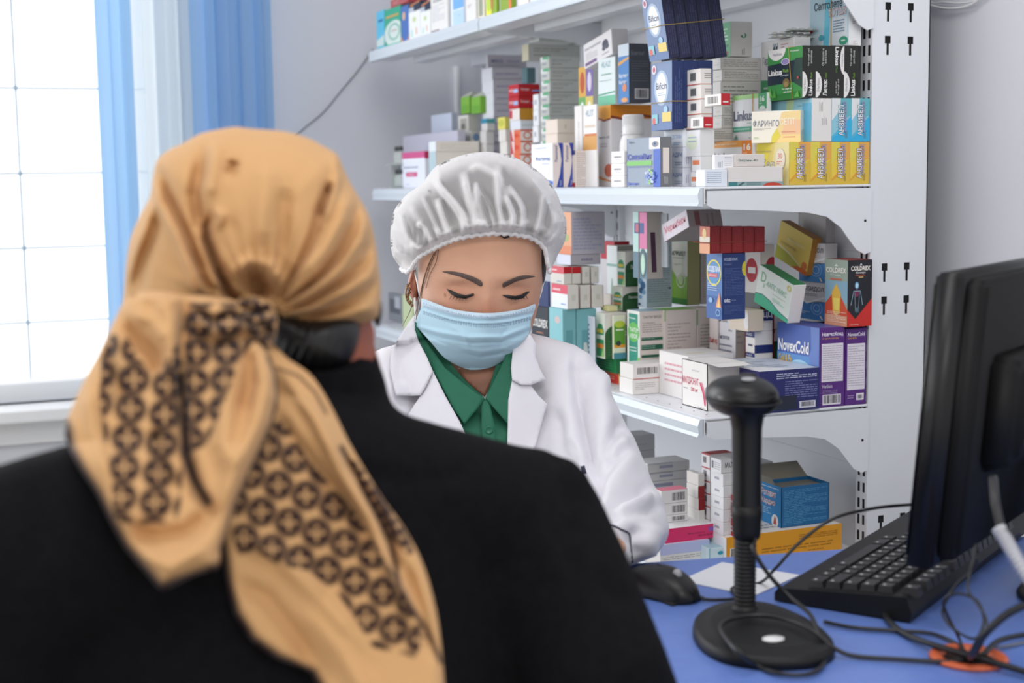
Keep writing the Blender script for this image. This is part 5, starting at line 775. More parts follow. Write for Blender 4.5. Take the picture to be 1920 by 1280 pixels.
mb.tube(P, .0017, cab, 8, smooth_n=7); tag(mb.build('mouse_cable'), 'thin black mouse cable arching up from the desk behind the monitor', 'cable')
# keyboard
kd = np.array([.84, .5426]); kp = np.array([.5426, -.84]); kn = pl(1706, 1170, 2, DZ)[:2]; KL, KW = .445, .141
ko_ = kn-kp*KW; kb = empty('keyboard', (ko_[0], ko_[1], DZ), 'black computer keyboard on the blue desk under the monitor', 'keyboard')
ang = math.atan2(kd[1], kd[0]); kb.rotation_euler = (0, 0, ang)
# local: x along the keys, y away from kn edge (0 = back-left corner row) -> local -y is towards the camera
mb = MB(); hz_ = lambda y: .018+(-y)/KW*.012
mb.prism([(0, .0015), (-KW, .0015), (-KW-.002, .010), (-KW+.004, .026), (-KW*.5, .0205), (-.004, .015), (0, .010)], 0, 0, KL, blk); mb.build('keyboard_case', kb)
keym = mat('key_cap', '#232327', .45); legend = mat('key_legend', '#c9c9cc', .5); kbm = 0
rows = [(-.137, [1]*1+[0]+[1]*4+[0]+[1]*4+[0]+[1]*4), (-.112, [1]*13+[2]), (-.094, [1.5]+[1]*12+[1.5]), (-.076, [1.75]+[1]*11+[2.25]), (-.058, [2.25]+[1]*10+[2.75]), (-.040, [1.5, 1, 1.5, 5.5, 1.5, 1, 1.25, 1.5])]
U = .0185
def keycap(x, y, w_, d_=.0165):
    mb = MB(); z0 = .013+(-y)/KW*.011; z1 = z0+.0085; a, b_ = x+.0008, x+w_-.0012; c, d = y-d_/2, y+d_/2
    vs = [(a, c, z0), (b_, c, z0), (b_, d, z0), (a, d, z0), (a+.002, c+.0022, z1+.0006), (b_-.002, c+.0022, z1+.0006), (b_-.002, d-.0012, z1-.0003), (a+.002, d-.0012, z1-.0003)]
    mb.add(vs, [(0, 3, 2, 1), (4, 5, 6, 7), (0, 1, 5, 4), (1, 2, 6, 5), (2, 3, 7, 6), (3, 0, 4, 7)], keym)
    mb.add([(a+.0035, d-.0075, z1+.0006), (a+.0070, d-.0075, z1+.0006), (a+.0070, d-.0045, z1+.0006), (a+.0035, d-.0045, z1+.0006)], [(0, 1, 2, 3)], legend)
    return mb.build('key', kb)
nk = 0
for ry, ws in rows:     # the keyboard is turned: its space bar row lies on the pharmacist's side, so rows run away from the camera side
    x = .010
    for w_ in ws:
        if w_ and nk < 98: keycap(x, ry, U*w_); nk += 1
        x += U*w_ if w_ else U*.55
    for k in range(3 if ry < -.09 else (0 if ry < -.07 else (1 if ry < -.05 else 3))):
        xx = .288+k*U+(U if (-.07 < ry < -.05) else 0)
        if nk < 98: keycap(xx, ry, U); nk += 1
    if ry > -.12 :
        for k in range(4):
            if nk < 98: keycap(.355+k*U, ry, U); nk += 1
mb = MB(); mb.lathe([(.0011, 0), (.0011, .0006)], (.060, -KW+.012, .0262), mat('orange_led', '#e0702c', .4, emit=('#e0702c', .6)), 10); mb.build('status_light', kb)
mb = MB(); P = [D2(1545, 1165, .004), D2(1600, 1176, .0035), D2(1680, 1182, .0035), D2(1745, 1187, .0035), D2(1790, 1205, .003), D2(1815, 1228, .003), D2(1823, 1236, .002)]
mb.tube(P, .0020, cab, 8, smooth_n=6); tag(mb.build('keyboard_cable'), 'black cable running along the near edge of the keyboard to the orange ring', 'cable')
# monitor seen from behind
mdv = np.array([.848, .530]); mnr = np.array([.530, -.848])         # along its back, and out of its back towards the camera
Zm = 1.33; ml_t = zp(1766, 507, Zm); zb_ = pl(1716, 1071, 1, ml_t[1]-.0)[2]; zb_ = zp(1722, 1070, Zm)[2]; zt_m = ml_t[2]
MO = np.array([zp(1747, 1071, Zm)[0], zp(1747, 1071, Zm)[1], 0]); MW = .50
mon = empty('monitor', (MO[0]+mdv[0]*MW/2, MO[1]+mdv[1]*MW/2, DZ), 'black computer monitor seen from behind at the right edge, standing over the keyboard', 'monitor')
MOf = (MO[0]+mdv[0]*MW/2, MO[1]+mdv[1]*MW/2, DZ)
def mp3(a, b_, z):
    b_ = b_+max(0, z-zb_)*.088
    return (MO[0]+mdv[0]*a+mnr[0]*b_, MO[1]+mdv[1]*a+mnr[1]*b_, z)
def mbox(mb, a0, a1, b0, b1, z0, z1, M, bev=.003, taper=0):
    bm = bmesh.new(); bmesh.ops.create_cube(bm, size=1)
    for v in bm.verts:
        t = taper if v.co.y > 0 else 0
        v.co = Vector(((a0+a1)/2+v.co.x*(a1-a0-2*t), (b0+b1)/2+v.co.y*(b1-b0), (z0+z1)/2+v.co.z*(z1-z0-2*t)))
    bmesh.ops.bevel(bm, geom=bm.edges[:], offset=bev, segments=3, affect='EDGES'); bm.verts.index_update()
    mb.add([mp3(v.co.x, v.co.y, v.co.z) for v in bm.verts], [[v.index for v in f.verts] for f in bm.faces], M, True); bm.free()
monm = mat('black_monitor_plastic', '#131314', .6, spec=.25, bump=.1, bscale=700)
mb = MB(); mbox(mb, 0, MW, -.026, .0, zb_, zt_m, blk2, .003); mb.build('front_bezel', mon, off=MOf)
mb = MB(); mbox(mb, .006, MW-.006, -.002, .020, zb_+.006, zt_m-.004, monm, .005, .004); shell = mb.build('back_cover', mon, off=MOf)
mb = MB(); zc0, zc1 = zp(1810, 895, 1.33)[2], zp(1810, 660, 1.33)[2]; mbox(mb, .040, MW-.055, .015, .052, zc0, zc1, monm, .008, .010); mb.build('electronics_housing', mon, off=MOf)
for k in range(5):
    mb = MB(); z = zp(1820, 725+k*29, 1.31)[2]; P = [mp3(.062, .0535-.000, z-.004), mp3(.064, .0545, z+.003), mp3(.072, .0545, z+.004), mp3(.084, .0545, z+.004), mp3(.088, .0545, z+.001)]
    mb.tube(P, .0010, rub, 6, smooth_n=3); mb.build('vent_slot', mon, off=MOf)
mb = MB(); mbox(mb, 0.002, MW-.002, -.0275, -.0255, zb_+.012, zt_m-.010, mat('screen_glass', '#0c0d10', .12), .0005); mb.build('screen', mon, off=MOf)
mb = MB(); mbox(mb, MW/2-.03, MW/2+.03, .030, .075, DZ+.012, zc0+.05, blk, .004); mb.build('stand_column', mon, off=MOf)
mb = MB(); ca = mp3(MW/2-.02, .105, 0)
mb.lathe([(.098, .0005), (.100, .003), (.096, .008), (.06, .013), (.02, .016)], (ca[0], ca[1], DZ), blk2, 48, sy=.72); mb.build('stand_base', mon, off=MOf)
mb = MB(); mb.lathe([(.020, 0), (.020, .0012)], mp3(.195, .0205, zp(1915, 590, 1.3)[2]), white_, 28, axis=(mnr[0], mnr[1], 0)); mb.build('round_sticker', mon, off=MOf)
# video cable with pale ribbed sleeve
mb = MB(); a = zp(1862, 895, 1.24); P = [a, zp(1866, 940, 1.22), zp(1876, 985, 1.21), zp(1884, 1000, 1.20)]
vcab = empty('video_cable', tuple(a), 'black video cable with a pale ribbed sleeve hanging from the monitor back', 'cable')
mb.tube(P, .0040, cab, 10, smooth_n=6); mb.build('cable_sheath', vcab, off=a)
mb = MB(); P = spline([zp(1872, 990, 1.205), zp(1886, 1012, 1.20), zp(1905, 1045, 1.19), zp(1930, 1085, 1.18), zp(1960, 1120, 1.17)], 10); mb.tube(P, .0045, mat('pale_sleeve', '#b9bac0', .35), 10)
for i in range(0, len(P)-1, 2): t = (P[min(i+1, len(P)-1)]-P[max(i-1, 0)]).normalized(); mb.lathe([(.0046, -.0014), (.0066, 0), (.0046, .0014)], P[i], mat('pale_sleeve', '#b9bac0', .35), 12, axis=t)
mb.build('ribbed_sleeve', vcab, off=a)
# grommet and cable tangle
gc = D2(1816, 1236); mb = MB(); orm = mat('orange_plastic', '#c9603a', .4)
mb.lathe([(.022, .0002), (.033, .0003), (.0345, .002), (.033, .004), (.026, .0045), (.0235, .003), (.022, .0006)], (0, 0, 0), orm, 40, cap=False); mb.lathe([(.0225, .0003), (.0225, .0008)], (0, 0, 0), rub, 40)
tag(mb.build('cable_grommet', loc=tuple(gc)), 'orange plastic ring around the cable hole in the blue desk', 'grommet')
tang = [('short black cable curling in the air under the monitor beside the orange ring', .0014, [D2(1812, 1238, .002), D2(1800, 1200, .01), zp(1775, 1150, 1.27), zp(1770, 1125, 1.26), zp(1795, 1112, 1.25), zp(1830, 1125, 1.24), zp(1845, 1160, 1.24), zp(1832, 1195, 1.23), zp(1805, 1190, 1.24), zp(1775, 1165, 1.25), zp(1768, 1140, 1.27), zp(1790, 1100, 1.27), zp(1822, 1070, 1.26), zp(1833, 1045, 1.25)]),
        ('thin black cable looping twice above the orange ring', .0012, [D2(1826, 1232, .002), zp(1842, 1205, 1.22), zp(1850, 1165, 1.22), zp(1835, 1135, 1.23), zp(1815, 1105, 1.25), zp(1822, 1060, 1.26), zp(1830, 1020, 1.27)]),
        ('thick black power cable coming from the right down into the orange ring', .0034, [D2(1818, 1234, .004), D2(1822, 1226, .02), zp(1845, 1190, 1.2), zp(1890, 1150, 1.19), zp(1940, 1128, 1.18), zp(2000, 1110, 1.17)]),
        ('black cable lying on the desk in the lower right corner', .0032, [D2(1655, 1140, .006)+np.array([.0, .0, 0]), D2(1668, 1165, .005), D2(1700, 1190, .004), D2(1760, 1212, .008), D2(1850, 1238, .008), D2(1930, 1262, .006), D2(1990, 1285, .006)]),
        ('thin grey cable lying right of the orange ring', .0013, [D2(1845, 1215, .004), D2(1880, 1212, .003), D2(1930, 1203, .003), D2(1990, 1195, .003)]),
        ('black cable entering from the right edge towards the orange ring', .0026, [D2(1830, 1235, .003), D2(1848, 1222, .012), D2(1875, 1200, .010), D2(1930, 1188, .006), D2(1990, 1183, .006)])]
for lb, r, P in tang:
    mb = MB(); mb.tube(P, r, cab if 'grey' not in lb else mat('grey_cable', '#6d6e72', .4), 8, smooth_n=6); tag(mb.build('desk_cable'), lb, 'cable')
# ------------------------------------------------------------------ tools for bodies and cloth
def Dpoly(X, Y, P, closed=False):
    """distance from points to a polyline, and the arc fraction of the nearest spot"""
    P = np.asarray(P, float); best = np.full(X.shape, 1e9); fr = np.zeros(X.shape); n = len(P); segs = n if closed else n-1
    for i in range(segs):
        a = P[i]; b_ = P[(i+1) % n]; d = b_-a; L2 = max(d @ d, 1e-9)
        t = np.clip(((X-a[0])*d[0]+(Y-a[1])*d[1])/L2, 0, 1); q = np.hypot(X-a[0]-t*d[0], Y-a[1]-t*d[1])
        m_ = q < best; best = np.where(m_, q, best); fr = np.where(m_, (i+t)/segs, fr)
    return best, fr
def inside(X, Y, P):
    P = np.asarray(P, float); r = np.zeros(X.shape, bool); n = len(P); j = n-1
    for i in range(n):
        xi, yi = P[i]; xj, yj = P[j]
        c = ((yi > Y) != (yj > Y)) & (X < (xj-xi)*(Y-yi)/(yj-yi+1e-12)+xi); r ^= c; j = i
    return r
def creases(X, Y, L):
    """L: (amp in m, width in px, polyline[, taper]); positive stands proud towards the viewer's side of the cloth"""
    out = np.zeros(X.shape)
    for c in L:
        d, f = Dpoly(X, Y, c[2]); tp = np.clip(np.sin(np.pi*np.clip(f, .0, 1))*1.6+ (c[3] if len(c) > 3 else .15), 0, 1)
        out += c[0]*np.exp(-(d/c[1])**2)*tp
    return out
def sm2(P, n=5, closed=True):
    return [(p.x, p.y) for p in spline([Vector((a, b, 0)) for a, b in P], n, closed)]
def rays_to(XY, Z):
    XY = np.asarray(XY, float); R_ = CF[None]+CR[None]*((XY[:, :1]-960)/F)+CU[None]*((640-XY[:, 1:2])/F); return C0[None]+R_*np.asarray(Z)[:, None]
def mk(name, V, Fc, M, parent=None, org=(0, 0, 0), smooth=True, colors=None):
    me = bpy.data.meshes.new(name); V = np.asarray(V, float)-np.asarray(org, float)[None]
    me.from_pydata([tuple(v) for v in V], [], [tuple(int(i) for i in f) for f in Fc]); me.materials.append(M)
    me.polygons.foreach_set('use_smooth', [smooth]*len(me.polygons))
    if colors is not None:
        at = me.color_attributes.new('tint', 'FLOAT_COLOR', 'POINT'); at.data.foreach_set('color', np.asarray(colors, float).ravel())
    me.update(); return link(name, me, parent)
def bvh_of(*obs):
    vs = []; fs = []
    dg = bpy.context.evaluated_depsgraph_get()
    for o in obs:
        k = len(vs); off = Vector(o.location)
        p = o.parent
        while p is not None: off = off+Vector(p.location); p = p.parent
        vs += [v.co+off for v in o.data.vertices]; fs += [tuple(k+i for i in q.vertices) for q in o.data.polygons]
    return BVHTree.FromPolygons(vs, fs)
def zhit(bv, x, y, default=None):
    d = Vector(ray(x, y)); L = d.length; h = bv.ray_cast(Vector(C0), d/L)
    if h[0] is None: return default
    return float((np.array(h[0])-C0) @ CF)
def fill_poly(P, step, jitter=0.0):
    P = np.asarray(P, float); x0, y0 = P.min(0); x1, y1 = P.max(0)
    # resample the outline
    out = []; n = len(P)
    for i in range(n):
        a, b_ = P[i], P[(i+1) % n]; k = max(1, int(round(np.hypot(*(b_-a))/step)))
        for j in range(k): out.append(a+(b_-a)*j/k)
    out = np.array(out); gx, gy = np.meshgrid(np.arange(x0+step/2, x1, step), np.arange(y0+step/2, y1, step*.87)); gx = gx+((np.arange(gx.shape[0]) % 2)*step/2)[:, None]
    gx, gy = gx.ravel(), gy.ravel(); m_ = inside(gx, gy, P); gx, gy = gx[m_], gy[m_]; d, _ = Dpoly(gx, gy, P, True); m_ = d > step*.55; gx, gy = gx[m_], gy[m_]
    pts = [Vector(p) for p in out]+[Vector((a, b_)) for a, b_ in zip(gx, gy)]; nb = len(out)
    r = delaunay_2d_cdt(pts, [], [list(range(nb))], 1, 1e-5); V = np.array([tuple(v) for v in r[0]]); Fc = [tuple(f) for f in r[2]]
    return V, Fc
def relief(name, P, zfun, M, parent=None, org=(0, 0, 0), thick=.0015, step=8, color=None, smooth=True):
    """a sheet of cloth: outline given where the photo shows it, its depth from zfun, with real thickness"""
    V, Fc = fill_poly(P, step); Z = np.asarray(zfun(V[:, 0], V[:, 1])); n = len(V)
    fr = rays_to(V, Z); bk = rays_to(V, Z+thick)
    cnt = {}
    for f in Fc:
        for i in range(len(f)):
            e = (f[i], f[(i+1) % len(f)]); cnt[e] = 1
    side = [(a, b_) for a, b_ in cnt if (b_, a) not in cnt]
    FF = [tuple(f) for f in Fc]+[tuple(n+i for i in f[::-1]) for f in Fc]+[(b_, a, n+a, n+b_) for a, b_ in side]
    col = None
    if color is not None: c = color(V[:, 0], V[:, 1]); col = np.vstack([c, c])
    return mk(name, np.vstack([fr, bk]), FF, M, parent, org, smooth, col)
def inflate(P, c, Zc, Df, Db, nphi=160, nth=90, pf=1.0, disp=None, lo=0.0, hi=math.pi):
    """closed rounded body whose outline is P seen from here; Df/Db its depth to front and back (m)"""
    P = np.array(sm2(P, 8)); c = np.array(c, float); ang = np.arctan2(P[:, 1]-c[1], P[:, 0]-c[0]); rad = np.hypot(P[:, 0]-c[0], P[:, 1]-c[1])
    o = np.argsort(ang); ang, rad = ang[o], rad[o]; ph = np.linspace(-math.pi, math.pi, nphi, endpoint=False); R_ = np.interp(ph, np.r_[ang[-1]-2*math.pi, ang, ang[0]+2*math.pi], np.r_[rad[-1], rad, rad[0]])
    th = np.linspace(lo, hi, nth); XY = []; Z = []
    for t in th:
        s = math.sin(t)**.9 if math.sin(t) > 0 else 0; cs = math.cos(t); dep = -(Df*abs(cs)**pf) if cs > 0 else Db*abs(cs)
        x = c[0]+R_*np.cos(ph)*s; y = c[1]+R_*np.sin(ph)*s; XY.append(np.c_[x, y]); Z.append(np.full(nphi, Zc+dep))
    XY = np.vstack(XY); Z = np.hstack(Z)
    if disp is not None: wgt = np.repeat((np.cos(th) > -.25)*np.clip(np.cos(th)+.35, 0, 1)**.5, nphi); Z = Z-disp(XY[:, 0], XY[:, 1])*wgt
    # scale the outline by its depth so that it keeps its silhouette in space
    V = rays_to(XY, Z); Fc = []
    for i in range(nth-1):
        for k in range(nphi): Fc.append((i*nphi+k, (i+1)*nphi+k, (i+1)*nphi+(k+1) % nphi, i*nphi+(k+1) % nphi))
    return V, Fc, XY, Z
def limb(mb, pts, M=None, seg=20):
    """closed tapered tube; pts: (point, half width, half depth, side vector)"""
    M = M or mat('tmp', '#888888'); P = [np.array(p[0], float) for p in pts]; n = len(P); rings = []
    for i in range(n):
        t = P[min(i+1, n-1)]-P[max(i-1, 0)]; t /= np.linalg.norm(t); s = np.array(pts[i][3] if len(pts[i]) > 3 else rt0, float); s = s-t*(s @ t); s /= np.linalg.norm(s); b_ = np.cross(t, s); rings.append((P[i], t, s, b_, pts[i][1], pts[i][2]))
    full = []
    c, t, s, b_, a, d = rings[0]; r = min(a, d)
    for q in (0.02, .5, .85): full.append((c-t*r*math.sqrt(1-q*q), s, b_, a*q, d*q))
    for c, t, s, b_, a, d in rings: full.append((c, s, b_, a, d))
    c, t, s, b_, a, d = rings[-1]; r = min(a, d)
    for q in (.85, .5, .02): full.append((c+t*r*math.sqrt(1-q*q), s, b_, a*q, d*q))
    vs = []; fs = []
    for c, s, b_, a, d in full:
        for k in range(seg): w_ = 2*math.pi*k/seg; vs.append(c+s*a*math.cos(w_)+b_*d*math.sin(w_))
    for i in range(len(full)-1):
        for k in range(seg): fs.append((i*seg+k, i*seg+(k+1) % seg, (i+1)*seg+(k+1) % seg, (i+1)*seg+k))
    fs.append(tuple(range(seg))[::-1]); fs.append(tuple((len(full)-1)*seg+k for k in range(seg))); mb.add(vs, fs, M)
def ball(mb, c, r, M=None):
    M = M or mat('tmp', '#888888'); r = r if isinstance(r, (tuple, list)) else (r, r, r); egg(tuple(c), r[0], r[1]*.95, r[2], M, mb, 20, 12)
def grow(mb, name, voxel, M, parent, org, smooth=6, disp=None, color=None):
    """melt the rough volumes into one continuous skin"""
    o = mb.build(name); md = o.modifiers.new('r', 'REMESH'); md.mode = 'VOXEL'; md.voxel_size = voxel; md.use_smooth_shade = True
    if smooth: s = o.modifiers.new('s', 'SMOOTH'); s.factor = .5; s.iterations = smooth
    me = bpy.data.meshes.new_from_object(o.evaluated_get(bpy.context.evaluated_depsgraph_get())); bpy.data.objects.remove(o)
    V = np.empty(len(me.vertices)*3); me.vertices.foreach_get('co', V); V = V.reshape(-1, 3)
    D_ = V-C0[None]; Zv = D_ @ CF; X = 960+F*(D_ @ CR)/Zv; Y = 640-F*(D_ @ CU)/Zv
    N = np.empty(len(me.vertices)*3); me.vertices.foreach_get('normal', N); N = N.reshape(-1, 3)
    if disp is not None:
        facing = np.clip(-(N*(D_/np.linalg.norm(D_, axis=1)[:, None])).sum(1)*3+.3, 0, 1); V = V+N*(disp(X, Y)*facing)[:, None]
    cols = color(X, Y, N) if color is not None else None
    V = V-np.asarray(org, float)[None]; me.vertices.foreach_set('co', V.ravel()); me.materials.clear(); me.materials.append(M)
    me.polygons.foreach_set('material_index', [0]*len(me.polygons)); me.polygons.foreach_set('use_smooth', [True]*len(me.polygons))
    if cols is not None: at = me.color_attributes.new('tint', 'FLOAT_COLOR', 'POINT'); at.data.foreach_set('color', np.asarray(cols, float).ravel())
    me.update(); return link(name, me, parent)
def tint_mat(name, rough=.6, spec=.3, bump=0.0, bscale=600, sub=0.0, sheen=0.0):
    M = mat(name, '#ffffff', rough, spec=spec, bump=bump, bscale=bscale, sub=sub, sheen=sheen); n = M.node_tree; a = n.nodes.new('ShaderNodeVertexColor'); a.layer_name = 'tint'
    n.links.new(a.outputs['Color'], n.nodes['Principled BSDF'].inputs['Base Color']); return M
def Q(x, y, Z): return zp(x, y, Z)
# ------------------------------------------------------------------ the pharmacist
PO = tuple(Q(905, 1290, 1.86)[:2])+(0,)
ph = empty('person', PO, 'person in white lab coat, mesh cap and blue face mask looking down behind the desk', 'person')
# skin: head, neck, chest, arms and hands as one surface
face_out = [(784, 470), (783, 520), (787, 565), (796, 610), (815, 650), (845, 680), (880, 697), (912, 702), (945, 692), (975, 662), (997, 615), (1010, 570), (1018, 525), (1019, 480), (1012, 440), (990, 406), (950, 384), (900, 376), (850, 384), (812, 406), (792, 435)]
def face_disp(X, Y):
    g = lambda a, x, y, sx, sy: a*np.exp(-((X-x)/sx)**2-((Y-y)/sy)**2)
    d = g(.0075, 913, 600, 17, 26)+g(.006, 913, 566, 11, 26)+g(.003, 912, 535, 18, 22)      # nose
    d += g(.0035, 868, 521, 34, 12)+g(.0035, 968, 521, 32, 12)                               # brows
    d += g(-.0055, 862, 541, 34, 14)+g(-.0055, 966, 543, 32, 14)                             # sockets
    d += g(.0062, 864, 549, 22, 11)+g(.0062, 966, 552, 21, 11)                               # eyeballs under the lids
    d += creases(X, Y, [(-.0022, 3.2, [(838, 541), (850, 535), (868, 534), (886, 541)], .5), (-.0022, 3.2, [(944, 543), (958, 537), (976, 537), (990, 544)], .5), (-.0018, 4, [(843, 556), (865, 566), (886, 562)], .4), (-.0018, 4, [(944, 566), (966, 569), (986, 562)], .4)])
    d += g(.003, 838, 582, 26, 18)+g(.003, 990, 582, 22, 18)                                 # cheeks
    return d
hexc = lambda h: np.array(lin(h)[:3])
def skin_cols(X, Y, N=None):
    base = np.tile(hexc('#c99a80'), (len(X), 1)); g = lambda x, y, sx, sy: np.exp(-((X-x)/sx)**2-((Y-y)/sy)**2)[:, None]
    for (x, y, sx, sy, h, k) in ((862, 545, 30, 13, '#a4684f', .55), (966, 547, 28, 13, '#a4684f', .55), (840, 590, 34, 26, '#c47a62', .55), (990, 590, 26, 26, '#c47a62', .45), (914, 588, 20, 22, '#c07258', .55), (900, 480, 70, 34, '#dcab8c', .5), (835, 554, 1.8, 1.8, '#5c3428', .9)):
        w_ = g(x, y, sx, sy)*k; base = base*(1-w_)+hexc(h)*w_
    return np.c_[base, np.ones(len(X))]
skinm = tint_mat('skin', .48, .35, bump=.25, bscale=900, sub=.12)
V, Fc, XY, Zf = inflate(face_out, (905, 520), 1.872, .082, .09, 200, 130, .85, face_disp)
mb = MB()
limb(mb, [(Q(903, 640, 1.895), .052, .052), (Q(905, 740, 1.885), .055, .052), (Q(905, 790, 1.88), .10, .055)])
limb(mb, [(Q(905, 800, 1.88), .13, .062), (Q(905, 900, 1.875), .13, .07), (Q(905, 1050, 1.87), .11, .07)])
sleeve = [(Q(1058, 722, 1.875), .052, .056), (Q(1086, 800, 1.84), .056, .056), (Q(1117, 870, 1.79), .058, .056), (Q(1139, 930, 1.72), .058, .054), (Q(1166, 972, 1.665), .054, .049), (Q(1172, 990, 1.62), .050, .042), (Q(1158, 1002, 1.565), .046, .036), (Q(1142, 1010, 1.545), .044, .034)]
sl2 = [(Q(742, 722, 1.885), .052, .056), (Q(700, 830, 1.83), .056, .056), (Q(650, 930, 1.74), .057, .054), (Q(632, 980, 1.66), .052, .048), (Q(705, 1002, 1.60), .046, .042), (Q(790, 1018, 1.55), .042, .038)]
for S_ in (sleeve, sl2): limb(mb, [(p[0], p[1]*.55, p[2]*.5) for p in S_[:-1]]+[(S_[-1][0], .024, .020)])
wri, wri2 = sleeve[-1][0], sl2[-1][0]
def hand(mb, w_, d, up, side, curl=.5):
    """palm, four unequal bent fingers and a thumb leaving the side of the palm"""
    d = d/np.linalg.norm(d); side = side-d*(side @ d); side /= np.linalg.norm(side); up = np.cross(side, d)*(1 if np.cross(side, d) @ up > 0 else -1)
    limb(mb, [(w_, .020, .014, side), (w_+d*.03, .032, .014, side), (w_+d*.07, .038, .012, side)])
    for k, (o, L) in enumerate(((-.027, .062), (-.009, .072), (.009, .067), (.026, .052))):
        p = w_+d*.078+side*o; q1 = p+d*L*.45-up*L*.08; q2 = q1+d*L*.28*(1-curl*.3)-up*L*.28*curl; q3 = q2+d*L*.15-up*L*.28*curl; limb(mb, [(p, .0088, .0085, side), (q1, .0082, .008, side), (q2, .0075, .0075, side), (q3, .0065, .0065, side)], seg=10)
    p = w_+d*.022-side*.026; limb(mb, [(p, .012, .011), (p+d*.022-side*.020, .0105, .010), (p+d*.045-side*.030, .009, .009), (p+d*.063-side*.032, .0075, .0075)], seg=10)
hd_ = Q(1062, 1048, 1.44)-wri; hand(mb, wri, hd_, np.array([0, 0, 1.]), -fh)
hand(mb, wri2, Q(905, 1052, 1.47)-wri2, np.array([0, 0, 1.]), -fh)
mb.add(V, Fc, mat('tmp', '#888888'))
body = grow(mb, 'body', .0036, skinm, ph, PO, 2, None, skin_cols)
bv_body = bvh_of(body)
zb = lambda X, Y, off, dflt=1.80: np.array([(zhit(bv_body, x, y, dflt)) for x, y in zip(X, Y)])-off
# brows, lashes
hairm = mat('dark_hair', '#2a201d', .5, noise=.2, nscale=300); browm = mat('eyebrow_hair', '#54443f', .7)
for P in ([(829, 509), (848, 508.5), (868, 512), (886, 518), (900, 525), (905, 532), (901, 536.5), (886, 528.5), (868, 520.5), (848, 514.5)], [(944, 538.5), (943, 531), (953, 525.5), (968, 519), (985, 515.5), (1004, 518), (988, 522), (970, 527), (955, 534)]):
    relief('eyebrow', sm2(P, 4), lambda X, Y: zb(X, Y, .0009), browm, ph, PO, .0006, 3)
for P in ([(837, 541), (845, 551), (856, 557.5), (872, 560), (889, 553.5), (888, 549.5), (873, 553), (859, 550), (848, 544.5)], [(941, 552.5), (951, 558.5), (966, 562), (981, 559), (994, 546), (988, 546), (977, 552), (966, 554.5), (952, 552.5)]):
    relief('eyelashes', P, lambda X, Y: zb(X, Y, .0013), mat('lash', '#1c1413', .6), ph, PO, .0008, 2.5)
mb = MB(); lm = mat('lash', '#1c1413', .6)
for xs, sg in (((846, 852, 858, 864, 870, 876), -1), ((957, 963, 969, 975, 981, 987), 1)):
    for x in xs:
        y = 556.0+(1.5 if 855 < x < 975 else 0); z = zhit(bv_body, x, y, 1.8)-.0015; mb.tube([Q(x, y-1, z), Q(x+sg*1.5, y+3, z-.003), Q(x+sg*4, y+5.5, z-.006)], [.0005, .0001], lm, 4)
mb.build('lash_hairs', ph, off=PO)
# hair under the cap, side locks and ear
capo = [(900, 285), (856, 294), (817, 312), (790, 345), (762, 365), (739, 395), (732, 432), (735, 476), (752, 500), (775, 506), (800, 492), (850, 470), (921, 458), (990, 466), (1018, 492), (1030, 510), (1046, 478), (1060, 449), (1061, 415), (1053, 390), (1044, 362), (1018, 328), (972, 298), (935, 287)]
hairo = [(900, 304), (848, 316), (806, 340), (772, 385), (762, 440), (782, 490), (795, 520), (812, 500), (840, 470), (905, 455), (975, 460), (1003, 485), (1012, 510), (1026, 485), (1040, 440), (1028, 385), (995, 335), (950, 310)]
V, Fc, _, _ = inflate([(x, y-24 if y > 440 and 810 < x < 1010 else y) for x, y in hairo], (903, 408), 1.880, .0840, .100, 100, 50, 1.0); 
V2, F2, _, _ = inflate([(792, 440), (784, 480), (780, 520), (786, 560), (800, 560), (806, 520), (812, 470)], (795, 500), 1.875, .022, .06, 40, 20); V3, F3, _, _ = inflate([(1008, 440), (1022, 470), (1024, 510), (1016, 540), (1010, 520), (1004, 470)], (1014, 490), 1.875, .03, .06, 40, 20)
mb = MB(); mb.add(V, Fc, hairm, True); mb.add(V2, F2, hairm, True); mb.add(V3, F3, hairm, True); mb.build('hair', ph, off=PO)
mb = MB()
for P in ([(818, 470), (806, 500), (797, 530), (792, 545)], [(822, 468), (818, 490), (806, 515), (799, 540)], [(814, 474), (800, 505), (790, 550), (786, 590), (777, 620)], [(812, 478), (795, 520), (784, 570), (774, 600), (765, 612)], [(777, 545), (770, 580), (760, 600), (755, 612)], [(784, 560), (780, 600), (772, 622)]):
    P3 = [Q(x, y, (zhit(bv_body, x, y, 1.855) or 1.855)-.003) for x, y in P]; mb.tube(P3, [.0007, .0003], mat('light_hair', '#6d5140', .5), 5, smooth_n=4)
mb.build('loose_hair', ph, off=PO)
V, Fc, _, _ = inflate([(776, 505), (769, 512), (765, 528), (767, 545), (772, 560), (779, 566), (784, 558), (786, 535), (784, 512)], (776, 535), 1.885, .016, .02, 50, 24, 1, lambda X, Y: creases(X, Y, [(-.005, 4, [(776, 518), (773, 532), (777, 546)])]))
mb = MB(); mb.add(V, Fc, mat('ear_skin', '#b06a50', .5), True); mb.build('ear', ph, off=PO)
gold = mat('earring_metal', '#8a6a4c', .3, metal=.8); mb = MB()
for k in range(7): c_ = Q(764+3*math.sin(k*1.3)+k*.9, 536+k*6, 1.868); mb.lathe([(.0004, -.0028), (.0026, 0), (.0004, .0028)], c_, gold, 8)
mb.tube([Q(768, 530, 1.868), Q(761, 545, 1.867), Q(763, 562, 1.868), Q(772, 574, 1.868)], .0011, gold, 6, smooth_n=4); mb.build('earring', ph, off=PO)
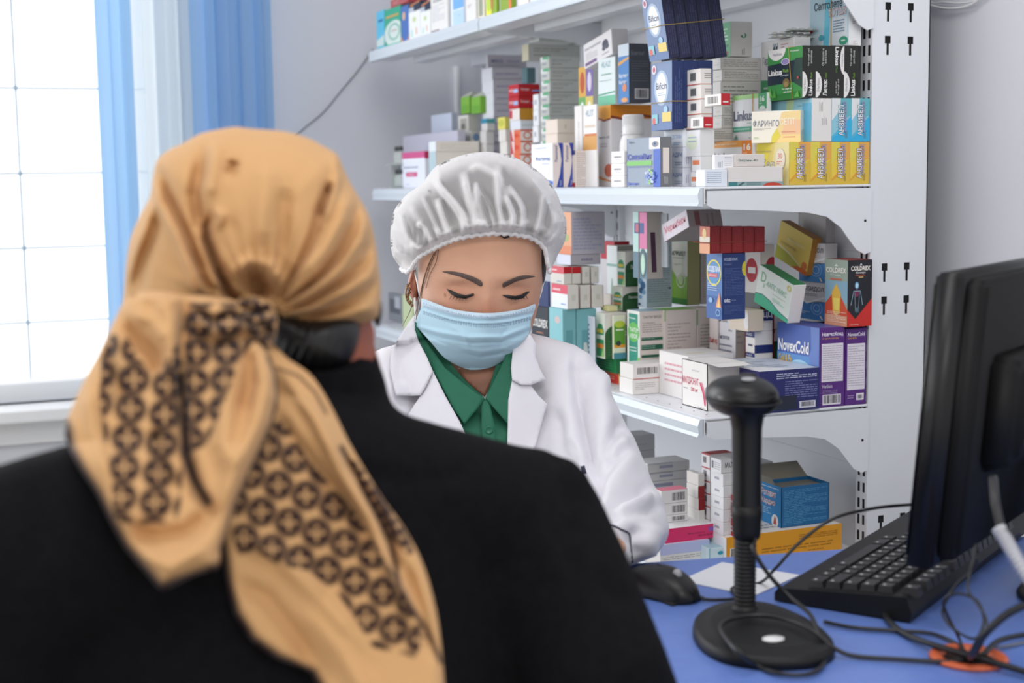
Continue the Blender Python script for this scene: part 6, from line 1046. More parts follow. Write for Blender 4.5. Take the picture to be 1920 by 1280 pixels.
# bouffant cap
capm = bpy.data.materials.new('cap_mesh_fabric'); capm.use_nodes = True; n = capm.node_tree; n.nodes.clear()
o_ = n.nodes.new('ShaderNodeOutputMaterial'); d_ = n.nodes.new('ShaderNodeBsdfDiffuse'); d_.inputs[0].default_value = lin('#ecebec'); t_ = n.nodes.new('ShaderNodeBsdfTranslucent'); t_.inputs[0].default_value = lin('#ecebec'); x_ = n.nodes.new('ShaderNodeMixShader'); x_.inputs[0].default_value = .3; tp = n.nodes.new('ShaderNodeBsdfTransparent'); y_ = n.nodes.new('ShaderNodeMixShader')
lw = n.nodes.new('ShaderNodeLayerWeight'); lw.inputs[0].default_value = .35; mr_ = n.nodes.new('ShaderNodeMapRange'); mr_.inputs[1].default_value = .35; mr_.inputs[2].default_value = .95; mr_.inputs[3].default_value = .26; mr_.inputs[4].default_value = 1.0
va = n.nodes.new('ShaderNodeVertexColor'); va.layer_name = 'tint'; ad = n.nodes.new('ShaderNodeMath'); ad.operation = 'ADD'; ad.use_clamp = True
n.links.new(lw.outputs['Facing'], mr_.inputs[0]); n.links.new(mr_.outputs[0], ad.inputs[0]); n.links.new(va.outputs['Color'], ad.inputs[1]); n.links.new(ad.outputs[0], y_.inputs[0]); n.links.new(d_.outputs[0], x_.inputs[1]); n.links.new(t_.outputs[0], x_.inputs[2]); n.links.new(tp.outputs[0], y_.inputs[1]); n.links.new(x_.outputs[0], y_.inputs[2]); n.links.new(y_.outputs[0], o_.inputs[0])
rg = random.Random(5)
pleat = []
for (a, b_, c_) in (((846, 452), (826, 410), (812, 345)), ((868, 447), (860, 400), (820, 330)), ((893, 444), (880, 390), (858, 335)), ((906, 442), (897, 395), (890, 330)), ((930, 440), (925, 400), (905, 330)), ((948, 440), (942, 395), (925, 320)), ((975, 445), (985, 390), (965, 325)), ((1000, 452), (1020, 405), (1005, 340)), ((1018, 466), (1042, 430), (1035, 380)), ((815, 466), (790, 430), (775, 390)), ((800, 476), (768, 450), (750, 410)), ((785, 488), (757, 475), (740, 450)), ((830, 458), (812, 420), (795, 370)), ((955, 441), (962, 405), (950, 360)), ((915, 441), (912, 405), (880, 360))):
    pw_ = rg.uniform(.7, 1.5); b_ = (b_[0]+rg.uniform(-9, 9), b_[1]); c_ = (c_[0]+rg.uniform(-14, 14), c_[1]+rg.uniform(-20, 30)); pleat.append((.009*pw_, 5.2*pw_, [a, b_, c_], .0)); m1 = ((a[0]+b_[0])/2+9, (a[1]+b_[1])/2); pleat.append((-.006, 7, [m1, (b_[0]+9, b_[1]), (c_[0]+8, c_[1])], .0))
pleat += [(.008, 5, [(818, 322), (825, 352), (850, 385), (880, 440)], .2), (.007, 6, [(880, 320), (900, 312), (940, 340), (950, 400)], .2), (.004, 6, [(770, 385), (790, 420), (845, 445)], .2), (.005, 7, [(740, 430), (770, 470), (790, 480)], .2), (.004, 6, [(1050, 400), (1030, 440), (1010, 450)], .2)]
pleat = [(a, b_, sm2(c_, 4, False), d) for a, b_, c_, d in pleat]
def cap_disp(X, Y):
    d = creases(X, Y, pleat)+.0010*np.sin(X*.55+.02*Y)*np.exp(-((Y-455)/26)**2)
    return d
edge = [(752, 503), (766, 508), (783, 484), (800, 472), (817, 463), (838, 453), (859, 446), (890, 440), (921, 437), (950, 437), (975, 440), (1000, 447), (1020, 464), (1027, 494), (1031, 510)]
upper = [(1046, 478), (1060, 449), (1062, 415), (1053, 390), (1044, 362), (1018, 328), (972, 298), (935, 287), (900, 285), (856, 294), (817, 312), (790, 345), (762, 365), (739, 395), (732, 432), (735, 476)]
capP = sm2(edge, 4, False)+sm2([edge[-1]]+upper+[edge[0]], 4, False)[1:-1]
cP = np.array(capP)
eZ = lambda X, Y: np.array([zhit(bv_body, x, min(max(y, 455), 640), 1.90) for x, y in zip(X, Y)])
def cap_z(X, Y):
    # rounded cap: depth grows in from the outline; at the elastic edge it hugs the forehead
    du, _ = Dpoly(X, Y, [edge[-1]]+upper+[edge[0]]); de, f = Dpoly(X, Y, edge)
    cx_ = 897; k = np.clip(du/150, 0, 1); dome = 1.905-.128*np.sqrt(1-(1-k)**2)
    rim = 1.876-.076*np.sqrt(np.clip(1-((X-903)/150)**2, 0.0, 1))
    w_ = np.exp(-(de/16)**2); z = dome*(1-w_)+np.minimum(rim, dome+.01)*w_
    z = z-.010*np.exp(-((de-16)/14)**2)*np.clip(du/40, 0, 1)
    return z-cap_disp(X, Y)*np.clip(de/14, .25, 1)*np.clip(du/25, .2, 1)
def cap_opac(X, Y):
    d = creases(X, Y, pleat); de, _ = Dpoly(X, Y, edge); du, _ = Dpoly(X, Y, [edge[-1]]+upper+[edge[0]])
    a = np.clip(d/.009, -.15, 1)*.55+np.exp(-(de/9)**2)*.5+np.exp(-(du/22)**2)*.35+.08*np.sin(X*.9)*(np.sin(Y*.7))*0; a = np.clip(a, 0, 1); return np.c_[a, a, a, np.ones(len(X))]
cap = relief('bouffant_cap', capP, cap_z, capm, ph, PO, .0003, 3.0, cap_opac)
# back half of the cap
V, Fc, _, _ = inflate(capo, (900, 400), 1.906, .020, .115, 120, 40, 1, None, math.pi*.44, math.pi); mb = MB(); mb.add(V, Fc, capm, True); mb.build('cap_back', cap, off=(0, 0, 0)).location = (-PO[0], -PO[1], 0)
mb = MB(); P = [Q(x, y+1, float(cap_z(np.array([x]), np.array([y]))[0])-.001) for x, y in sm2(edge, 6, False)]
P = [p+CU*.0012*math.sin(i*2.1)-CF*.0008*math.cos(i*1.3) for i, p in enumerate(P)]
mb.tube(P, .0030, mat('cap_elastic', '#e9e8ea', .7, bump=.6, bscale=900), 8); mb.build('elastic_band', cap).location = (-PO[0], -PO[1], 0)
# face mask
mo_ = [(790, 560), (800, 562), (826, 572), (852, 580), (893, 586), (925, 586.5), (955, 583), (982, 578), (1004, 570), (1000, 588), (995, 603), (994, 621), (979, 641), (955, 666), (927, 686), (900, 692.5), (872, 691), (835, 672), (811, 645), (783, 614), (778, 607), (784, 590), (790, 575)]
def mask_z(X, Y):
    f = np.clip(1-((X-893)/125)**2, 0, 1); g_ = np.clip((Y-560)/130, 0, 1)
    z = 1.862-.078*f**.55-.012*np.sin(np.pi*g_)*f+.030*np.clip(g_-.6, 0, 1)/.4
    z -= .010*np.exp(-((X-913)/24)**2)*np.exp(-((Y-592)/38)**2)+.004*np.exp(-((X-905)/50)**2-((Y-650)/30)**2)
    z -= 1.7*creases(X, Y, [(.0022, 4.5, [(783, 612), (820, 622), (880, 632), (940, 632), (992, 612)], .6), (-.0018, 3.5, [(790, 620), (830, 634), (885, 643), (940, 641), (990, 622)], .5), (.0020, 5, [(815, 640), (860, 655), (905, 660), (950, 652), (975, 640)], .4), (-.0016, 4, [(800, 628), (845, 650), (900, 668), (950, 660)], .3),
              (.0014, 2.6, [(795, 571), (826, 580), (852, 588), (893, 594), (925, 594.5), (955, 591), (1000, 580)], .7), (.0012, 2.6, [(797, 583), (826, 593), (852, 600), (893, 605), (925, 605), (955, 602), (996, 594)], .7), (-.0016, 2.5, [(797, 577), (826, 587), (852, 594), (893, 600), (925, 600), (955, 596), (998, 587)], .7), (.0012, 6, [(840, 610), (870, 625), (880, 660)], .1), (-.0012, 6, [(950, 612), (940, 640), (930, 670)], .1)])
    zb_ = np.array([zhit(bv_body, x, y, 9) for x, y in zip(X, Y)]); return np.minimum(z, zb_-.0025)
def mask_c(X, Y):
    c = np.tile(hexc('#abccdd'), (len(X), 1)); w_ = (Y < 574+ (X-790)*.0)[:, None]*0
    d, _ = Dpoly(X, Y, [(790, 562), (826, 574), (852, 582), (893, 588), (925, 588.5), (955, 585), (1004, 572)]); t = np.clip(1-(d-9)/6, 0, 1)[:, None]*.55; c = c*(1-t)+hexc('#c9d7e4')*t
    for off in (6, 21, 25):
        P = [(795, 563+off), (826, 573+off), (852, 581+off), (893, 587+off), (925, 587.5+off), (955, 584+off), (1000, 572+off)]; d, f = Dpoly(X, Y, P)
        s_ = (np.exp(-(d/1.5)**2)*(np.sin(f*330) > -.2)*.75)[:, None]; c = c*(1-s_)+hexc('#5d7390')*s_
    for xx in (783, 787, 988, 992):
        s_ = (np.exp(-((X-xx)/1.0)**2)*(np.sin(Y*1.6) > 0)*(Y > 588)*(Y < 622)*.3)[:, None]; c = c*(1-s_)+hexc('#5fa0c8')*s_
    return np.c_[c, np.ones(len(X))]
mk_ = relief('surgical_mask', sm2(mo_, 3), mask_z, tint_mat('mask_fabric', .75, .2, bump=.2, bscale=1500, sheen=.2), ph, PO, .0008, 1.7, mask_c)
lpm = mat('ear_loop', '#eceef2', .6); mb = MB()
mb.tube([Q(790, 568, 1.857), Q(786, 545, 1.857), Q(781, 520, 1.867), Q(777, 506, 1.885)], .0016, lpm, 6, smooth_n=5); mb.tube([Q(781, 605, 1.857), Q(779, 580, 1.862), Q(778, 562, 1.87), Q(778, 552, 1.888)], .0016, lpm, 6, smooth_n=5)
mb.tube([Q(1002, 573, 1.857), Q(1012, 555, 1.862), Q(1020, 525, 1.885)], .0013, lpm, 6, smooth_n=5); mb.build('ear_loop', mk_).location = (-PO[0], -PO[1], 0)
# lab coat
Yf = -fh
mb = MB()
limb(mb, [(Q(905, 715, 1.90), .080, .055), (Q(905, 760, 1.89), .130, .075), (Q(905, 830, 1.88), .150, .098), (Q(905, 960, 1.87), .150, .108), (Q(905, 1100, 1.87), .155, .115), (Q(905, 1240, 1.88), .175, .130), (Q(905, 1310, 1.88), .18, .135)], seg=32)
limb(mb, [(Q(750, 716, 1.895), .050, .056), (Q(830, 694, 1.90), .050, .05), (Q(985, 692, 1.895), .050, .05), (Q(1056, 716, 1.88), .050, .056)], seg=20)
limb(mb, sleeve, seg=24)
limb(mb, sl2, seg=24)
for sx in (-1, 1): limb(mb, [(Q(905+sx*90, 1275, 1.86), .085, .08), (Q(905+sx*95, 1360, 1.66), .078, .07), (Q(905+sx*100, 1470, 1.50), .074, .066)])
coat_cr = [(-.010, 13.5, [(1100, 700), (1092, 760), (1100, 830), (1120, 900)], .3), (-.007, 10.5, [(1080, 660), (1083, 720), (1090, 800), (1095, 860)], .3), (.007, 18, [(1120, 690), (1128, 760), (1140, 830)], .2),
           (-.009, 12, [(1176, 838), (1150, 860), (1125, 905), (1118, 950)], .3), (.008, 18, [(1190, 850), (1165, 890), (1140, 940), (1128, 975)], .2), (-.009, 12, [(1222, 912), (1190, 925), (1160, 935), (1130, 960)], .3), (.007, 15, [(1224, 930), (1195, 945), (1150, 960)], .2), (-.008, 10.5, [(1238, 948), (1200, 955), (1160, 962), (1130, 980)], .3),
           (-.007, 12, [(1165, 790), (1150, 820), (1130, 860)], .2), (.006, 15, [(1178, 820), (1150, 850), (1130, 900)], .2), (-.006, 15, [(1200, 985), (1190, 1015), (1200, 1045)], .2), (.005, 15, [(1225, 980), (1215, 1020), (1222, 1045)], .2), (-.006, 15, [(1040, 760), (1045, 830), (1060, 900)], .2), (-.005, 13.5, [(1072, 820), (1068, 900)], .2), (.006, 21, [(1000, 860), (1010, 960)], .2), (-.005, 15, [(760, 660), (752, 720)], .2)]
coatm = mat('white_coat_cloth', '#dcdbe3', .8, noise=.02, nscale=20, bump=.25, bscale=1200, sheen=.3)
coat = grow(mb, 'lab_coat', .0048, coatm, ph, PO, 5, lambda X, Y: 1.6*creases(X, Y, coat_cr)+.0012*np.sin(X*.05+Y*.09))
bv_coat = bvh_of(coat)
zc_ = lambda X, Y, off, lo=1.70, hi=1.90: np.clip(np.array([zhit(bv_coat, x, y, 1.83) for x, y in zip(X, Y)]), lo, hi)-off
# shirt: body under the coat opening, then the two collar leaves
shm = mat('green_shirt_cloth', '#14654b', .65, noise=.05, nscale=60, bump=.3, bscale=1400); coatl = mat('white_coat_lapel', '#dfdee6', .8, noise=.02, nscale=20, bump=.2, bscale=1200, sheen=.3)
def smz(X, Y, off): # smooth chest surface in front of the coat volume
    z = zc_(X, Y, 0); A_ = np.c_[X-900, Y-760, (X-900)**2, (Y-760)**2, (X-900)*(Y-760), np.ones(len(X))]; s_, *_ = np.linalg.lstsq(A_, z, rcond=None); return A_ @ s_-off
shirt = relief('shirt', sm2([(775, 600), (790, 660), (830, 740), (862, 800), (872, 870), (950, 870), (958, 800), (965, 720), (968, 640), (935, 672), (912, 742), (905, 742), (862, 702), (830, 660)], 3), lambda X, Y: np.minimum(1.846-.036*np.clip(1-((X-905)/150)**2, 0, 1)-.00015*(Y-700), zc_(X, Y, .004, 1.70, 1.9)), shm, ph, PO, .003, 6)
nz = lambda x0: (lambda X, Y: np.minimum(1.836-.040*np.clip(1-((X-905)/150)**2, 0, 1)-.00017*(Y-700), zc_(X, Y, .006, 1.70, 1.9)))
cl1 = [(779, 612), (800, 640), (835, 690), (862, 712), (890, 735), (909, 746), (900, 760), (871, 795), (850, 765), (822, 712), (796, 665), (782, 635)]
cl2 = [(910, 746), (922, 722), (938, 690), (952, 655), (962, 645), (964, 700), (958, 760), (954, 797), (935, 775)]
relief('shirt_collar', cl1, lambda X, Y: nz(0)(X, Y)-.004, shm, shirt, (0, 0, 0), .002, 5).location = (-PO[0], -PO[1], 0)
relief('shirt_collar', cl2, lambda X, Y: nz(0)(X, Y)-.004, shm, shirt, (0, 0, 0), .002, 5).location = (-PO[0], -PO[1], 0)
relief('button_placket', [(903, 748), (916, 748), (928, 800), (932, 860), (908, 860), (903, 800)], lambda X, Y: nz(0)(X, Y)-.0025, shm, shirt, (0, 0, 0), .002, 5).location = (-PO[0], -PO[1], 0)
mb = MB(); c_ = Q(917, 806, float(nz(0)(np.array([917.]), np.array([806.]))[0])-.003); mb.lathe([(.0048, 0), (.0052, .0012), (.0040, .0018), (.0036, .0012)], c_, mat('green_button', '#1f6a50', .3), 20, axis=-CF); mb.build('shirt_button', shirt).location = (-PO[0], -PO[1], 0)
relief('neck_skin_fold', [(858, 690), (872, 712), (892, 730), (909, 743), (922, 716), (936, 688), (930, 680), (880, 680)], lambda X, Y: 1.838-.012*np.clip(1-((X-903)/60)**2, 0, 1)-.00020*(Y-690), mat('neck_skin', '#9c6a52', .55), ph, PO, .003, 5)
# lapels and front edges of the coat
lapz = lambda o_: (lambda X, Y: np.minimum(zc_(X, Y, o_+.006, 1.70, 1.87), 1.838-.040*np.clip(1-((X-905)/160)**2, 0, 1)-.00017*(Y-700)-o_-.002))
lapL1 = [(777, 590), (765, 606), (748, 632), (733, 660), (731, 690), (736, 715), (742, 741), (768, 742), (789, 741), (800, 722), (812, 696), (800, 668), (785, 640), (778, 618)]     # collar leaf, image left
lapL2 = [(789, 741), (776, 760), (763, 780), (790, 835), (830, 900), (872, 960), (885, 900), (877, 822), (862, 790), (835, 742), (812, 696), (800, 722)]
lapR1 = [(994, 625), (975, 632), (962, 650), (958, 690), (960, 712), (978, 722), (995, 722), (1010, 716), (1024, 712), (1012, 690), (1004, 668), (1005, 645)]
lapR2 = [(960, 712), (953, 750), (952, 800), (950, 860), (955, 960), (975, 920), (992, 870), (1005, 834), (1014, 800), (1026, 757), (1010, 742), (995, 722), (978, 722)]
for P, o in ((lapL2, .005), (lapR2, .005), (lapL1, .0085), (lapR1, .0085)): relief('coat_lapel', P, lapz(o), coatl, coat, (0, 0, 0), .0026, 6).location = (0, 0, 0)
mb = MB(); pip = mat('navy_piping', '#1c2038', .6)
P = [(1127, 982), (1140, 983), (1152, 986), (1166, 993), (1180, 1001), (1182, 1020), (1186, 1054)]
mb.tube([Q(x, y, (zhit(bv_coat, x, y, 1.52))-.0006) for x, y in sm2(P, 3, False)], .0011, pip, 6); mb.build('sleeve_piping', coat, off=PO).location = (0, 0, 0)
relief('pocket_flap', [(1089, 874), (1096, 872), (1100, 886), (1092, 888)], lambda X, Y: zc_(X, Y, .002, 1.5, 1.9), pip, coat, (0, 0, 0), .002, 4)
for c in coat.children:
    if c.name.startswith(('coat_lapel', 'pocket_flap')): c.location = (-PO[0], -PO[1], 0)
# trousers, shoes and stool below the desk
trm = mat('dark_trousers', '#23262e', .8); mb = MB()
for sx in (-1, 1): limb(mb, [(Q(905+sx*100, 1440, 1.52), .066, .062), (Q(905+sx*105, 1600, 1.46), .056, .056), (np.r_[Q(905+sx*105, 1600, 1.46)[:2], .10], .045, .045)])
grow(mb, 'trousers', .012, trm, ph, PO, 2)
for sx in (-1, 1):
    mb = MB(); a = np.r_[Q(905+sx*105, 1600, 1.46)[:2], .045]; limb(mb, [(a+fh*.06, .038, .035), (a-fh*.05, .042, .034), (a-fh*.14, .036, .022)]); 
    grow(mb, 'shoe', .01, mat('black_shoe', '#17171a', .4), ph, PO, 1)
def stool(x, y, lab, h=.45):
    s_ = empty('office_stool', (x, y, 0), lab, 'stool'); sm_ = mat('stool_fabric', '#2c3038', .8); mt = mat('stool_metal', '#9a9ca2', .3, metal=.8)
    mb = MB(); mb.lathe([(.15, h-.06), (.19, h-.05), (.195, h-.02), (.17, h-.001)], (0, 0, 0), sm_, 32); mb.build('seat', s_)
    mb = MB(); mb.lathe([(.022, .06), (.022, h-.06)], (0, 0, 0), mt, 16); mb.build('gas_column', s_)
    for k in range(5): a = k*2*math.pi/5; mb = MB(); mb.tube([(0, 0, .07), (.24*math.cos(a), .24*math.sin(a), .045)], .014, mt, 8); mb.lathe([(.02, -.02), (.022, 0), (.02, .02)], (.24*math.cos(a), .24*math.sin(a), .022), sm_, 12, axis=(math.sin(a), -math.cos(a), 0)); mb.build('leg', s_)
sx3, sy3 = PO[0]+fh[0]*.04, PO[1]+fh[1]*.04; hz3 = bv_coat.ray_cast(Vector((sx3, sy3, .02)), Vector((0, 0, 1)))[0]; stool(sx3, sy3, 'round stool under the person in the white lab coat', (hz3.z if hz3 else .42)-.001)
# ------------------------------------------------------------------ the customer seen from behind
KO = tuple(Q(560, 1290, 1.02)[:2])+(0,)
cu = empty('person', KO, 'person seen from behind in a black coat and tan headscarf with dark ring pattern', 'person')
sR, sL = Q(982, 985, 1.15), Q(-25, 1085, .90); bR = (sR-sL)/np.linalg.norm(sR-sL); bF = np.cross([0, 0, 1.], bR); bF /= np.linalg.norm(bF)     # body right, body forward
nk_ = Q(600, 840, 1.06)
blackc = mat('black_wool_coat', '#101013', .95, spec=.12, noise=.25, nscale=120, bump=.4, bscale=700)
mb = MB()
limb(mb, [(Q(610, 745, 1.075), .050, .050), (Q(600, 800, 1.07), .062, .056, bR), (Q(585, 860, 1.065), .095, .070, bR), (Q(560, 940, 1.06), .150, .092, bR)], seg=28)
mid = (sR+sL)/2
def down(p, dz, f=0.0): return np.array([p[0]+bF[0]*f, p[1]+bF[1]*f, p[2]-dz])
limb(mb, [(down(mid, -.01), .170, .080, bR), (down(mid, .10), .182, .105, bR), (down(mid, .25), .180, .115, bR), (down(mid, .40), .185, .125, bR), (down(mid, .50), .19, .135, bR)], seg=36)
limb(mb, [(sL, .068, .068), (sL+(sR-sL)*.25+np.array([0, 0, .028]), .066, .066), (sL+(sR-sL)*.5+np.array([0, 0, .055]), .066, .066), (sL+(sR-sL)*.75+np.array([0, 0, .024]), .066, .066), (sR, .062, .062)], seg=24)
eR, wR = Q(1122, 1285, 1.06), Q(1250, 1500, 1.10); hR_ = np.array([.0, .0, 0])
limb(mb, [(sR, .066, .066), ((sR*.6+eR*.4), .064, .064), (eR, .058, .058), ((eR+wR)/2, .050, .050), (wR, .042, .042)], seg=24)
eL = down(sL, .27, .05)-bR*.05; wL = down(eL, .02, .20)+bR*.08
limb(mb, [(sL, .068, .068), ((sL+eL)/2, .062, .062), (eL, .056, .056), ((eL+wL)/2, .048, .048), (wL, .040, .040)], seg=24)
hips = down(mid, .50)
for s_ in (-1, 1): limb(mb, [(hips+bR*.09*s_, .088, .085), (hips+bR*.10*s_+bF*.20, .082, .075), (hips+bR*.11*s_+bF*.36, .078, .068)])
ccr = [(-.006, 8, [(1030, 838), (1052, 868), (1066, 920), (1075, 990), (1085, 1080)], .4), (.005, 14, [(1062, 850), (1085, 890), (1100, 940)], .3), (-.004, 14, [(640, 880), (760, 900), (900, 880)], .2), (.004, 18, [(980, 900), (1010, 1000), (1060, 1100)], .2), (-.005, 14, [(1120, 1080), (1150, 1110), (1190, 1130)], .2), (-.005, 16, [(60, 900), (80, 960), (60, 1060)], .2)]
kcoat = grow(mb, 'coat', .009, blackc, cu, KO, 6, lambda X, Y: creases(X, Y, ccr))
# standing collar
V = []; nseg = 44; Fc = []
cc = Q(598, 744, 1.07)
for j, (r, h, b_) in enumerate(((.062, -.034, 0), (.057, -.012, 0), (.054, .008, 0), (.0525, .022, 0), (.0505, .027, 0), (.047, .025, 0), (.046, .0, 0), (.046, -.030, 0))):
    for k in range(nseg):
        a = 2*math.pi*k/nseg; q = cc+bR*r*.86*math.cos(a)+bF*r*math.sin(a)*.92+np.array([0, 0, h+.006*math.cos(a)]); V.append(q)
for j in range(7):
    for k in range(nseg): Fc.append((j*nseg+k, j*nseg+(k+1) % nseg, (j+1)*nseg+(k+1) % nseg, (j+1)*nseg+k))
mk('collar', V, Fc, blackc, cu, KO)
# skin: head, neck, hands in one surface
mb = MB(); hc = Q(470, 455, 1.085)
egg(tuple(Q(482, 455, 1.095)), .060, .062, .070, mat('tmp', '#888888'), mb, 40, 26)
limb(mb, [(Q(540, 530, 1.10), .056, .055), (Q(600, 660, 1.085), .042, .044), (Q(610, 760, 1.075), .050, .050), (Q(600, 860, 1.07), .09, .05, bR)])
egg(tuple(Q(640, 590, 1.125)), .024, .035, .045, mat('tmp', '#888888'), mb, 24, 16)
for (e_, w_) in ((eR, wR), (eL, wL)): limb(mb, [(e_, .030, .03), (w_, .022, .02)]); hand(mb, w_, (w_-e_), np.array([0, 0, 1.]), bR)
limb(mb, [(sL, .03, .03), (eL, .03, .03)]); limb(mb, [(sR, .03, .03), (eR, .03, .03)]); limb(mb, [(sL, .03, .03), (down(mid, .05), .06, .04), (sR, .03, .03)]); limb(mb, [(Q(600, 860, 1.07), .08, .04, bR), (down(mid, .1), .07, .04, bR)])
def kcols(X, Y, N): return np.c_[np.tile(hexc('#8a4a36'), (len(X), 1)), np.ones(len(X))]
kb_ = grow(mb, 'body', .006, skinm, cu, KO, 3, None, kcols)
V, Fc, _, _ = inflate([(676, 596), (692, 600), (701, 618), (702, 645), (698, 672), (690, 690), (682, 680), (678, 655), (672, 625)], (688, 640), 1.10, .020, .02, 40, 20, 1, lambda X, Y: creases(X, Y, [(-.005, 4, [(688, 612), (692, 640), (690, 668)])])); mb = MB(); mb.add(V, Fc, mat('ear_skin_red', '#a2452f', .5), True); mb.build('ear', cu, off=KO)
V, Fc, _, _ = inflate([(470, 560), (560, 590), (650, 590), (672, 600), (676, 630), (668, 668), (655, 690), (600, 712), (540, 700), (500, 680), (480, 640), (462, 600)], (575, 635), 1.09, .080, .03, 90, 40, .6, lambda X, Y: .0012*np.sin(X*.35+Y*.12)); mb = MB(); mb.add(V, Fc, mat('black_hair', '#0f0e10', .45, noise=.3, nscale=400), True)
V, Fc, _, _ = inflate([(690, 560), (704, 548), (715, 565), (716, 595), (708, 615), (700, 600), (692, 590)], (704, 582), 1.13, .02, .03, 30, 16); mb.add(V, Fc, mat('black_hair', '#0f0e10', .45), True); mb.build('hair', cu, off=KO)
# headscarf dome
sco = [(470, 241), (440, 238), (402, 244), (372, 252), (345, 268), (315, 282), (294, 302), (286, 335), (281, 368), (262, 405), (245, 445), (237, 490), (233, 540), (229, 590), (236, 625), (262, 640), (330, 640), (420, 640), (480, 632), (520, 626), (560, 624), (620, 619), (670, 611), (700, 600), (711, 585), (714, 540), (710, 500), (704, 455), (695, 415), (682, 385), (662, 352), (645, 318), (632, 290), (608, 275), (575, 258), (530, 246)]
KN = (495, 592)
scr = [(-.016, 15, [(384, 262), (378, 310), (368, 365), (376, 430), (396, 490), (430, 550), (478, 585)], .0), (.009, 16, [(410, 262), (398, 310), (388, 370)], .3),
       (-.014, 8, [(396, 404), (388, 425), (388, 450), (404, 495), (425, 545), (460, 580)], .5), (.010, 9, [(372, 420), (378, 460), (396, 510), (418, 550)], .3), (.009, 8, [(405, 398), (415, 405), (412, 420)], .5),
       (-.013, 9, [(300, 318), (318, 370), (345, 430), (372, 500), (395, 548)], .3), (.013, 10, [(288, 335), (300, 385), (330, 440), (355, 500), (375, 545)], .3), (.010, 12, [(287, 360), (270, 430), (250, 480), (238, 530)], .3), (-.012, 14, [(300, 390), (285, 450), (262, 510), (250, 560)], .2),
       (-.014, 9, [(617, 352), (604, 390), (600, 405)], .6), (-.009, 9, [(603, 392), (588, 440), (560, 500), (528, 555), (500, 585)], .3), (.010, 9, [(630, 285), (634, 330), (622, 375), (606, 420)], .3),
       (-.006, 16, [(538, 350), (530, 400), (533, 470), (520, 540)], .2), (.006, 22, [(500, 300), (495, 380), (490, 460)], .2),
       (-.010, 8, [(672, 372), (665, 420), (640, 470), (600, 520), (550, 560), (508, 588)], .3), (.010, 9, [(690, 400), (676, 450), (640, 500), (590, 545), (530, 580)], .3), (-.010, 8, [(700, 440), (685, 490), (640, 530), (580, 565), (515, 592)], .3), (.009, 9, [(708, 480), (690, 520), (640, 550), (580, 578), (515, 598)], .3), (-.009, 8, [(712, 520), (690, 550), (640, 572), (580, 590), (510, 602)], .3), (.008, 10, [(712, 570), (660, 590), (590, 606), (515, 612)], .3),
       (.010, 14, [(655, 360), (640, 410), (610, 470), (560, 530)], .2), (-.026, 24, [(478, 520), (484, 534), (492, 545)], .9), (.012, 14, [(445, 505), (470, 492), (505, 500), (520, 525)], .4), (.010, 12, [(470, 570), (500, 562), (520, 575)], .5), (-.008, 10, [(430, 330), (440, 300)], .2)]
def scarf_disp(X, Y):
    d = 1.35*creases(X, Y, scr); r = np.hypot(X-KN[0], Y-KN[1]); a = np.arctan2(Y-KN[1], X-KN[0]); return d+.0022*np.sin(a*34)*np.exp(-((r-90)/80)**2)
tan_ = tint_mat('tan_scarf_cloth', .85, .15, bump=.2, bscale=900, sheen=.08)
TANC, BRN = hexc('#c79c6c'), hexc('#2a1a1c')
V, Fc, XY, Z = inflate(sco, (478, 440), 1.092, .105, .095, 300, 220, .8, scarf_disp)
scf = mk('headscarf', V, Fc, tan_, cu, KO, True, np.c_[np.tile(TANC, (len(V), 1)), np.ones(len(V))])
# patterned tails draped over the coat
bv_k = bvh_of(kcoat); bv_s = bvh_of(scf)
def lattice(X, Y, org, e1, e2):
    a = (e1[0]+e2[0], e1[1]+e2[1]); b_ = (e1[0]-e2[0], e1[1]-e2[1]); M2 = np.linalg.inv(np.array([[a[0], b_[0]], [a[1], b_[1]]]))
    u = M2[0, 0]*(X-org[0])+M2[0, 1]*(Y-org[1]); v = M2[1, 0]*(X-org[0])+M2[1, 1]*(Y-org[1]); r = np.full(X.shape, 1e9); ang = np.zeros(X.shape)
    for du in (-1, 0, 1):
        for dv_ in (-1, 0, 1):
            i, j = np.round(u)+du, np.round(v)+dv_; dx = X-org[0]-i*a[0]-j*b_[0]; dy = Y-org[1]-i*a[1]-j*b_[1]; q = np.hypot(dx, dy); m_ = q < r; r = np.where(m_, q, r); ang = np.where(m_, np.arctan2(dy, dx), ang)
    R0 = .25*(np.hypot(*e1)+np.hypot(*e2))*1.03
    ring = np.exp(-((r-R0)/5.0)**2)*1.6; inner = (r < R0*.75)*np.clip((np.abs(np.sin(2*ang))-.35)*3, 0, 1)*.95*(r > 4)
    far = np.clip((r-R0-4)/4, 0, 1); link_ = np.exp(-((r-R0-8)/2.2)**2)*.55
    return np.clip(ring+inner+link_, 0, 1)
def paint(bands, lines, base=TANC):
    def f(X, Y):
        k = np.zeros(len(X))
        for P, org, e1, e2 in bands:
            m_ = inside(X, Y, P); d, _ = Dpoly(X, Y, P, True); k = np.maximum(k, np.where(m_, lattice(X, Y, org, e1, e2), 0)*np.clip(d/3, 0, 1))
        for P, w_ in lines: d, _ = Dpoly(X, Y, P); k = np.maximum(k, np.clip(1.4-d/w_, 0, 1))
        c = base[None]*(1-k[:, None])+BRN[None]*k[:, None]; return np.c_[c, np.ones(len(X))]
    return f
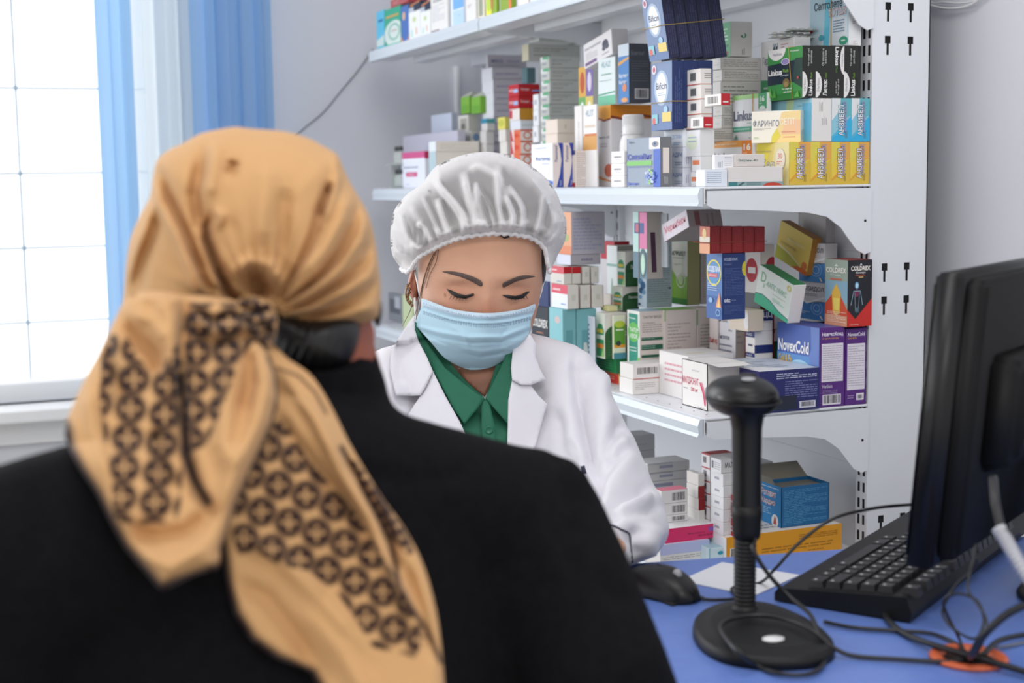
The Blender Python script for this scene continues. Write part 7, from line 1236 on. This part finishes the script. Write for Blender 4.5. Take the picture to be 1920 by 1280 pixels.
def drape(P, zbase, lift, cr, edge_drop=.02, ew=26):
    def f(X, Y):
        zk = np.array([zhit(bv_k, x, y, 1.02) for x, y in zip(X, Y)]); zs = np.array([zhit(bv_s, x, y, 9) for x, y in zip(X, Y)])
        d, _ = Dpoly(X, Y, P, True); t = np.clip(d/ew, 0, 1); round_ = np.sqrt(1-(1-t)**2)
        z = np.minimum(zbase(X, Y), np.minimum(zk-.006, zs-.004)); return np.minimum(z-lift*round_-creases(X, Y, cr)*np.clip(d/14, .15, 1), np.minimum(zk-.004, zs-.003))
    return f
# long right tail (lies lower)
tB = [(498, 640), (540, 672), (580, 700), (606, 735), (628, 775), (655, 830), (690, 890), (722, 940), (755, 985), (790, 1050), (812, 1120), (825, 1190), (834, 1290), (836, 1330), (620, 1330), (585, 1262), (520, 1235), (472, 1200), (440, 1150), (425, 1090), (414, 1020), (410, 960), (430, 880), (460, 780), (480, 700)]
bandB = [(505, 800), (523, 778), (545, 805), (575, 855), (628, 915), (672, 965), (712, 1030), (748, 1090), (778, 1150), (800, 1195), (778, 1235), (742, 1222), (700, 1218), (665, 1160), (630, 1112), (575, 1070), (520, 1060), (480, 1035), (446, 1042), (432, 1000), (440, 940), (470, 870)]
bandS = [(652, 862), (668, 862), (700, 905), (735, 955), (765, 1000), (778, 1035), (765, 1042), (735, 1012), (705, 975), (675, 920)]
cB = [(-.012, 10, [(640, 850), (672, 905), (705, 960), (732, 1020), (748, 1090)], .4), (.014, 14, [(530, 700), (590, 780), (640, 880), (690, 970), (735, 1080), (780, 1160)], .3), (-.012, 16, [(505, 760), (545, 820), (600, 890), (680, 980), (720, 1060)], .2), (.010, 20, [(450, 1010), (520, 1040), (600, 1120), (690, 1220)], .2), (-.008, 18, [(440, 1090), (500, 1120), (560, 1200), (620, 1280)], .2), (.008, 22, [(560, 1130), (640, 1220), (700, 1320)], .2), (-.009, 12, [(760, 1060), (790, 1150), (815, 1230)], .3)]
relief('scarf_tail', sm2(tB, 3), drape(tB, lambda X, Y: 1.0-.00012*(Y-640), .016, cB), tan_, cu, KO, .0018, 4.2,
       paint([(bandB, (490, 959), (42, -15), (10, 35)), (bandS, (700, 935), (22, -8), (8, 20))], [([(414, 1020), (425, 1090), (440, 1150), (472, 1200), (520, 1235), (585, 1262), (620, 1330)], 13), ([(640, 838), (664, 880), (690, 930), (712, 975), (733, 1020), (742, 1060), (748, 1095), (765, 1130), (800, 1180), (826, 1240)], 5), ([(520, 690), (560, 705), (590, 735), (612, 775)], 2.5)]))
# left hanging fold on top
tA = [(236, 560), (262, 548), (300, 545), (345, 552), (400, 556), (450, 566), (492, 588), (500, 612), (492, 640), (505, 668), (517, 700), (522, 745), (512, 790), (488, 845), (462, 900), (440, 950), (428, 990), (414, 1030), (408, 1066), (375, 1075), (345, 1088), (318, 1102), (300, 1104), (272, 1072), (236, 1030), (205, 975), (180, 925), (150, 880), (128, 838), (122, 800), (140, 752), (160, 708), (182, 668), (200, 630), (218, 592)]
bA1 = [(188, 668), (205, 628), (232, 618), (262, 672), (300, 700), (318, 660), (335, 640), (348, 700), (352, 800), (345, 880), (340, 950), (328, 985), (290, 982), (250, 985), (212, 975), (208, 900), (192, 820), (184, 740)]
bA2 = [(352, 566), (440, 566), (490, 590), (492, 622), (470, 650), (445, 690), (420, 760), (388, 838), (352, 848), (344, 760), (350, 680), (338, 620)]
cA = [(-.020, 12, [(348, 560), (345, 620), (338, 700), (342, 780), (352, 860), (372, 925), (398, 960)], .5), (.016, 20, [(300, 555), (318, 600), (322, 660), (312, 720)], .3), (-.016, 16, [(232, 600), (262, 640), (292, 668), (302, 700)], .4), (.010, 14, [(250, 590), (285, 600), (310, 640)], .3), (-.012, 12, [(195, 640), (215, 700), (232, 760)], .3),
      (.014, 22, [(432, 650), (425, 740), (420, 830), (440, 880)], .2), (.012, 18, [(490, 640), (500, 720), (480, 800), (440, 880), (420, 960)], .3), (-.010, 12, [(470, 650), (468, 720), (455, 780)], .2), (-.012, 18, [(240, 990), (290, 1010), (350, 1000), (400, 960)], .3), (.010, 16, [(260, 1040), (320, 1060), (390, 1020)], .2), (-.010, 16, [(285, 800), (300, 860), (330, 930)], .2), (.009, 14, [(165, 730), (175, 810), (205, 900)], .3), (-.010, 9, [(360, 580), (400, 600), (440, 590), (480, 600)], .3), (.009, 9, [(365, 595), (400, 620), (450, 610), (488, 618)], .3), (-.010, 9, [(370, 630), (410, 645), (450, 632), (485, 628)], .3), (.012, 13, [(262, 556), (300, 552), (340, 560)], .3)]
relief('scarf_fold', sm2(tA, 3), drape(tA, lambda X, Y: .985-.00022*(Y-560), .030, cA, ew=34), tan_, cu, KO, .0018, 4.0,
       paint([(bA1, (297, 887), (35, -22), (29, 33)), (bA2, (357, 823), (30, -28), (26, 26))], [([(122, 800), (128, 838), (150, 880), (180, 925), (205, 975), (236, 1030), (272, 1072), (300, 1104), (345, 1088), (408, 1066)], 14), ([(505, 668), (517, 700), (522, 745), (512, 790), (488, 845), (462, 900), (440, 950), (428, 990), (414, 1030)], 5), ([(345, 780), (350, 860), (365, 900), (390, 940)], 9), ([(340, 700), (345, 800)], 6)]))
tK = [(448, 560), (478, 556), (508, 568), (520, 592), (518, 622), (508, 650), (496, 668), (476, 664), (458, 640), (446, 606)]
cK = [(-.012, 6, [(450, 575), (480, 585), (512, 578)], .4), (.010, 6, [(452, 592), (484, 600), (516, 598)], .4), (-.012, 6, [(452, 610), (482, 618), (514, 615)], .4), (.010, 7, [(460, 634), (484, 636), (510, 640)], .4)]
relief('scarf_knot', sm2(tK, 3), drape(tK, lambda X, Y: .972+0*X, .020, cK, ew=22), tan_, cu, KO, .0018, 3.5, paint([(tK, (480, 600), (24, -12), (12, 22))], []))
# trousers, shoes, stool
mb = MB(); kn_ = [hips+bR*.11*s_+bF*.36 for s_ in (-1, 1)]
for s_, k in zip((-1, 1), kn_): limb(mb, [(hips+bR*.10*s_+bF*.15, .066, .062), (k, .058, .056), (np.array([k[0]+bF[0]*.02, k[1]+bF[1]*.02, .10]), .045, .045)])
grow(mb, 'trousers', .012, trm, cu, KO, 2)
for k in kn_:
    mb = MB(); a = np.array([k[0], k[1], .045]); limb(mb, [(a-bF*.05, .038, .035), (a+bF*.06, .042, .034), (a+bF*.14, .036, .022)]); grow(mb, 'shoe', .01, mat('black_shoe', '#17171a', .4), cu, KO, 1)
hz3 = bv_k.ray_cast(Vector((hips[0], hips[1], .02)), Vector((0, 0, 1)))[0]; stool(hips[0], hips[1], 'round stool under the person in the black coat', (hz3.z if hz3 else .42)-.001)
